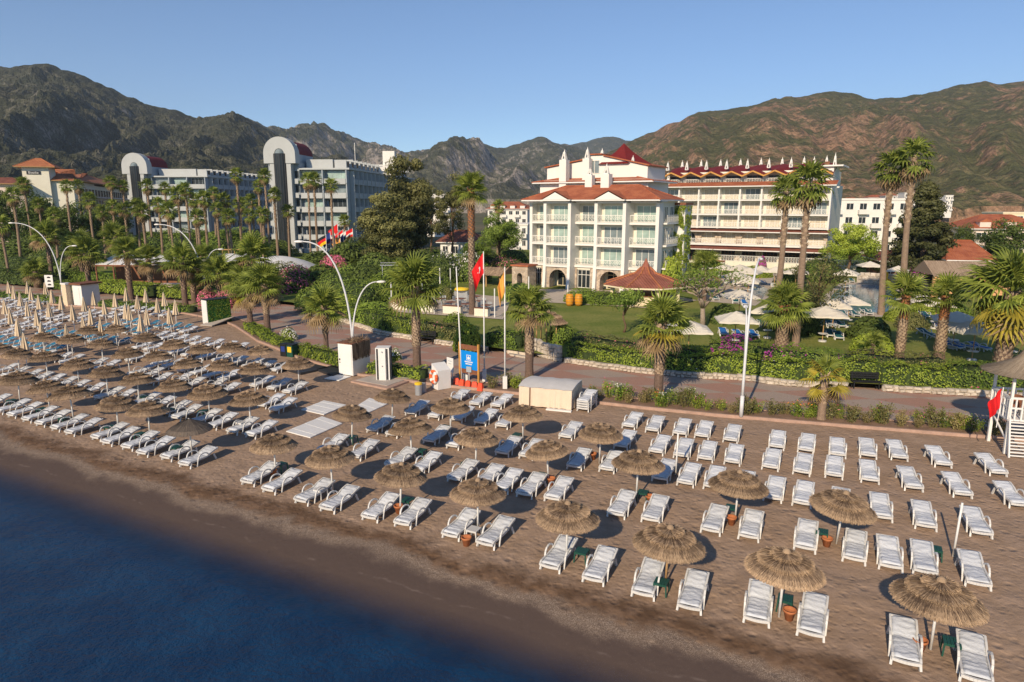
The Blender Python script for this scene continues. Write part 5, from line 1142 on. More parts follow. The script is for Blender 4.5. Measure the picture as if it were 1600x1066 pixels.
MB().b(.2,.62,-.06,-.003,.1,2.14).build('panel', white_paint, t); MB().b(.38,.44,-.16,-.062,1.9,1.95).b(.38,.44,-.12,-.061,1.0,1.06).build('tap', grey_metal, t); MB().b(.852,.9,.05,.2,.1,2.1).b(.852,.9,.6,.75,.1,2.1).build('slot', dark_metal, t)
quad_slab('shower_tray', [(548,598),(606,610),(655,592),(600,581)], -.02, .10, kerb_m, 'pink edged raised tray round the white shower column', 'tray')
quad_slab('shower_floor', [(556,597),(605,606),(645,592),(600,584)], .101, .125, concrete, 'grey concrete floor inside the shower tray', 'floor slab')
for i, (q, lab) in enumerate((([(447,675),(485,685),(535,663),(503,652)],'white beach mat nearest the sea beside a thatched parasol'),([(471,641),(506,649),(541,634),(506,627)],'white beach mat farthest left in the group of three'),([(546,643),(569,649),(606,632),(577,623)],'white beach mat nearest the shower tray'))):
    pts = [S(*p) for p in q]; t = thing('beach_mat', lab, 'mat', (pts[0][0], pts[0][1], 0), 0, 'white mats on the sand')
    for k in range(6):
        f = lambda e, s: (Vector(pts[0]).lerp(Vector(pts[3]), s) if e == 0 else Vector(pts[1]).lerp(Vector(pts[2]), s))-Vector(pts[0])
        a, b, c, d = f(0,k/6+.0), f(1,k/6+.0), f(1,(k+1)/6-.0), f(0,(k+1)/6-.0); z = .045+.007*(k % 2); MB().prism([tuple(a),tuple(b),tuple(c),tuple(d)], .0, z).build('board', white_paint, t)
for i, q in enumerate(([(425,574),(470,567),(515,577),(470,586)],[(495,580),(530,571),(556,577),(520,589)])):
    quad_slab('dark_ramp', q, 0, .14, dark_metal, ('left','right')[i]+' dark low ramp on the sand beside the white beach cabin', 'ramp')
for i, (x, y, m1, lab) in enumerate(((447,556,black_plastic,'left black recycling bin by the kerb'),(457,557,green_plastic,'right dark green recycling bin by the kerb'))):
    t = thing('recycling_bin', lab, 'bin', at(x,y), BROT); MB().b(-.28,.28,-.28,.28,0,.85).build('body', m1, t); MB().b(-.3,.3,-.3,.3,.851,.92).build('lid', black_plastic, t); MB().b(-.18,.18,-.29,-.281,.35,.75).build('label_panel', [navy_cloth, yellow_plastic][i], t)
for i, (x, y, m1, lab) in enumerate(((654,617,yellow_plastic,'grey litter bin with yellow lid before the lifebuoy stand'),(661,612,black_plastic,'grey litter bin with black lid before the lifebuoy stand'))):
    t = thing('litter_bin', lab, 'bin', at(x,y)); MB().lathe([(.2,0),(.2,.62),(.18,.62)],14).build('body', grey_metal, t); MB().lathe([(.22,.621),(.22,.72),(.12,.76),(0,.77)],14).build('lid', m1, t)
t, wd = local('lifebuoy_stand', 'white lifebuoy stand with slanted top and orange ring', 'lifebuoy stand', (675,606), (687,611))
m = MB(); m.add([(0,0,0),(.7,0,0),(.7,0,1.15),(0,0,1.5),(0,.9,0),(.7,.9,0),(.7,.9,1.15),(0,.9,1.5)], [(0,1,2,3),(7,6,5,4),(1,5,6,2),(3,2,6,7),(0,3,7,4)]); m.build('casing', white_paint, t)
m = MB(); n = 24
for k in range(n):
    pass
ring = [(.35+.34*math.cos(2*PI*k/n), -.08, .75+.34*math.sin(2*PI*k/n)) for k in range(n+1)]; rg = MB().tube(ring, .095, 10, cap=False).build('lifebuoy', orange_buoy, t, True)
for k in (3, 9, 15, 21): MB().tube([ring[k-1], ring[k], ring[k+1]], .10, 10).build('white_band', white_paint, rg)
t, wd = local('notice_board', 'blank looking white notice board on two legs beside the blue sign', 'notice board', (699,593), (713,597))
MB().b(0,.62,-.02,.02,.55,1.45).build('board', white_paint, t)
for x in (.15,.45): MB().b(x-.02,x+.02,.021,.06,0,1.4).build('leg', white_paint, t)
for k, (a, b) in enumerate(((.14,.48),(.18,.44))): MB().b(a,b,-.024,-.021,1.22-k*.17,1.26-k*.17).build('printed_line', grey_shaded_white, t)
t, wd = local('blue_sign', 'blue sign panel with white house emblem on orange wooden posts', 'sign', (719,599), (748,605))
for x in (0, wd): MB().b(x-.05,x+.05,-.05,.05,0,2.62).build('post', wood_m, t)
MB().b(.055,wd-.055,-.03,.03,2.2,2.5).b(.055,wd-.055,-.03,.03,.72,.98).build('crossboard', brown_wood, t); pn = MB().b(.06,wd-.06,-.035,.0,1.0,2.12).build('panel', blue_sign_m, t)
cx = wd/2; m = MB()
for a, b, c, d in ((cx-.17,cx+.17,1.86,1.89),(cx-.17,cx+.17,1.55,1.58),(cx-.17,cx-.14,1.58,1.86),(cx+.14,cx+.17,1.58,1.86)): m.b(a,b,-.045,-.036,c,d)
m.add([(cx-.10,-.042,1.62),(cx+.10,-.042,1.62),(cx+.10,-.042,1.72),(cx,-.042,1.83),(cx-.10,-.042,1.72)], [(0,1,2,3,4)]); m.build('emblem', white_paint, pn)
for k, (w_, zz) in enumerate(((.62,1.42),(.5,1.29))):
    m = MB(); x = cx-w_/2; rs = random.Random(k)
    while x < cx+w_/2:
        q = rs.uniform(.03,.05); m.b(x, x+q, -.045, -.036, zz, zz+.075); x += q+.012
    m.build('lettering', white_paint, pn)
for k in range(5):
    a = Vector(S(709+k*9.5, 602+k*1.9)); t = thing('plastic_barrier', 'orange red plastic barrier before the blue sign, %s from the left' % nth(k+1), 'barrier', (a.x, a.y, 0), KANG+R(random.uniform(-12,12)), 'orange red barriers before the blue sign')
    MB().add([(0,-.14,0),(.36,-.14,0),(.36,.14,0),(0,.14,0),(.03,-.06,.42),(.33,-.06,.42),(.33,.06,.42),(.03,.06,.42)], [(0,1,5,4),(1,2,6,5),(2,3,7,6),(3,0,4,7),(4,5,6,7)]).build('body', red_barrier, t); MB().b(.06,.30,-.05,.05,.421,.46).build('cap', red_barrier, t)
t = thing('small_notice', 'small grey tilted notice on a thin stake under the blue sign', 'notice', at(733,603), KANG); MB().b(-.015,.015,0,.03,0,.95).build('stake', pole_white, t); MB().b(-.17,.17,-.02,-.001,.85,1.2).build('board', grey_shaded_white, t)
t = thing('control_box', 'pair of white service boxes behind the blue sign', 'service box', at(724,597), KANG); MB().b(-.15,.05,0,.2,.1,1.1).build('box', white_paint, t); MB().b(.12,.3,0,.2,.1,1.0).build('box', white_paint, t)
# ---- flag poles
def flag_cloth(w_, h_, top, drape, nx=14, ny=10, m_idx=None, seed=0, tip=None):
    """hanging cloth: hoist on the pole from z=top down h_, fly end drooping"""
    m = MB(); V = []
    for j in range(ny+1):
        for i in range(nx+1):
            f = i/nx; g = j/ny; x = -w_*f*(1-.35*g*f); z = top-h_*g-drape*f**1.1; y = .13*math.sin(f*9+seed+g*1.5)*f**.6+.05*math.sin(g*5+f*3)
            V.append((x, y, z))
    for j in range(ny):
        for i in range(nx):
            m.add([V[j*(nx+1)+i], V[j*(nx+1)+i+1], V[(j+1)*(nx+1)+i+1], V[(j+1)*(nx+1)+i]], [(0,1,2,3)], m_idx(i/nx, j/ny) if m_idx else 0)
    return m
def flagpole(label, base, ytop, Y=None, r=.05, cloth=None, mats=None, lean=0.0, box=True, cat='flagpole', group=None, rz=0):
    x, y = base[0], base[1]; zt = D(CX, ytop, y)[2]; t = thing('flagpole', label, cat, (x, y, base[2]), rz, group); hgt = zt-base[2]
    MB().tube([(0,0,0),(lean*.5,0,hgt*.5),(lean,0,hgt)], [r,r*.85,r*.6], 10).build('pole', pole_white, t, True)
    if box: MB().b(-.13,.13,-.13,.13,0,.75).build('foot', white_paint, t)
    if cloth: cloth(hgt).build('flag', mats, t, True)
    return t, hgt
flagpole('bare white flagpole rising behind the left post of the blue sign', at(722,597,.1), 417, lean=-.25, box=False)
def moon_star(f, g):
    a = (f-.38)*1.5; b = g-.5; r1 = math.hypot(a, b) < .15; r2 = math.hypot(a-.05, b) < .12; s = math.hypot(a-.19, b) < .045
    return 1 if (r1 and not r2) or s else 0
flagpole('white flagpole with red crescent flag hanging limp beside the blue sign', at(757,596,.1), 393, cloth=lambda H: flag_cloth(.72, 1.25, H-.05, 1.15, 24, 18, moon_star), mats=[red_flag, white_cloth], box=True)
flagpole('white flagpole with limp orange yellow flag left of the cloth tent', at(789,607,.1), 417, cloth=lambda H: flag_cloth(.42, 1.25, H-.2, .95, seed=2), mats=[orange_flag])
FL = [(511,366,'black red gold', [black_cloth, red_flag, gold_cloth], lambda f,g: min(2,int(g*3))),(518,362,'dark blue', [navy_cloth], None),(525,364,'red white and blue crossed', [navy_cloth, white_cloth, red_flag], lambda f,g: 2 if abs(f-.5)<.1 or abs(g-.5)<.1 else (1 if abs(f-.5)<.17 or abs(g-.5)<.17 or abs(f-g)<.1 or abs(f+g-1)<.1 else 0)),(530,349,'red', [red_flag], None),(533,366,'orange', [orange_flag], None),(538,358,'red white blue striped', [red_flag, white_cloth, navy_cloth], lambda f,g: min(2,int(g*3))),(542,360,'white and navy', [white_cloth, navy_cloth], lambda f,g: 1 if g > .5 else 0),(553,356,'red and white', [red_flag, white_cloth], lambda f,g: 1 if .35<g<.65 else 0)]
for i, (x, yt, nm, ms, fn) in enumerate(FL):
    p = D(x, 405, 118+i*1.2); dr = .9 if i in (0,2,7) else 1.3
    flagpole('flagpole with %s flag by the arched hotel, %s from left' % (nm, nth(i+1)), (p[0], p[1], LZ), yt, r=.06, cloth=lambda H: flag_cloth(1.7, 1.5, H-.1, dr, 16, 12, fn, i), mats=ms, box=False, group='national flags before the arched tower hotel')
# ---- street lamps with two curved arms
def lamp_post(label, base, H=8.3, az=PI, az2=0.0, reach=2.9, s=1.0):
    t = thing('street_lamp', label, 'street lamp', base, 0, 'curved twin arm street lamps'); dx, dy = math.cos(az), math.sin(az); ex, ey = math.cos(az2), math.sin(az2)
    MB().tube([(0,0,0),(0,0,1.1)], .10, 12).build('base', lamp_metal, t, True)
    pts = [(0,0,1.0)]+[(dx*reach*f**2.1, dy*reach*f**2.1, 1.0+(H-1.0)*math.sin(f*PI/2)**.95) for f in np.linspace(.08,1,14)]
    a1 = MB().tube(pts, [.075]+list(np.linspace(.072,.04,14)), 10).build('long_arm', lamp_metal, t, True)
    p2 = [(0,0,1.6)]+[(ex*1.75*f**1.8, ey*1.75*f**1.8, 1.6+(H*.69-1.6)*math.sin(f*PI/2)**.9) for f in np.linspace(.08,1,12)]
    a2 = MB().tube(p2, [.06]+list(np.linspace(.058,.035,12)), 10).build('short_arm', lamp_metal, t, True)
    for arm, p, (ux, uy) in ((a1, pts[-1], (dx,dy)), (a2, p2[-1], (ex,ey))):
        m = MB(); m.lathe([(.0,-.08),(.13,-.05),(.15,.0),(.11,.07),(0,.10)], 12); V = [(p[0]+ux*(.25+x*2.2)-uy*y, p[1]+uy*(.25+x*2.2)+ux*y, p[2]+z-.02) for x, y, z in m.v]; MB().add(V, m.f).build('lamp_head', white_paint, arm, True)
    return t
lamp_post('curved twin arm street lamp rising behind the white beach cabin', at(553,577,.1), 8.4, PI*1.0, 0.12)
lamp_post('curved twin arm street lamp at the far left beside the white kiosk', at(98,462,.1), 8.6, PI*.98, .1, 5.0)
lamp_post('twin arm street lamp in the kerb bed right of centre', at(1158,651,.1), 7.9, R(62), R(75), 2.6)
lamp_post('curved street lamp hidden among the fan palms left of the green sided cabin', at(322,474,.1), 8.6, PI*.97, .15, 4.6)
lamp_post('curved twin arm street lamp behind the reed canopy bar', (*S(1500,428,LZ), LZ), 4.6, R(10), R(160), 2.2); lamp_post('short curved street lamp right of the reed canopy bar lamp', (*S(1511,430,LZ), LZ), 4.2, R(10), R(170), 1.6)
# ---- cloth tent, stacked loungers
t, wd = local('cloth_tent', 'low beige cloth covered store with pale roof at the back of the beach', 'tent', (811,634), (893,642)); dp = 2.35
def drape(p0, p1, z0, z1, n=40, amp=.035, seed=0):
    m = MB(); a, b = Vector(p0), Vector(p1); nr = Vector((b-a).y*Vector((1,0)) - (b-a).x*Vector((0,1))).normalized(); V = []
    for j in range(7):
        for i in range(n+1):
            f = i/n; g = j/6; q = a.lerp(b, f)+nr*(amp*(.25+g)*math.sin(f*34+seed+2*math.sin(f*9+seed))+.03*g); V.append((q.x, q.y, z1-(z1-z0)*g))
    return m.add(V, [(j*(n+1)+i, j*(n+1)+i+1, (j+1)*(n+1)+i+1, (j+1)*(n+1)+i) for j in range(6) for i in range(n)])
drape((0,0),(wd*.2,0),.03,1.1,14).build('front_curtain', tent_cloth, t, True); drape((wd*.225,0),(wd,0),.06,1.1,44,seed=1).build('front_curtain', tent_cloth, t, True); drape((wd,0),(wd,dp),.05,1.1,26,.06,2).build('side_curtain', tent_cloth, t, True); drape((0,dp),(0,0),.05,1.1,26,.05,3).build('side_curtain', tent_cloth, t, True)
MB().b(.05,wd-.05,.06,dp-.05,.02,1.05).build('crates', brown_wood, t)
m = MB(); n = 12; V = [(-.04+(wd+.08)*i/n, -.04+(dp+.08)*j/6, 1.11+.13*math.sin(PI*j/6)+.02*math.sin(i*1.7+j)) for j in range(7) for i in range(n+1)]
m.add(V, [(j*(n+1)+i, j*(n+1)+i+1, (j+1)*(n+1)+i+1, (j+1)*(n+1)+i) for j in range(6) for i in range(n)]); m.add([V[0]]+[V[j*(n+1)] for j in range(1,7)], [tuple(range(7))]); m.add([V[j*(n+1)+n] for j in range(7)], [tuple(range(7))]); m.build('roof_cloth', tent_top, t, True)
MB().b(wd*.55,wd*1.02,-.35,-.12,0,.07).build('plank', white_paint, t)
for k in range(4): lounger('white lounger, %s from the bottom of the stack beside the cloth tent' % nth(k+1), S(910,644), BROT, CUSH[k], 'stacked loungers beside the cloth tent', z=k*.13)
# ---- kiosk, green cabin (left)
t, wd = local('white_kiosk', 'white kiosk with flat red roof among the closed parasols', 'kiosk', (116,478), (127,479)); MB().b(0,1.5,0,2.0,.05,2.35).build('wall', white_paint, t); MB().b(-.25,1.75,-.25,2.25,2.351,2.5).build('roof', brown_wood, t); MB().b(.25,1.1,-.03,-.002,.1,2.0).build('door', white_paint, t)
t = thing('cream_pillar', 'narrow cream pillar beside the white kiosk', 'pillar', at(107,478), BROT); MB().b(-.38,.38,-.3,.3,0,2.35).build('shaft', cream_cloth, t); MB().b(-.45,.45,-.36,.36,2.351,2.5).build('cap', white_paint, t)
t, wd = local('green_cabin', 'cabin with white front and green side at the back of the left beach', 'cabin', (318,506), (326,508)); MB().b(0,1.0,0,2.2,.05,2.25).build('wall', green_cloth, t); MB().b(-.01,1.01,-.05,-.002,.05,2.26).build('front', white_paint, t); MB().b(-.05,1.05,-.1,2.25,2.261,2.32).build('roof', dark_metal, t)
n_ = 900; gp = np.stack([np.full(n_,1.03)+rng.normal(0,.015,n_), rng.uniform(0,2.2,n_), rng.uniform(.1,2.25,n_)],1); mesh_obj('leaf_screen', leaf_mesh('leaf_screen', gp, .12, [leaf_hedge], rng.random(n_)), t)
t, wd = local('wooden_ramp', 'grey sloping wooden ramp beside the green sided cabin', 'ramp', (331,511), (367,503)); 
for k in range(8): MB().add([(k*wd/8,0,.12+k*.05),((k+.94)*wd/8,0,.16+k*.05),((k+.94)*wd/8,1.3,.16+k*.05),(k*wd/8,1.3,.12+k*.05),(k*wd/8,0,.04+k*.05),((k+.94)*wd/8,0,.08+k*.05),((k+.94)*wd/8,1.3,.08+k*.05),(k*wd/8,1.3,.04+k*.05)], [(0,1,2,3),(4,7,6,5),(0,4,5,1),(1,5,6,2),(2,6,7,3),(3,7,4,0)]).build('plank', concrete, t)
MB().b(wd*.3,wd*.9,.1,1.2,0,.12).build('support', dark_metal, t)
t = thing('arrow_sign', 'white sign with three black marks beyond the closed parasols', 'sign', at(75,466,.1), 0); MB().b(-.04,.04,0,.05,0,2.6).build('post', pole_white, t); b_ = MB().b(-.1,.85,-.04,-.001,1.3,2.7).build('board', white_paint, t)
for k in range(3): MB().add([(.2,-.045,1.5+k*.42),(.6,-.045,1.5+k*.42),(.6,-.045,1.64+k*.42),(.35,-.045,1.7+k*.42),(.2,-.045,1.62+k*.42)], [(0,1,2,3,4)]).build('black_mark', black_cloth, b_)
# ---- lifeguard tower at the right edge
tw_p = S(1590, 701); t = thing('lifeguard_tower', 'white wooden lifeguard tower with reed cone roof and ladder', 'lifeguard tower', (tw_p[0], tw_p[1], 0), R(-14)); zf = 1.6; hw = .95
pl = MB(); 
for k in range(9): MB().b(-hw+k*.2334, -hw+(k+1)*.2334-.015, -hw, hw, zf-.07, zf).build('deck_plank', white_paint, t)
for sx in (-1,1):
    for sy in (-1,1): MB().b(sx*(hw-.1)-.06, sx*(hw-.1)+.06, sy*(hw-.1)-.06, sy*(hw-.1)+.06, 0 if True else 0, zf-.075).build('leg', white_paint, t); MB().b(sx*(hw-.06)-.05, sx*(hw-.06)+.05, sy*(hw-.06)-.05, sy*(hw-.06)+.05, zf, zf+2.1 if sy > 0 or True else zf+1).build('post', white_paint, t)
    MB().bar((sx*(hw-.1),-hw+.1,.6),(sx*(hw-.1),hw-.1,zf-.2),.06,.06).build('brace', white_paint, t)
for (a, b) in (((-hw+.0,-hw+.04),(-.45,-hw+.04)),((.45,-hw+.04),(hw,-hw+.04)),((-hw+.04,-hw),(-hw+.04,hw)),((hw-.04,-hw),(hw-.04,hw)),((-hw,hw-.04),(hw,hw-.04))):
    m = MB(); m.bar((*a,zf+.95),(*b,zf+.95),.09,.09); m.bar((*a,zf+.5),(*b,zf+.5),.05,.07); L_ = math.dist(a, b); k = max(2, int(L_/.3))
    for i in range(k+1): q = Vector(a).lerp(Vector(b), i/k); m.bar((q.x,q.y,zf),(q.x,q.y,zf+.92),.06,.06)
    m.build('railing', white_paint, t)
for sx in (-.9,-.15): MB().bar((sx,-hw-.45,0),(sx,-hw-.03,zf+.1),.06,.09).build('ladder_rail', white_paint, t)
for k in range(11): f = (k+.7)/11.5; MB().bar((-.9,-hw-.45+f*.42,f*zf),(-.15,-hw-.45+f*.42,f*zf),.07,.05).build('rung', white_paint, t)
cone = [(0,1.75),(.09,1.2),(.2,.85),(.5,.5),(1.1,.15),(1.75,-.12)]
def zc_(r): return float(np.interp(r, [p[0] for p in cone], [p[1] for p in cone]))
V = []; Fs = []; vr = []
for k in range(2600):
    a = rng.uniform(0,2*PI); r0 = rng.uniform(.02,.7) if k % 3 else rng.uniform(.8,1.2); r1 = min(1.82, r0+rng.uniform(.5,1.0)); w_ = .022*rng.uniform(.6,1.4); i = len(V); da = rng.normal(0,.03)
    for f in (0,.5,1): r = r0+(r1-r0)*f; th = a+da*f; z = zc_(r)+.03*rng.random()+.02*f; V += [(r*math.cos(th)+w_*math.sin(th)/2, r*math.sin(th)-w_*math.cos(th)/2, z),(r*math.cos(th)-w_*math.sin(th)/2, r*math.sin(th)+w_*math.cos(th)/2, z)]
    Fs += [(i,i+1,i+3,i+2),(i+2,i+3,i+5,i+4)]; q = min(1,max(0,rng.normal(.6,.2))); vr += [q,q]
mc = MB().lathe([(p[0]+.002, p[1]) for p in cone], 28); n0 = len(V); me = bpy.data.meshes.new('reed_roof'); me.from_pydata([tuple(v) for v in V]+mc.v, [], Fs+[tuple(q+n0 for q in f) for f in mc.f]); me.materials.append(leafmat('grey_reed', (.22,.17,.12), (.48,.39,.29), .05, .9)); a_ = me.attributes.new('var','FLOAT','FACE'); a_.data.foreach_set('value', np.array(vr+[.4]*len(mc.f),'f')); mesh_obj('reed_roof', me, t, (0,0,zf+2.05))
ch = thing('rattan_chair', 'dark rattan chair standing on the lifeguard tower deck', 'chair', (tw_p[0]-.35, tw_p[1]+.1, zf), R(-30))
MB().b(-.25,.25,-.25,.25,.38,.44).build('seat', brown_wood, ch); MB().lathe([(.26,.44),(.29,.85),(.27,.85),(.24,.44)],14).build('backrest', brown_wood, ch)
for sx in (-.2,.2):
    for sy in (-.2,.2): MB().b(sx-.02,sx+.02,sy-.02,sy+.02,0,.38).build('leg', dark_metal, ch)
fl_ = thing('tower_flag', 'red flag on a short pole at the left side of the lifeguard tower', 'flag', (*S(1557,668,1.6), 1.6), R(-14)); MB().tube([(0,0,0),(.05,0,1.75)],.02,8).build('pole', pole_white, fl_); flag_cloth(.42,.85,1.7,.75,12,10).build('flag', [red_flag], fl_, True)
# ---- benches
def bench(label, px, py, rz):
    t = thing('park_bench', label, 'bench', (*S(px,py,.1), .1), rz, 'black slatted promenade benches')
    for k in range(4): MB().b(-.8,.8,-.22+k*.115,-.125+k*.115,.42,.46).build('seat_slat', black_plastic, t)
    for k in range(3): MB().b(-.8,.8,.24+k*.02,.28+k*.02,.56+k*.13,.66+k*.13).build('back_slat', black_plastic, t)
    for x in (-.7,.7): MB().b(x-.03,x+.03,-.2,-.14,0,.418).b(x-.03,x+.03,.2,.26,0,.418).b(x-.03,x+.03,-.2,.26,.38,.417).bar((x,.27,.40),(x,.33,.95),.05,.05).build('leg', black_plastic, t)
bench('black slatted bench against the hedge left of the blue sign', 665, 536, KANG); bench('black slatted bench set into the hedge on the right', 1352, 607, R(-8))
# ================================================================ gardens
# ---- low rubble walls along the promenade, built stone by stone
def stone_mesh(seed):
    rs = random.Random(seed); j = lambda a: a*rs.uniform(.82,1.0); m = MB()
    b = [(-.5,.5,-.5),(.5,.5,-.5),(.5,.5,.5),(-.5,.5,.5)]; f = [(-j(.5),-.2,-j(.5)),(j(.5),-.2,-j(.5)),(j(.5),-.2,j(.5)),(-j(.5),-.2,j(.5))]; c = [(x*rs.uniform(.55,.8),-.5*rs.uniform(.8,1.1),z*rs.uniform(.55,.8)) for x,_,z in f]
    m.add(b+f+c, [(0,1,5,4),(1,2,6,5),(2,3,7,6),(3,0,4,7),(4,5,9,8),(5,6,10,9),(6,7,11,10),(7,4,8,11),(8,9,10,11)]); return m.mesh('stone', stone_pale)
STN = [stone_mesh(i) for i in range(7)]
def rubble_wall(label, line, h, cell, courses, z=.1, th=.3, limit=290, name='rubble_wall'):
    o = line[0]; t = thing(name, label, 'wall', (o[0], o[1], z)); L_ = [(p[0]-o[0], p[1]-o[1]) for p in line]; rs = random.Random(len(line)*7+int(h*10))
    a, b = offset(L_, .09), offset(L_, th); m = MB(); n = len(a); hh = h*.9
    m.add([(x,y,-.05) for x,y in a]+[(x,y,hh) for x,y in a]+[(x,y,hh) for x,y in b]+[(x,y,-.05) for x,y in b], [f for i in range(n-1) for f in ((i,i+1,n+i+1,n+i),(n+i,n+i+1,2*n+i+1,2*n+i),(2*n+i,2*n+i+1,3*n+i+1,3*n+i))]); m.build('mortar', mortar_m, t)
    R_ = resample(L_, .02); cu = np.cumsum([0]+[math.dist(p, q) for p, q in zip(R_[:-1], R_[1:])]); ch = h/courses; cnt = 0
    for c in range(courses):
        s = rs.uniform(0, cell*.6)
        while s < cu[-1]-cell*.4:
            w_ = cell*rs.uniform(.65,1.5); i = min(len(R_)-2, int(np.searchsorted(cu, s+w_/2))); p = R_[i]; k2 = min(len(R_)-1, i+8); k1 = max(0, i-8); an = math.atan2(R_[k2][1]-R_[k1][1], R_[k2][0]-R_[k1][0])
            hh_ = ch*rs.uniform(.78,1.18); st = mesh_obj('stone', STN[rs.randrange(7)], t); st.location = (p[0]-math.sin(an)*.08, p[1]+math.cos(an)*.08, ch*(c+.5)+rs.uniform(-.02,.03)); st.rotation_euler = (rs.uniform(-.1,.1), rs.uniform(-.12,.12), an); st.scale = (w_*.96, .26*rs.uniform(.8,1.3), hh_); cnt += 1
            s += w_
    return t
def wl(px0, px1, n=16, off=0.0):
    xs = np.linspace(px0, px1, n); return offset([S(x, float(np.interp(x, [k[0] for k in W_px], [k[1] for k in W_px])), .1) for x in xs], off)
rubble_wall('low pale rubble wall under the hedge right of the stone gate', wl(880,1322,26), .36, .34, 2)
rubble_wall('low pale rubble wall right of the bench in the hedge', wl(1380,1700,18), .36, .34, 2)
rubble_wall('low pale rubble wall along the curving promenade left of the bench', wl(500,652,14), .36, .36, 2)
rubble_wall('low pale rubble wall between bench and flagpoles', wl(677,760,10), .38, .36, 2)
rubble_wall('stone gate wall below the small straw hut', [S(832,553,.1), S(852,561,.1), S(874,566,.1)], 1.15, .36, 4, name='gate_wall')
for k in range(3):
    a = S(797-k*4, 556-k*3.5, .1); b = S(832, 562-k*5, .1); o = MB().prism([(0,0),(b[0]-a[0],b[1]-a[1]),(b[0]-a[0]-.1,b[1]-a[1]+.5),(-.1,.5)], 0, .12*(k+1)).build('garden_step', stone_pale, loc=(*a, .1)); tag(o, '%s pale stone garden step up from the promenade beside the gate wall' % ['lowest','middle','top'][k], 'step', 'stone garden steps')
# ---- hedges behind the walls
def wh(px0, px1, off, n=14): return wl(px0, px1, n, off)
hedge(wh(512,592,.35), 1.5, 1.25, leaf_hedge, 'dense green hedge along the curving promenade beyond the lamp post', dens=120, flowers=flower_white, fl=.006)
hedge(wh(590,655,.35), 1.7, 1.35, leaf_hedge_yellow, 'bright green hedge behind the promenade bench on the left', dens=130, flowers=flower_white, fl=.008)
hedge(wh(655,705,.4), 1.6, 1.15, leaf_olive, 'olive brown hedge behind the left bench', dens=140, flowers=flower_pink, fl=.03)
hedge(wh(752,800,.4), 1.8, 1.2, leaf_hedge, 'dark green hedge behind the flagpoles', dens=130)
hedge(wh(880,985,.32), 1.3, .95, leaf_hedge_yellow, 'bright green hedge on the rubble wall right of the stone gate', dens=150); hedge(wh(872,1000,1.7), 1.5, 1.35, leaf_olive, 'taller olive hedge behind the bright hedge right of the gate', dens=120, flowers=flower_pink, fl=.03)
hedge(wh(985,1105,.32), 1.3, 1.0, leaf_hedge_yellow, 'bright green hedge on the rubble wall behind the squat promenade palm', dens=150, flowers=flower_white, fl=.01); hedge(wh(1000,1120,1.7), 1.6, 1.2, leaf_hedge, 'dark green hedge behind the squat promenade palm', dens=120, flowers=flower_pink, fl=.02)
hedge(wh(1105,1210,.32), 1.4, 1.1, leaf_hedge_yellow, 'bright green hedge below the magenta bougainvillea', dens=150, flowers=flower_white, fl=.01)
hedge(wh(1112,1195,1.6), 1.7, 1.75, leaf_hedge, 'magenta bougainvillea spilling over the hedge behind the lamp post', dens=150, flowers=flower_magenta, fl=.75, cat='bougainvillea', name='bougainvillea')
hedge(wh(1195,1330,1.6), 1.8, 1.5, leaf_hedge, 'green hedge with magenta sprays left of the right hand bench', dens=130, flowers=flower_magenta, fl=.10); hedge(wh(1210,1326,.32), 1.4, 1.05, leaf_hedge_yellow, 'bright green hedge on the rubble wall left of the right hand bench', dens=140)
hedge(wh(1326,1382,.9), 1.4, 1.2, leaf_hedge_yellow, 'bright green hedge directly behind the right hand bench', dens=140)
hedge(wh(1382,1500,.32), 1.6, 1.1, leaf_hedge_yellow, 'bright green hedge on the rubble wall right of the bench', dens=140); hedge(wh(1340,1500,2.2), 1.8, 1.35, leaf_olive, 'olive hedge with pink flowers behind the right hand bench', dens=110, flowers=flower_pink, fl=.03)
hedge(wh(1500,1680,.32), 2.6, 1.2, leaf_hedge, 'green hedge at the right edge behind the lifeguard tower', dens=120, flowers=flower_pink, fl=.02)
# clipped hedges on the left lawn
def gl(pts): return [S(x, y, LZ) for x, y in pts]
hedge(gl([(82,452),(135,458)]), 2.5, 1.0, leaf_hedge, 'clipped hedge behind the street lamp on the far left', dens=70, size=.2, lump=.06); hedge(gl([(148,456),(228,464)]), 3.0, 1.3, leaf_hedge_yellow, 'clipped bright hedge behind the white kiosk', dens=70, size=.2, lump=.06); hedge(gl([(243,464),(302,468)]), 2.6, 1.2, leaf_hedge_yellow, 'clipped hedge left of the red oleanders', dens=70, size=.2, lump=.06)
hedge(gl([(-40,438),(76,450)]), 3, 1.6, leaf_dark, 'dark hedge across the promenade at the left edge', dens=60, size=.24); hedge(gl([(90,438),(262,446)]), 2.2, 1.1, leaf_hedge, 'second clipped hedge behind the first on the left lawn', dens=60, size=.22, lump=.06); hedge(gl([(262,446),(330,450)]), 2.0, 1.3, leaf_dark, 'dark clipped hedge before the white awnings', dens=60, size=.22)
o = MB().b(-2.2,2.2,0,1.0,0,1.1).build('garden_wall', pink_wall, loc=(*S(250,458,LZ),LZ)); tag(o, 'short cream garden wall between clipped hedges', 'wall')
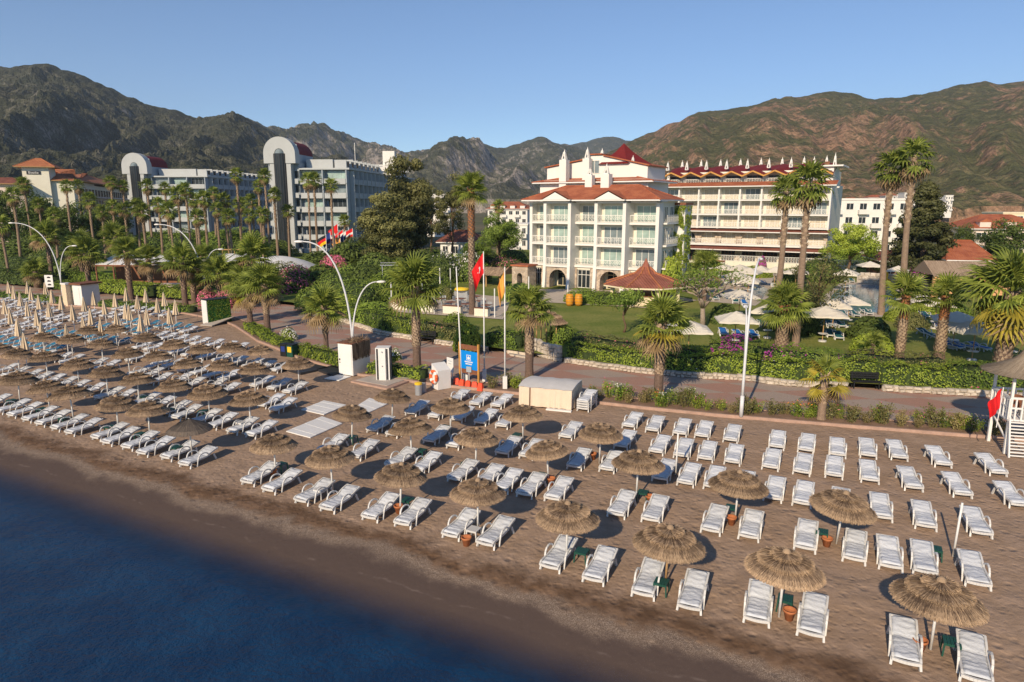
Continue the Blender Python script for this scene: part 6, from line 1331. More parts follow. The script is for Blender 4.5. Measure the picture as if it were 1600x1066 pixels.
# ---- shrubs and bushes, each one placed by its foot (px, py), half width, height
BU = [('round bright clipped bush behind the flagpoles',730,545,1.25,1.9,leaf_hedge_yellow,None,0),('round dark bush behind the clipped bush',712,520,1.6,1.7,leaf_hedge,None,0),('low hedge like bush left of the terrace panels',585,500,2.4,1.9,leaf_hedge,None,0),('large green bush below the flags',560,478,3.2,3.0,leaf_mid,None,0),('large green bush right of the oleanders',600,472,3.0,3.2,leaf_hedge,None,0),('pink and white oleander left of the flags',465,455,3.0,3.2,leaf_mid,flower_pink,1100),('pale flowered oleander beyond the white dome',445,445,3.0,3.3,leaf_olive,flower_white,900),('bright pink bougainvillea under the flags',524,432,2.6,3.4,leaf_mid,flower_pink,3000),
 ('green bush by the curving promenade',490,480,2.4,2.2,leaf_mid,None,0),('yellow green bush by the curving promenade',540,492,2.2,2.0,leaf_hedge_yellow,None,0),('white flowered oleander behind the terrace poles',695,440,3.0,4.2,leaf_dark,flower_white,700),('white flowered oleander left of the red flag',735,432,2.4,3.6,leaf_dark,flower_white,600),('dark bush behind the lighting truss',645,445,3.4,4.0,leaf_dark,None,0),('green bush behind the terrace',672,455,3.0,2.6,leaf_mid,None,0),
 ('green bush before the stone pavilion',812,470,2.2,2.2,leaf_hedge,None,0),('reddish bush beyond the reed kiosk',790,424,3.0,2.6,leaf_olive,flower_pink,300),('hedge like bush before the hotel arches, left',915,472,2.6,1.5,leaf_hedge,None,0),('hedge like bush before the hotel arches, right',950,475,2.4,1.5,leaf_hedge,None,0),('bright yellow green shrub at the right corner of the cream hotel',1046,455,2.0,4.3,leaf_hedge_yellow,None,0),('dark shrub before the long hotel terrace',1075,440,2.4,3.0,leaf_mid,None,0),
 ('spiky green bush beside the gnarled tree',1130,505,1.5,1.7,leaf_dark,None,0),('dark green bush left of the twin tall palms',1222,515,1.8,2.6,leaf_dark,None,0),('dark green bush right of the twin tall palms',1262,522,1.5,2.4,leaf_dark,None,0),('broad dark shrub on the lawn before the pool',1357,528,2.0,1.7,leaf_dark,None,0),('yellow green shrub around the young palm',1362,553,1.6,1.5,leaf_hedge_yellow,None,0),('round bush behind the broad dark shrub',1423,512,1.6,1.4,leaf_olive,None,0),('clipped bush left of the round olive bush',1400,500,1.4,1.1,leaf_hedge_yellow,None,0),
 ('bright mound hedge before the pool bar',1455,486,2.6,1.3,leaf_hedge_yellow,None,0),('green mound hedge right of the pool bar hedge',1482,490,2.2,1.3,leaf_hedge,None,0),('green bush beside the hut',880,535,1.4,1.5,leaf_hedge,None,0),('dark bush left of the hut',815,540,1.3,1.5,leaf_dark,None,0),('green bush beside the long hotel steps',1280,425,3.6,2.4,leaf_mid,None,0),('green bush before the long hotel terrace, left',1120,432,2.6,1.8,leaf_hedge,None,0),('green bush before the long hotel terrace, right',1180,432,3.0,1.6,leaf_hedge_yellow,None,0),('purple leaved shrub on the long hotel terrace',1190,420,.9,2.0,leaf_olive,flower_magenta,500),('purple planting on the pool terrace wall',1430,438,3.0,1.8,leaf_olive,flower_magenta,900),('small bush among the terrace tables',695,468,1.2,1.4,leaf_olive,None,0),
 ('green bush at the right edge behind the big palm',1590,500,2.4,1.8,leaf_hedge,None,0),('bright bush at the right edge near the lawn',1590,530,1.6,1.2,leaf_hedge_yellow,None,0),('dark bush below the left palms',30,425,4,3,leaf_dark,None,0),('second dark bush below the left palms',70,428,4,3,leaf_dark,None,0),('dark bush behind the far left lamp',115,430,3.6,3,leaf_dark,None,0),('bush behind the white awnings',330,420,4,4.5,leaf_mid,None,0),('bush between awnings and dome',375,425,3.4,3,leaf_mid,None,0)]
FILL = [(352,446,leaf_mid,3.2,2.6,'left of the dome tent'),(385,452,leaf_hedge,3.2,2.4,'before the dome tent'),(420,452,leaf_mid,3.0,2.6,'before the dome tent middle'),(505,452,leaf_dark,3.4,3.0,'below the flag poles'),(530,458,leaf_mid,3.2,2.8,'behind the curving promenade hedge'),(575,455,leaf_dark,3.6,3.4,'left of the truss'),(610,452,leaf_mid,3.4,3.2,'under the truss, left'),(628,460,leaf_hedge,3.0,2.4,'under the truss, middle'),(590,440,leaf_dark,4.0,4.2,'behind the truss, left'),(620,430,leaf_dark,4.2,4.6,'behind the truss, middle'),(665,432,leaf_dark,4.0,4.4,'behind the truss, right'),(680,420,leaf_mid,4.0,3.6,'before the white garden house, left'),(715,424,leaf_mid,3.6,2.8,'before the white garden house, right'),(760,420,leaf_dark,4.0,3.6,'left of the reed kiosk'),(800,415,leaf_mid,4.0,3.4,'behind the stone pavilion'),(545,425,leaf_dark,4.4,4.6,'behind the flags'),(575,415,leaf_dark,4.4,5.0,'right of the flags'),(540,445,leaf_mid,3.2,3.0,'under the flags, right'),(500,425,leaf_dark,4.0,3.2,'at the arched hotel entrance'),(745,440,leaf_mid,2.8,3.0,'before the reed kiosk'),(20,412,leaf_dark,5,4.5,'at the far left, back'),(60,410,leaf_dark,5,4.5,'behind the far left palms'),(100,412,leaf_dark,5,4.0,'behind the far left palms, right'),(145,412,leaf_mid,4,3.6,'left of the long awning'),(200,402,leaf_dark,5,4.5,'behind the long awning, left'),(240,400,leaf_mid,5,4.5,'behind the long awning, right'),(285,402,leaf_mid,5,5.0,'between the awnings, back'),(340,400,leaf_mid,5,5.0,'behind the shorter awning'),(395,402,leaf_mid,5,4.5,'behind the dome, left'),(430,400,leaf_dark,5,3.5,'behind the dome, right'),(275,435,leaf_hedge,3,2.2,'right of the long awning'),(1015,440,leaf_mid,3,2.8,'behind the gazebo'),(1090,448,leaf_dark,2.6,2.2,'left of the pool group'),(1235,448,leaf_mid,2.6,2.4,'between the tall palms'),(1255,470,leaf_dark,2.4,2.6,'behind the tall palms'),(1290,440,leaf_mid,3,2.6,'left of the pool'),(1240,500,leaf_mid,1.4,1.6,'beside the right tall palm'),(1340,418,leaf_mid,3.2,2.6,'on the terrace above the pool'),(1395,425,leaf_mid,2.4,1.8,'beside the dark restaurant'),(1470,440,leaf_mid,2.6,2.4,'beside the reed canopy bar'),(1560,440,leaf_mid,3.6,3.2,'behind the big shaggy palm'),(1590,455,leaf_dark,3.4,3.0,'at the right edge, back'),(1310,415,leaf_mid,3.4,2.8,'right of the long hotel steps')]
for x, y, lf, r, h_, where in FILL: BU.append(('%s shrub %s' % ({'dark_leaf':'dark green','mid_leaf':'mid green','hedge_leaf':'fresh green'}[lf.name], where), x, y, r, h_, lf, None, 0))
BM = {}
for i, (lab, x, y, r, h_, lf, fl, nf) in enumerate(BU):
    key = (lf.name, fl.name if fl else '', i % 3 if not fl else i); dist = S(x, y, LZ)[1]; sz = .13 if dist < 60 else .2
    if key not in BM: BM[key] = shell_bush(1, 1, 1, int(2600 if dist < 60 else 1900)+nf, sz/max(r,1)*1.15, lf, i, fl, nf, lumps=9, fl_size=sz/max(r,1)*1.3)
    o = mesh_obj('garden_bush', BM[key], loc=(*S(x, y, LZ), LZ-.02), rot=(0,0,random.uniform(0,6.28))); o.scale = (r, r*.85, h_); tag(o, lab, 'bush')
# ---- broadleaf trees
TM = {'olive': tree_meshes(3, 16, 4.2, 7.0, 2.0, 76, 430, .40, leaf_olive, .35, csize=.40), 'olive2': tree_meshes(4, 16, 3.6, 7.4, 3.0, 34, 300, .32, leaf_olive, .3), 'dark': tree_meshes(5, 12, 4.6, 4.6, 1.6, 34, 330, .36, leaf_dark, .3), 'mid': tree_meshes(6, 9, 4.0, 3.4, 1.6, 34, 330, .3, leaf_mid, .3, 'dome'), 'bright': tree_meshes(8, 8, 4.0, 3.2, 1.4, 40, 330, .28, leaf_hedge_yellow, .3, 'dome'),
      'conifer': tree_meshes(9, 13, 4.6, 6.0, 1.2, 170, 190, .36, leaf_conifer, .32, 'cone', .30), 'small': tree_meshes(10, 4.5, 2.3, 1.7, 1.7, 20, 150, .16, leaf_olive, .14, 'round', .36, 12), 'flat': tree_meshes(11, 3, 1.9, .6, 1.9, 16, 160, .15, leaf_mid, .09, 'dome', .4, 9)}
def tplace(lab, kind, px, top, Y, hw_px, mh, mr, name='garden_tree', group=None):
    p = D(px, top, Y); h_ = p[2]-LZ; t = tree(name, lab, 'tree', (p[0], Y), TM[kind], hw_px/F_PX*Y/mr, group, sz=h_/mh); return t
for a in [('dense olive green tree, nearest and lowest of the group left of the lone palm','olive',600,306,98,44,16,4.6),('tall olive green tree rising behind the dark rounded tree','olive',634,250,106,44,16,4.6),('feathery olive tree between the tall tree and the lone palm','olive2',705,262,125,32,17.8,4.0),('olive tree glimpsed between the two tall olive trees','olive2',672,285,135,26,17.8,4.0),('round green tree left of the cream hotel','mid',780,336,112,34,8.4,4.4),('smaller green tree behind the lone palm','mid',748,372,105,26,8.4,4.4),('round bright green tree right of the long hotel','bright',1332,354,102,42,7.8,4.4),('dark conical conifer before the red hill','conifer',1452,288,98,60,13.2,4.6),('dark round tree at the right edge before the pink house','dark',1580,346,96,42,10.8,4.9),('small dark tree between conifer and pink house','dark',1507,352,118,22,10.8,4.9),
          ('dark tree at the far left edge behind the palms','dark',12,296,150,48,10.8,4.9),('dark tree left of the orange roofed hotel front','dark',62,308,140,45,10.8,4.9),('dark tree before the orange roofed hotel','dark',112,318,140,42,10.8,4.9),('dark tree before the farther arched hotel','dark',160,322,150,38,10.8,4.9),('green tree left of the farther arched tower','mid',300,358,150,45,8.4,4.4),('green tree between the two arched hotels','mid',365,356,150,42,8.4,4.4),('dark tree at the foot of the nearer arched hotel','dark',560,372,118,30,10.8,4.9),('dark green tree below the farther arched tower','mid',250,360,155,40,8.4,4.4),('green tree right of the yellow house','dark',1545,372,105,25,10.8,4.9)]: tplace(*a)
def leaning_tree():
    t = thing('gnarled_tree', 'gnarled tree with thick bare branching limbs beside the gazebo', 'tree', (*S(1098,512,LZ), LZ)); m = MB(); rs = random.Random(5); tips = []
    def br(p, d, r, n):
        q = p+d; m.tube([p, p.lerp(q,.5)+Vector((rs.uniform(-.1,.1),rs.uniform(-.1,.1),.05)), q], [r, r*.85, r*.7], 7)
        if n == 0: tips.append(q); return
        for k in range(2 if n < 3 else 3):
            e = d.copy(); e.rotate(Matrix.Rotation(rs.uniform(.35,.75)*(1 if k % 2 else -1),3,'Y').to_euler()); e.rotate(Matrix.Rotation(rs.uniform(-1.2,1.2),3,'Z').to_euler()); e.z = abs(e.z)*.8+.15; br(q, e*rs.uniform(.72,.9), r*.62, n-1)
    br(Vector((0,0,0)), Vector((-.1,0,1.7)), .26, 4); m.build('trunk', mat('grey_bark', (.30,.24,.19), .95, .25, 6, bump=.5), t, True)
    P_ = np.vstack([np.array(q)+rng.normal(size=(34,3))*.34 for q in tips]); mesh_obj('crown', leaf_mesh('crown', P_, .22, [leaf_mid], np.clip(rng.normal(.5,.22,len(P_)),0,1), aspect=.4), t)
leaning_tree()
tree('small_olive_tree', 'small leaning olive toned tree on the lawn before the pool', 'tree', S(1272,522,LZ), TM['small'], 1.15, sz=1.2, rz=1.0); tree('small_flat_tree', 'small flat crowned tree on the lawn before the gazebo', 'tree', S(975,520,LZ), TM['flat'], 1.05, sz=1.1)
# ---- palms on and behind the promenade
def npalm(lab, px, py, yc, cr, z=.1, **kw):
    p = S(px, py, z); hgt = D(px, yc, p[1])[2]-z; return near_palm(lab, p, hgt, cr, z=z, **kw)
npalm('fan palm on the promenade edge left of the lifebuoy stand', 652, 582, 447, 1.95, seed=1, boots=230, boot_from=.3, nf=40); npalm('fan palm on the promenade edge left of the cloth tent', 827, 592, 480, 1.5, seed=2, boots=190, nf=32, minel=-30); npalm('squat fan palm on the promenade edge right of the cloth tent', 1028, 626, 508, 1.65, seed=3, boots=190, nf=34, yellow=.12)
npalm('slim fan palm on the promenade left of the beach cabin', 510, 548, 480, 1.6, seed=4, boots=90, nf=34, r0=.17, r1=.16, dead=.2); npalm('stout fan palm beside the curving promenade', 418, 516, 446, 1.9, seed=5, boots=150, nf=36); npalm('fan palm left of the stout palm at the curving promenade', 391, 503, 458, 1.6, seed=6, boots=60, nf=30, yellow=.15, dead=.1)
npalm('young drooping yellow fan palm in the kerb bed on the right', 1283, 655, 588, 1.25, seed=7, boots=30, nf=15, r0=.19, r1=.15, dead=.2, yellow=.6, grey=True, minel=-70); npalm('squat fan palm with orange boots behind the bougainvillea', 1221, 540, 478, 1.75, z=LZ, seed=8, boots=200, boot_from=.0, nf=40, orange=True, r0=.42, r1=.3, dead=.1)
npalm('fan palm with orange boots on the right lawn', 1405, 560, 462, 1.5, z=LZ, seed=9, boots=220, boot_from=.1, nf=26, orange=True, dead=.0, r0=.26, minel=-20); npalm('fan palm left of the big palm at the right edge', 1467, 560, 463, 1.5, z=LZ, seed=10, boots=220, boot_from=.1, nf=26, orange=True, dead=.0, r0=.3, minel=-20); npalm('big shaggy fan palm at the right edge', 1563, 588, 455, 2.5, z=LZ, seed=11, boots=260, boot_from=.0, nf=54, dead=.1, yellow=.25, r0=.42, r1=.34, minel=-75)
npalm('tiny young palm on the lawn before the broad dark shrub', 1362, 562, 535, .95, z=LZ, seed=12, boots=10, nf=12, r0=.1, r1=.08, dead=0, minel=10)
npalm('palm seedling crown at the left of the gnarled tree', 1100, 470, 418, 1.9, z=LZ, seed=13, boots=60, nf=34, r0=.22)
for i, (px, py, yc, cr, lab) in enumerate(((140,452,396,2.3,'stout fan palm on the lawn behind the white kiosk'),(205,468,393,1.7,'slim fan palm at the promenade right of the white kiosk'),(237,458,405,1.7,'fan palm behind the clipped hedge on the left'),(290,480,410,2.1,'fan palm at the promenade before the white awnings'),(304,474,428,1.8,'shorter fan palm beside the one before the awnings'),(345,478,428,2.2,'broad fan palm left of the red oleanders'),(400,474,400,2.2,'broad fan palm behind the curving promenade'),(380,482,440,1.9,'shaggy fan palm behind the red oleander'),(58,450,424,1.7,'low fan palm at the left edge of the promenade'),(82,440,368,2.0,'thick trunked palm on the far left lawn'),(185,432,372,2.2,'feathery palm behind the white kiosk'),(130,436,385,2.4,'bushy palm left of the awnings'),(322,440,402,1.9,'palm among the white awnings'))):
    npalm(lab, px, py, yc, cr, z=LZ if py < 470 else .1, seed=20+i, boots=80, nf=30, r0=.28, r1=.22)
TP = [(1209,505,298,1.1,1.15),(1243,540,285,1.2,1.1),(1377,492,262,1.25,1.25),(1409,498,245,1.35,1.25)]
for (px, py, yc, cs, tr), lab in zip(TP, ('left of the two tall palms before the long hotel','right of the two tall palms before the long hotel','shorter of the twin tall palms beside the conifer','taller of the twin tall palms beside the conifer')):
    p = S(px, py, LZ); tall_palm(lab, p, D(px, yc, p[1])[2]-LZ, 'tall palms in the hotel garden', cs*1.05, tr=tr*1.15, k=[1,0,2,1][TP.index((px,py,yc,cs,tr))])
p = S(738,492,LZ); near_palm('tall lone palm with orange brown trunk rising behind the terrace', p, D(738,296,p[1])[2]-LZ, 1.6, .27, .26, 36, 300, .25, seed=33, dead=.05, orange=True, z=LZ, minel=-30)
LP = [(17,305,118),(3,352,95),(38,288,135),(102,290,130),(119,290,140),(140,312,124),(171,284,150),(173,322,118),(193,290,152),(194,326,114),(210,322,118),(229,290,142),(245,318,118),(257,293,142),(277,303,118),(289,296,126),(308,338,104),(318,310,120),(338,326,116),(353,313,124),(369,273,126),(371,318,134),(389,336,118),(396,314,130),(413,274,118),(404,290,126),(428,304,122),(448,330,124),(478,281,114),(490,280,120),(518,290,117),(536,345,130),(776,322,118),(60,318,130),(80,335,110),(155,330,112),(330,300,140),(302,312,135),(265,328,112),(222,330,112),(360,338,110),(410,335,112)]
for i, (px, yc, Y) in enumerate(sorted(LP)):
    p = D(px, yc, Y); h_ = p[2]-LZ; tall_palm('tall slim fan palm in the left hotel garden, %s from the left' % nth(i+1) if px < 700 else 'slim palm before the distant red dormer roof', (p[0], Y), h_, 'tall palms of the left hotel garden', random.uniform(.95,1.25), tr=random.uniform(.85,1.25))
# ---- gazebo, kiosk roofs, hut
gp_ = S(1007,474,LZ); t = thing('garden_gazebo', 'octagonal gazebo bar with red tiled peaked roof', 'gazebo', (*gp_, LZ), R(10)); m = MB(); m.lathe([(4.6,2.1),(1.2,3.2),(.5,3.85),(.03,4.8)], 8); m.build('roof', tile_gazebo, t)
m = MB(); 
for k in range(8): a = k*PI/4; m.tube([(4.6*math.cos(a),4.6*math.sin(a),2.12),(1.2*math.cos(a),1.2*math.sin(a),3.23),(.5*math.cos(a),.5*math.sin(a),3.88)], .09, 6)
m.build('hip_ridge', tile_orange, t); MB().lathe([(4.55,1.95),(4.6,1.95),(4.6,2.09),(4.55,2.09)], 8).build('fascia', yellow_wall, t)
for k in range(8): a = k*PI/4; MB().b(3.7*math.cos(a)-.12,3.7*math.cos(a)+.12,3.7*math.sin(a)-.12,3.7*math.sin(a)+.12,0,2.3).build('post', yellow_wall, t)
MB().lathe([(2.7,0),(2.7,1.0),(2.4,1.0),(2.4,0)], 8).build('counter', yellow_wall, t); MB().lathe([(2.3,1.01),(2.85,1.01),(2.85,1.09),(2.3,1.09)], 8).build('counter_top', brown_wood, t)
def reed_shelter(name, label, cat, xy, w_, d, zt, h, rz, z=LZ, posts=4, reed=straw_m, drop=.5):
    t = thing(name, label, cat, (*xy, z), rz); n = int(260*w_*d**.5); V = []; Fs = []; vr = []
    for k in range(n):
        s_ = 1 if k % 2 else -1; x = rng.uniform(-w_/2, w_/2); f0 = rng.uniform(0,.7); f1 = min(1.12, f0+rng.uniform(.3,.6)); ww = .03*rng.uniform(.6,1.5); i = len(V)
        for f in (f0, f1): y = s_*d/2*f; zz = zt+h*(1-f)+.03*rng.random(); V += [(x-ww,y,zz),(x+ww,y,zz)]
        Fs.append((i,i+1,i+3,i+2)); vr.append(min(1,max(0,rng.normal(.5,.22))))
    m = MB().add([(-w_/2,-d/2,zt),(w_/2,-d/2,zt),(w_/2,0,zt+h),(-w_/2,0,zt+h),(-w_/2,d/2,zt),(w_/2,d/2,zt)], [(0,1,2,3),(3,2,5,4),(0,3,4),(1,5,2)]); n0 = len(V); me = bpy.data.meshes.new('reed_roof'); me.from_pydata(V+m.v, [], Fs+[tuple(q+n0 for q in f) for f in m.f]); me.materials.append(reed); a_ = me.attributes.new('var','FLOAT','FACE'); a_.data.foreach_set('value', np.array(vr+[.3]*4,'f')); mesh_obj('reed_roof', me, t)
    k = max(2, posts//2)
    for i in range(k):
        for s_ in (-1, 1): x = -w_/2*.85+w_*.85*i/(k-1); MB().b(x-.07,x+.07,s_*d*.38-.07,s_*d*.38+.07,0,zt+.1).build('post', pole_wood, t)
    return t
ht = thing('straw_hut', 'small straw roofed hut on posts above the stone gate wall', 'hut', (*S(857,534,LZ), LZ), KANG)
for me in THATCH[2]+[cap_me]: q = mesh_obj(me.name.split('.')[0], me, ht, (0,0,1.7)); q.scale = (1.2,1.0,1.25)
for sx in (-.8,0,.8):
    for sy in (-.5,.5): MB().tube([(sx,sy,0),(sx,sy,1.75)], .05, 8).build('post', pole_wood, ht)
reed_shelter('reed_kiosk', 'reed roofed kiosk behind the red flag beside the stone pavilion', 'kiosk', S(770,446,LZ), 5.0, 4.0, 1.6, .8, HA, posts=6); b_ = reed_shelter('reed_canopy_bar', 'long reed canopy bar with arched orange front by the pool on the right', 'bar', S(1500,462,LZ), 8.6, 6.0, 2.6, 1.4, R(-10), posts=8, reed=leafmat('pale_reed', (.26,.18,.12), (.50,.38,.27), .05, .9))
arch_wall(b_, mat('orange_render', (.62,.34,.16), .85, .1, 1), -4.2, 4.2, -3.0, -2.7, 0, 2.5, -2.0, 2.0, .3, 'arched_front'); MB().b(-4.0,4.0,-.2,.2,0,2.4).build('back_bar', dark_metal, b_)
# ---- terrace with panels, poles, tables
tp = [S(x, y, LZ) for x, y in ((598,487),(786,500),(800,466),(640,452))]; MB().poly([(x, y, LZ+.06) for x, y in tp]).build('terrace', mat('terrace_tile', (.48,.41,.33), .85, .12, 1.2), kind='structure')
MB().poly([(*S(x, y, LZ), LZ+.05) for x, y in ((800,470),(1010,482),(1090,470),(1010,455),(830,452))]).build('hotel_forecourt', MATS['terrace_tile'], kind='structure')
for i, (x, y, w_) in enumerate(((610,484,1.9),(656,488,1.5),(692,491,1.9),(741,495,1.4))):
    t = thing('terrace_screen', 'cream low screen at the terrace edge, %s from the left' % nth(i+1), 'screen', (*S(x,y,LZ), LZ+.06), KANG, 'cream screens at the terrace edge'); MB().b(0,w_,0,.5,.02,.75).build('panel', cream_wall, t); MB().b(-.03,w_+.03,-.03,.53,.751,.8).build('cap', brown_wood, t)
for i, (x, y, yt) in enumerate(((679,491,456),(688,470,419),(704,452,419),(773,497,451),(826,480,432),(887,470,445),(612,478,440))):
    o = MB().tube([(0,0,0),(0,0,D(CX,yt,S(x,y,LZ)[1])[2]-LZ)], .06, 8).build('terrace_pole', pole_white, loc=(*S(x,y,LZ), LZ)); tag(o, 'slim white post on the hotel terrace, %s from the left' % nth([2,3,4,5,6,7,1][i]), 'post', 'slim white posts on the terrace')
tr_ = thing('lighting_truss', 'grey metal lighting truss above the terrace', 'truss', D(594,415,78), R(2)); Lt = (662-594)/1088*78
for yy, zz in ((0,0),(.3,0),(.15,.3)): MB().tube([(0,yy,zz),(Lt,yy,zz)], .03, 6).build('chord', grey_metal, tr_)
m = MB()
for k in range(16): x = Lt*k/16; m.tube([(x,0,0),(x+Lt/32,.15,.3),(x+Lt/16,0,0)], .015, 5).tube([(x,.3,0),(x+Lt/32,.15,.3)], .015, 5)
m.build('lacing', grey_metal, tr_)
for x in (.2, Lt-.2): MB().b(x-.04,x+.04,.1,.18,-(tr_.location.z-LZ),0).build('support', grey_metal, tr_)
rs = random.Random(9); TS = [(622,478),(648,476),(640,468),(668,470),(690,478),(705,484),(720,478),(728,487),(752,482),(760,489),(745,474),(700,466)]
ttop = MB().b(-.45,.45,-.45,.45,.70,.74).mesh('table_top', brown_wood); tleg = MB().b(-.05,.05,-.05,.05,0,.70).mesh('leg', grey_metal); cs_ = MB().b(-.22,.22,-.22,.22,.42,.46).mesh('seat', grey_metal); cb2 = MB().b(-.22,.22,.18,.22,.461,.9).mesh('backrest', grey_metal); cl_ = [MB().b(a-.02,a+.02,b-.02,b+.02,0,.42).mesh('leg', grey_metal) for a in (-.2,.2) for b in (-.2,.2)]
for i, (x, y) in enumerate(sorted(TS)):
    p = S(x, y, LZ); t = thing('terrace_table', 'square dining table on the terrace, %s from the left' % nth(i+1), 'table', (*p, LZ+.06), rs.uniform(0,1.5), 'dining tables on the terrace'); mesh_obj('table_top', ttop, t); mesh_obj('leg', tleg, t)
    for j in (0, 1):
        a = rs.uniform(0,6.28); q = thing('terrace_chair', 'grey metal chair, %s at the %s terrace table from the left' % (('first','second')[j], nth(i+1)), 'chair', (p[0]+.8*math.cos(a+j*PI), p[1]+.8*math.sin(a+j*PI), LZ+.06), a+j*PI-PI/2, 'grey chairs on the terrace'); mesh_obj('seat', cs_, q); mesh_obj('backrest', cb2, q)
        for me in cl_: mesh_obj('leg', me, q)
for i, (x, y) in enumerate(((890,478),(904,478))):
    t = thing('orange_barrel', 'orange wooden barrel at the lawn edge, %s of the pair' % ('left','right')[i], 'barrel', (*S(x,y,LZ), LZ+.05), 0, 'orange barrels at the lawn edge'); MB().lathe([(.33,0),(.40,.35),(.42,.6),(.40,.85),(.33,1.2)], 18).build('staves', barrel_m, t, True)
    for z, r in ((.18,.375),(.45,.42),(.78,.418),(1.02,.38)): MB().lathe([(r,z-.03),(r+.012,z-.03),(r+.012,z+.03),(r,z+.03)], 18).build('hoop', wood_m, t, True)
t = thing('yellow_topped_stall', 'small stall with yellow cover on the terrace left of the lone palm', 'stall', (*S(722,468,LZ), LZ+.06), KANG); MB().b(-.8,.8,-.3,.3,0,1.0).build('counter', grey_metal, t); MB().lathe([(.9,1.01),(.75,1.25),(0,1.32)], 12).build('cover', yellow_plastic, t, True)
# ---- left hotel awnings and dome
def striped_awning(label, px0, px1, y, Y, d):
    a, b = D(px0, y, Y), D(px1, y, Y); w_ = b[0]-a[0]; t = thing('striped_awning', label, 'awning', (a[0], Y, LZ), R(-4)); z = a[2]-LZ; n = int(w_/1.5)
    for k in range(n): MB().add([(k*w_/n,0,z),((k+1)*w_/n-.25,0,z),((k+1)*w_/n-.25,d,z+.9),(k*w_/n,d,z+.9),(k*w_/n,0,z-.06),((k+1)*w_/n-.25,0,z-.06),((k+1)*w_/n-.25,d,z+.84),(k*w_/n,d,z+.84)], [(0,1,2,3),(7,6,5,4),(0,4,5,1),(1,5,6,2),(3,2,6,7),(0,3,7,4)]).build('fabric_strip', white_cloth, t)
    MB().b(0,w_,-.05,.05,z-.25,z-.061).build('beam', brown_wood, t)
    for k in range(5): MB().b(w_*k/4-.07,w_*k/4+.07,.06,.2,0,z-.08).build('post', brown_wood, t)
    MB().b(0,w_,d-.2,d,0,z).build('back_screen', brown_wood, t)
striped_awning('long white striped awning of the beach restaurant on the left', 148, 262, 413, 84, 4.0); striped_awning('shorter white striped awning right of the long one', 308, 370, 410, 92, 4.0)
dm = D(432, 414, 102); t = thing('white_dome_tent', 'white rounded membrane tent left of the flags', 'tent', (dm[0], 102, LZ)); rx = 58/1088*102; zz = D(432,416,102)[2]-LZ; m = MB(); V = []
for j in range(9):
    for i in range(21): f = i/20*2-1; g = j/8*2-1; V.append((f*rx, g*4, zz+1.55*(1-f*f)*(1-.35*g*g)-.2*abs(g)))
m.add(V, [(j*21+i, j*21+i+1, (j+1)*21+i+1, (j+1)*21+i) for j in range(8) for i in range(20)]); m.build('membrane', white_cloth, t, True)
for sx in (-.9,-.3,.3,.9): MB().tube([(sx*rx,-3.8,0),(sx*rx,-3.8,zz+.1)], .06, 8).build('post', pole_white, t)
o = MB().b(0,9,0,.12,2.2,2.4).b(0,9,.0,.1,3.1,3.25)
for k in range(10): o.b(k*.98,k*.98+.1,0,.1,0,3.2)
o = o.build('deck_railing', pole_wood, loc=(D(300,395,112)[0],112,LZ)); tag(o, 'wooden deck railing behind the shorter awning', 'railing')
# ---- pool garden
pool = [(1292,484),(1345,489),(1402,489),(1404,456),(1385,446),(1320,445),(1300,462)]
def water_mat():
    m = mat('pool_water', (.05,.17,.26), .05, .15, .6, bump=.15, bscale=3, spec=.6); return m
PW = water_mat(); pp = [S(x, y, LZ) for x, y in pool]; MB().poly([(x, y, LZ+.03) for x, y in pp][::-1]).build('pool_water', PW, kind='structure'); cx = sum(p[0] for p in pp)/7; cy = sum(p[1] for p in pp)/7
MB().poly([(cx+(x-cx)*1.22, cy+(y-cy)*1.22, LZ+.015) for x, y in pp][::-1]).build('pool_deck', MATS['terrace_tile'], kind='structure')
MB().poly([(*S(x, y, LZ), LZ+.02) for x, y in ((1090,470),(1180,478),(1225,450),(1240,428),(1100,424))]).build('pool_deck', MATS['terrace_tile'], kind='structure'); MB().poly([(*S(x, y, LZ), LZ+.03) for x, y in ((1165,468),(1190,470),(1200,452),(1185,445),(1168,452))]).build('pool_water', PW, kind='structure')
rubble_wall('high rubble retaining wall behind the pool', [S(1338,443,LZ), S(1370,445,LZ), S(1402,446,LZ), S(1450,455,LZ)], 1.5, .62, 3, z=LZ)
t = thing('yellow_pool_figure', 'bright yellow upright figure beside the pool wall', 'figure', (*S(1383,447,LZ), LZ)); MB().lathe([(.35,0),(.42,.4),(.34,.9),(.2,1.1),(.26,1.3),(.28,1.5),(.2,1.75),(0,1.85)], 14).build('body', yellow_plastic, t, True); MB().tube([(-.3,0,.9),(-.55,-.1,.6)],.1,8).tube([(.3,0,.9),(.55,-.1,.6)],.1,8).build('arms', yellow_plastic, t, True)
def canopy_mesh(seed, s=1.35):
    m = MB(); n = 8; V = []
    for j in range(n+1):
        for i in range(n+1):
            x = (i/n*2-1); y = (j/n*2-1); r = max(abs(x), abs(y)); sag = .05*math.sin(PI*min(1, r))*(1 if abs(abs(x)-abs(y)) > .3 else 0); V.append((x*s, y*s, .62*(1-r)-sag+.02*math.sin(i*2+j*3+seed)*r))
    m.add(V, [(j*(n+1)+i, j*(n+1)+i+1, (j+1)*(n+1)+i+1, (j+1)*(n+1)+i) for j in range(n) for i in range(n)])
    ed = [V[i] for i in range(n+1)]+[V[j*(n+1)+n] for j in range(1,n+1)]+[V[n*(n+1)+i] for i in range(n-1,-1,-1)]+[V[j*(n+1)] for j in range(n-1,0,-1)]; k = len(ed); m.add(ed+[(x*1.005,y*1.005,z-.12) for x,y,z in ed], [(i,(i+1)%k,k+(i+1)%k,k+i) for i in range(k)]); return m.mesh('canopy', canopy_cream)
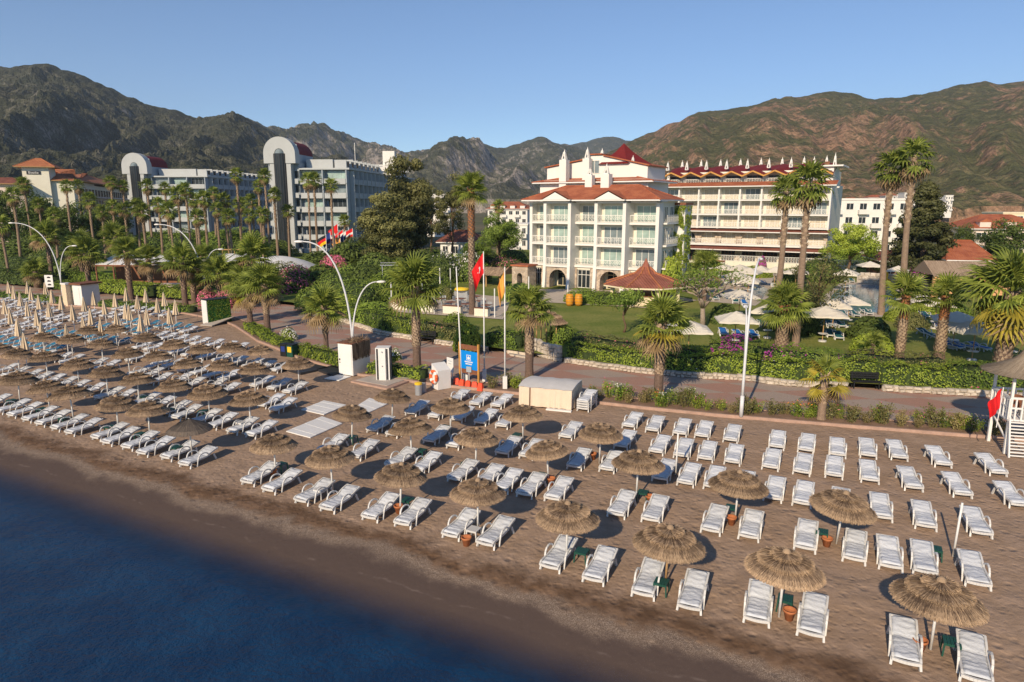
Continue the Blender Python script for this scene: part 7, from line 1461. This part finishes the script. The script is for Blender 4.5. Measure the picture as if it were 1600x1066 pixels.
CN = [canopy_mesh(i) for i in range(3)]; gpole = MB().tube([(0,0,0),(0,0,2.75)], .035, 8).mesh('pole', pole_wood); gtab = MB().lathe([(.0,.62),(.36,.62),(.36,.66),(0,.67)], 14).mesh('table_disc', white_plastic, False); gbase = MB().lathe([(.3,0),(.3,.1),(.06,.14)], 12).mesh('base', white_plastic)
GP = [(1078,500,1.0,'nearest the gnarled tree'),(1151,486,1.0,'behind the bougainvillea'),(1203,474,.9,'left of the squat orange booted palm'),(1290,478,1.1,'over the green loungers by the small olive tree'),(1329,461,.95,'at the near pool edge'),(1305,466,.9,'left at the near pool edge'),(1440,459,1.05,'before the pool bar hedge'),(1466,463,1.0,'right of the one before the pool bar hedge'),(1496,486,1.1,'behind the palms at the right'),(1527,500,1.2,'above the blue loungers at the right'),(1588,500,1.1,'at the right edge beyond the big palm'),(1324,420,1.0,'at the far pool side'),(1360,408,1.05,'on the terrace above the pool wall'),(1404,415,.9,'beside the dark restaurant'),(1157,452,1.1,'in the middle of the left pool group'),(1245,418,1.05,'before the long hotel steps'),(1212,416,.8,'right end of the left pool group'),(1189,415,.95,'right part of the left pool group'),(1172,418,.95,'upper middle of the left pool group'),(1156,413,1.1,'top of the left pool group'),(1130,412,1.15,'left top of the left pool group'),(1107,416,1.0,'left end of the left pool group'),(1150,424,1.15,'centre of the left pool group'),(1170,431,.9,'lower right of the left pool group'),(1100,427,.9,'lower left of the left pool group')]
for i, (x, y, s_, lab) in enumerate(GP):
    p = S(x, y, LZ+2.78); t = thing('cream_parasol', 'open cream parasol %s' % lab, 'parasol', (*p, LZ), R(-20+random.uniform(-15,15)), 'open cream parasols in the hotel garden'); mesh_obj('pole', gpole, t); c = mesh_obj('canopy', CN[i % 3], t, (0,0,2.16)); c.scale = (s_,s_,1); mesh_obj('table_disc', gtab, t); mesh_obj('base', gbase, t)
PLN = [(1132,526,CUSH_P,'blue'),(1160,529,CUSH_P,'blue'),(1181,529,CUSH_P,'blue'),(1195,512,CUSH_G,'green'),(1213,506,CUSH_G,'green'),(1262,502,CUSH_G,'green'),(1280,512,CUSH_G,'green'),(1300,513,CUSH_G,'green'),(1317,513,CUSH_G,'green'),(1277,498,CUSH_P,'blue'),(1292,498,CUSH_P,'blue'),(1320,497,CUSH_G,'green'),(1360,493,CUSH_G,'green'),(1340,496,CUSH_G,'green'),(1452,498,CUSH_G,'green'),(1455,527,CUSH_G,'green'),(1480,534,CUSH_G,'green'),(1470,516,CUSH_P,'blue'),(1495,522,CUSH_P,'blue'),(1502,548,CUSH_P,'blue'),(1522,548,CUSH_P,'blue'),(1544,550,CUSH_P,'blue'),(1300,528,CUSH_G,'dark green'),(1312,532,CUSH_G,'dark green'),(1052,520,CUSH[0],'white'),(1120,470,CUSH_G,'green'),(1135,466,CUSH_G,'green'),(1110,460,CUSH_G,'green'),(1150,475,CUSH_G,'green'),(1165,478,CUSH_P,'blue'),(1120,448,CUSH[2],'white'),(1135,445,CUSH[3],'white'),(1150,446,CUSH[4],'white'),(1180,450,CUSH[5],'white'),(1195,445,CUSH[1],'white'),(1210,450,CUSH[2],'white'),(1320,442,CUSH_G,'green'),(1332,442,CUSH_G,'green'),(1105,440,CUSH[0],'white'),(1165,440,CUSH[3],'white'),(1128,436,CUSH[1],'white'),(1220,440,CUSH[2],'white')]
cnt_ = {}
for x, y, cu, nm in sorted(PLN, key=lambda a: a[0]):
    cnt_[nm] = cnt_.get(nm, 0)+1; lounger('%s cushioned lounger in the hotel garden, %s from the left of that colour' % (nm, nth(cnt_[nm])), S(x, y, LZ), R(random.uniform(-16,8)) if x < 1480 else R(random.uniform(10,35)), cu, '%s loungers in the hotel garden' % nm, z=LZ)
# ---- air
hz = MB().b(-2600,2600,-60,4300,-8,640).build('haze', white_cloth, kind='stuff')
hm = bpy.data.materials.new('haze'); hm.use_nodes = True; hn = hm.node_tree; hn.nodes.remove(hn.nodes['Principled BSDF']); pv = hn.nodes.new('ShaderNodeVolumePrincipled'); pv.inputs['Color'].default_value = (.74,.86,1.0,1); pv.inputs['Density'].default_value = .00011; pv.inputs['Anisotropy'].default_value = .1
hn.links.new(pv.outputs[0], hn.nodes['Material Output'].inputs['Volume']); hz.data.materials.clear(); hz.data.materials.append(hm)
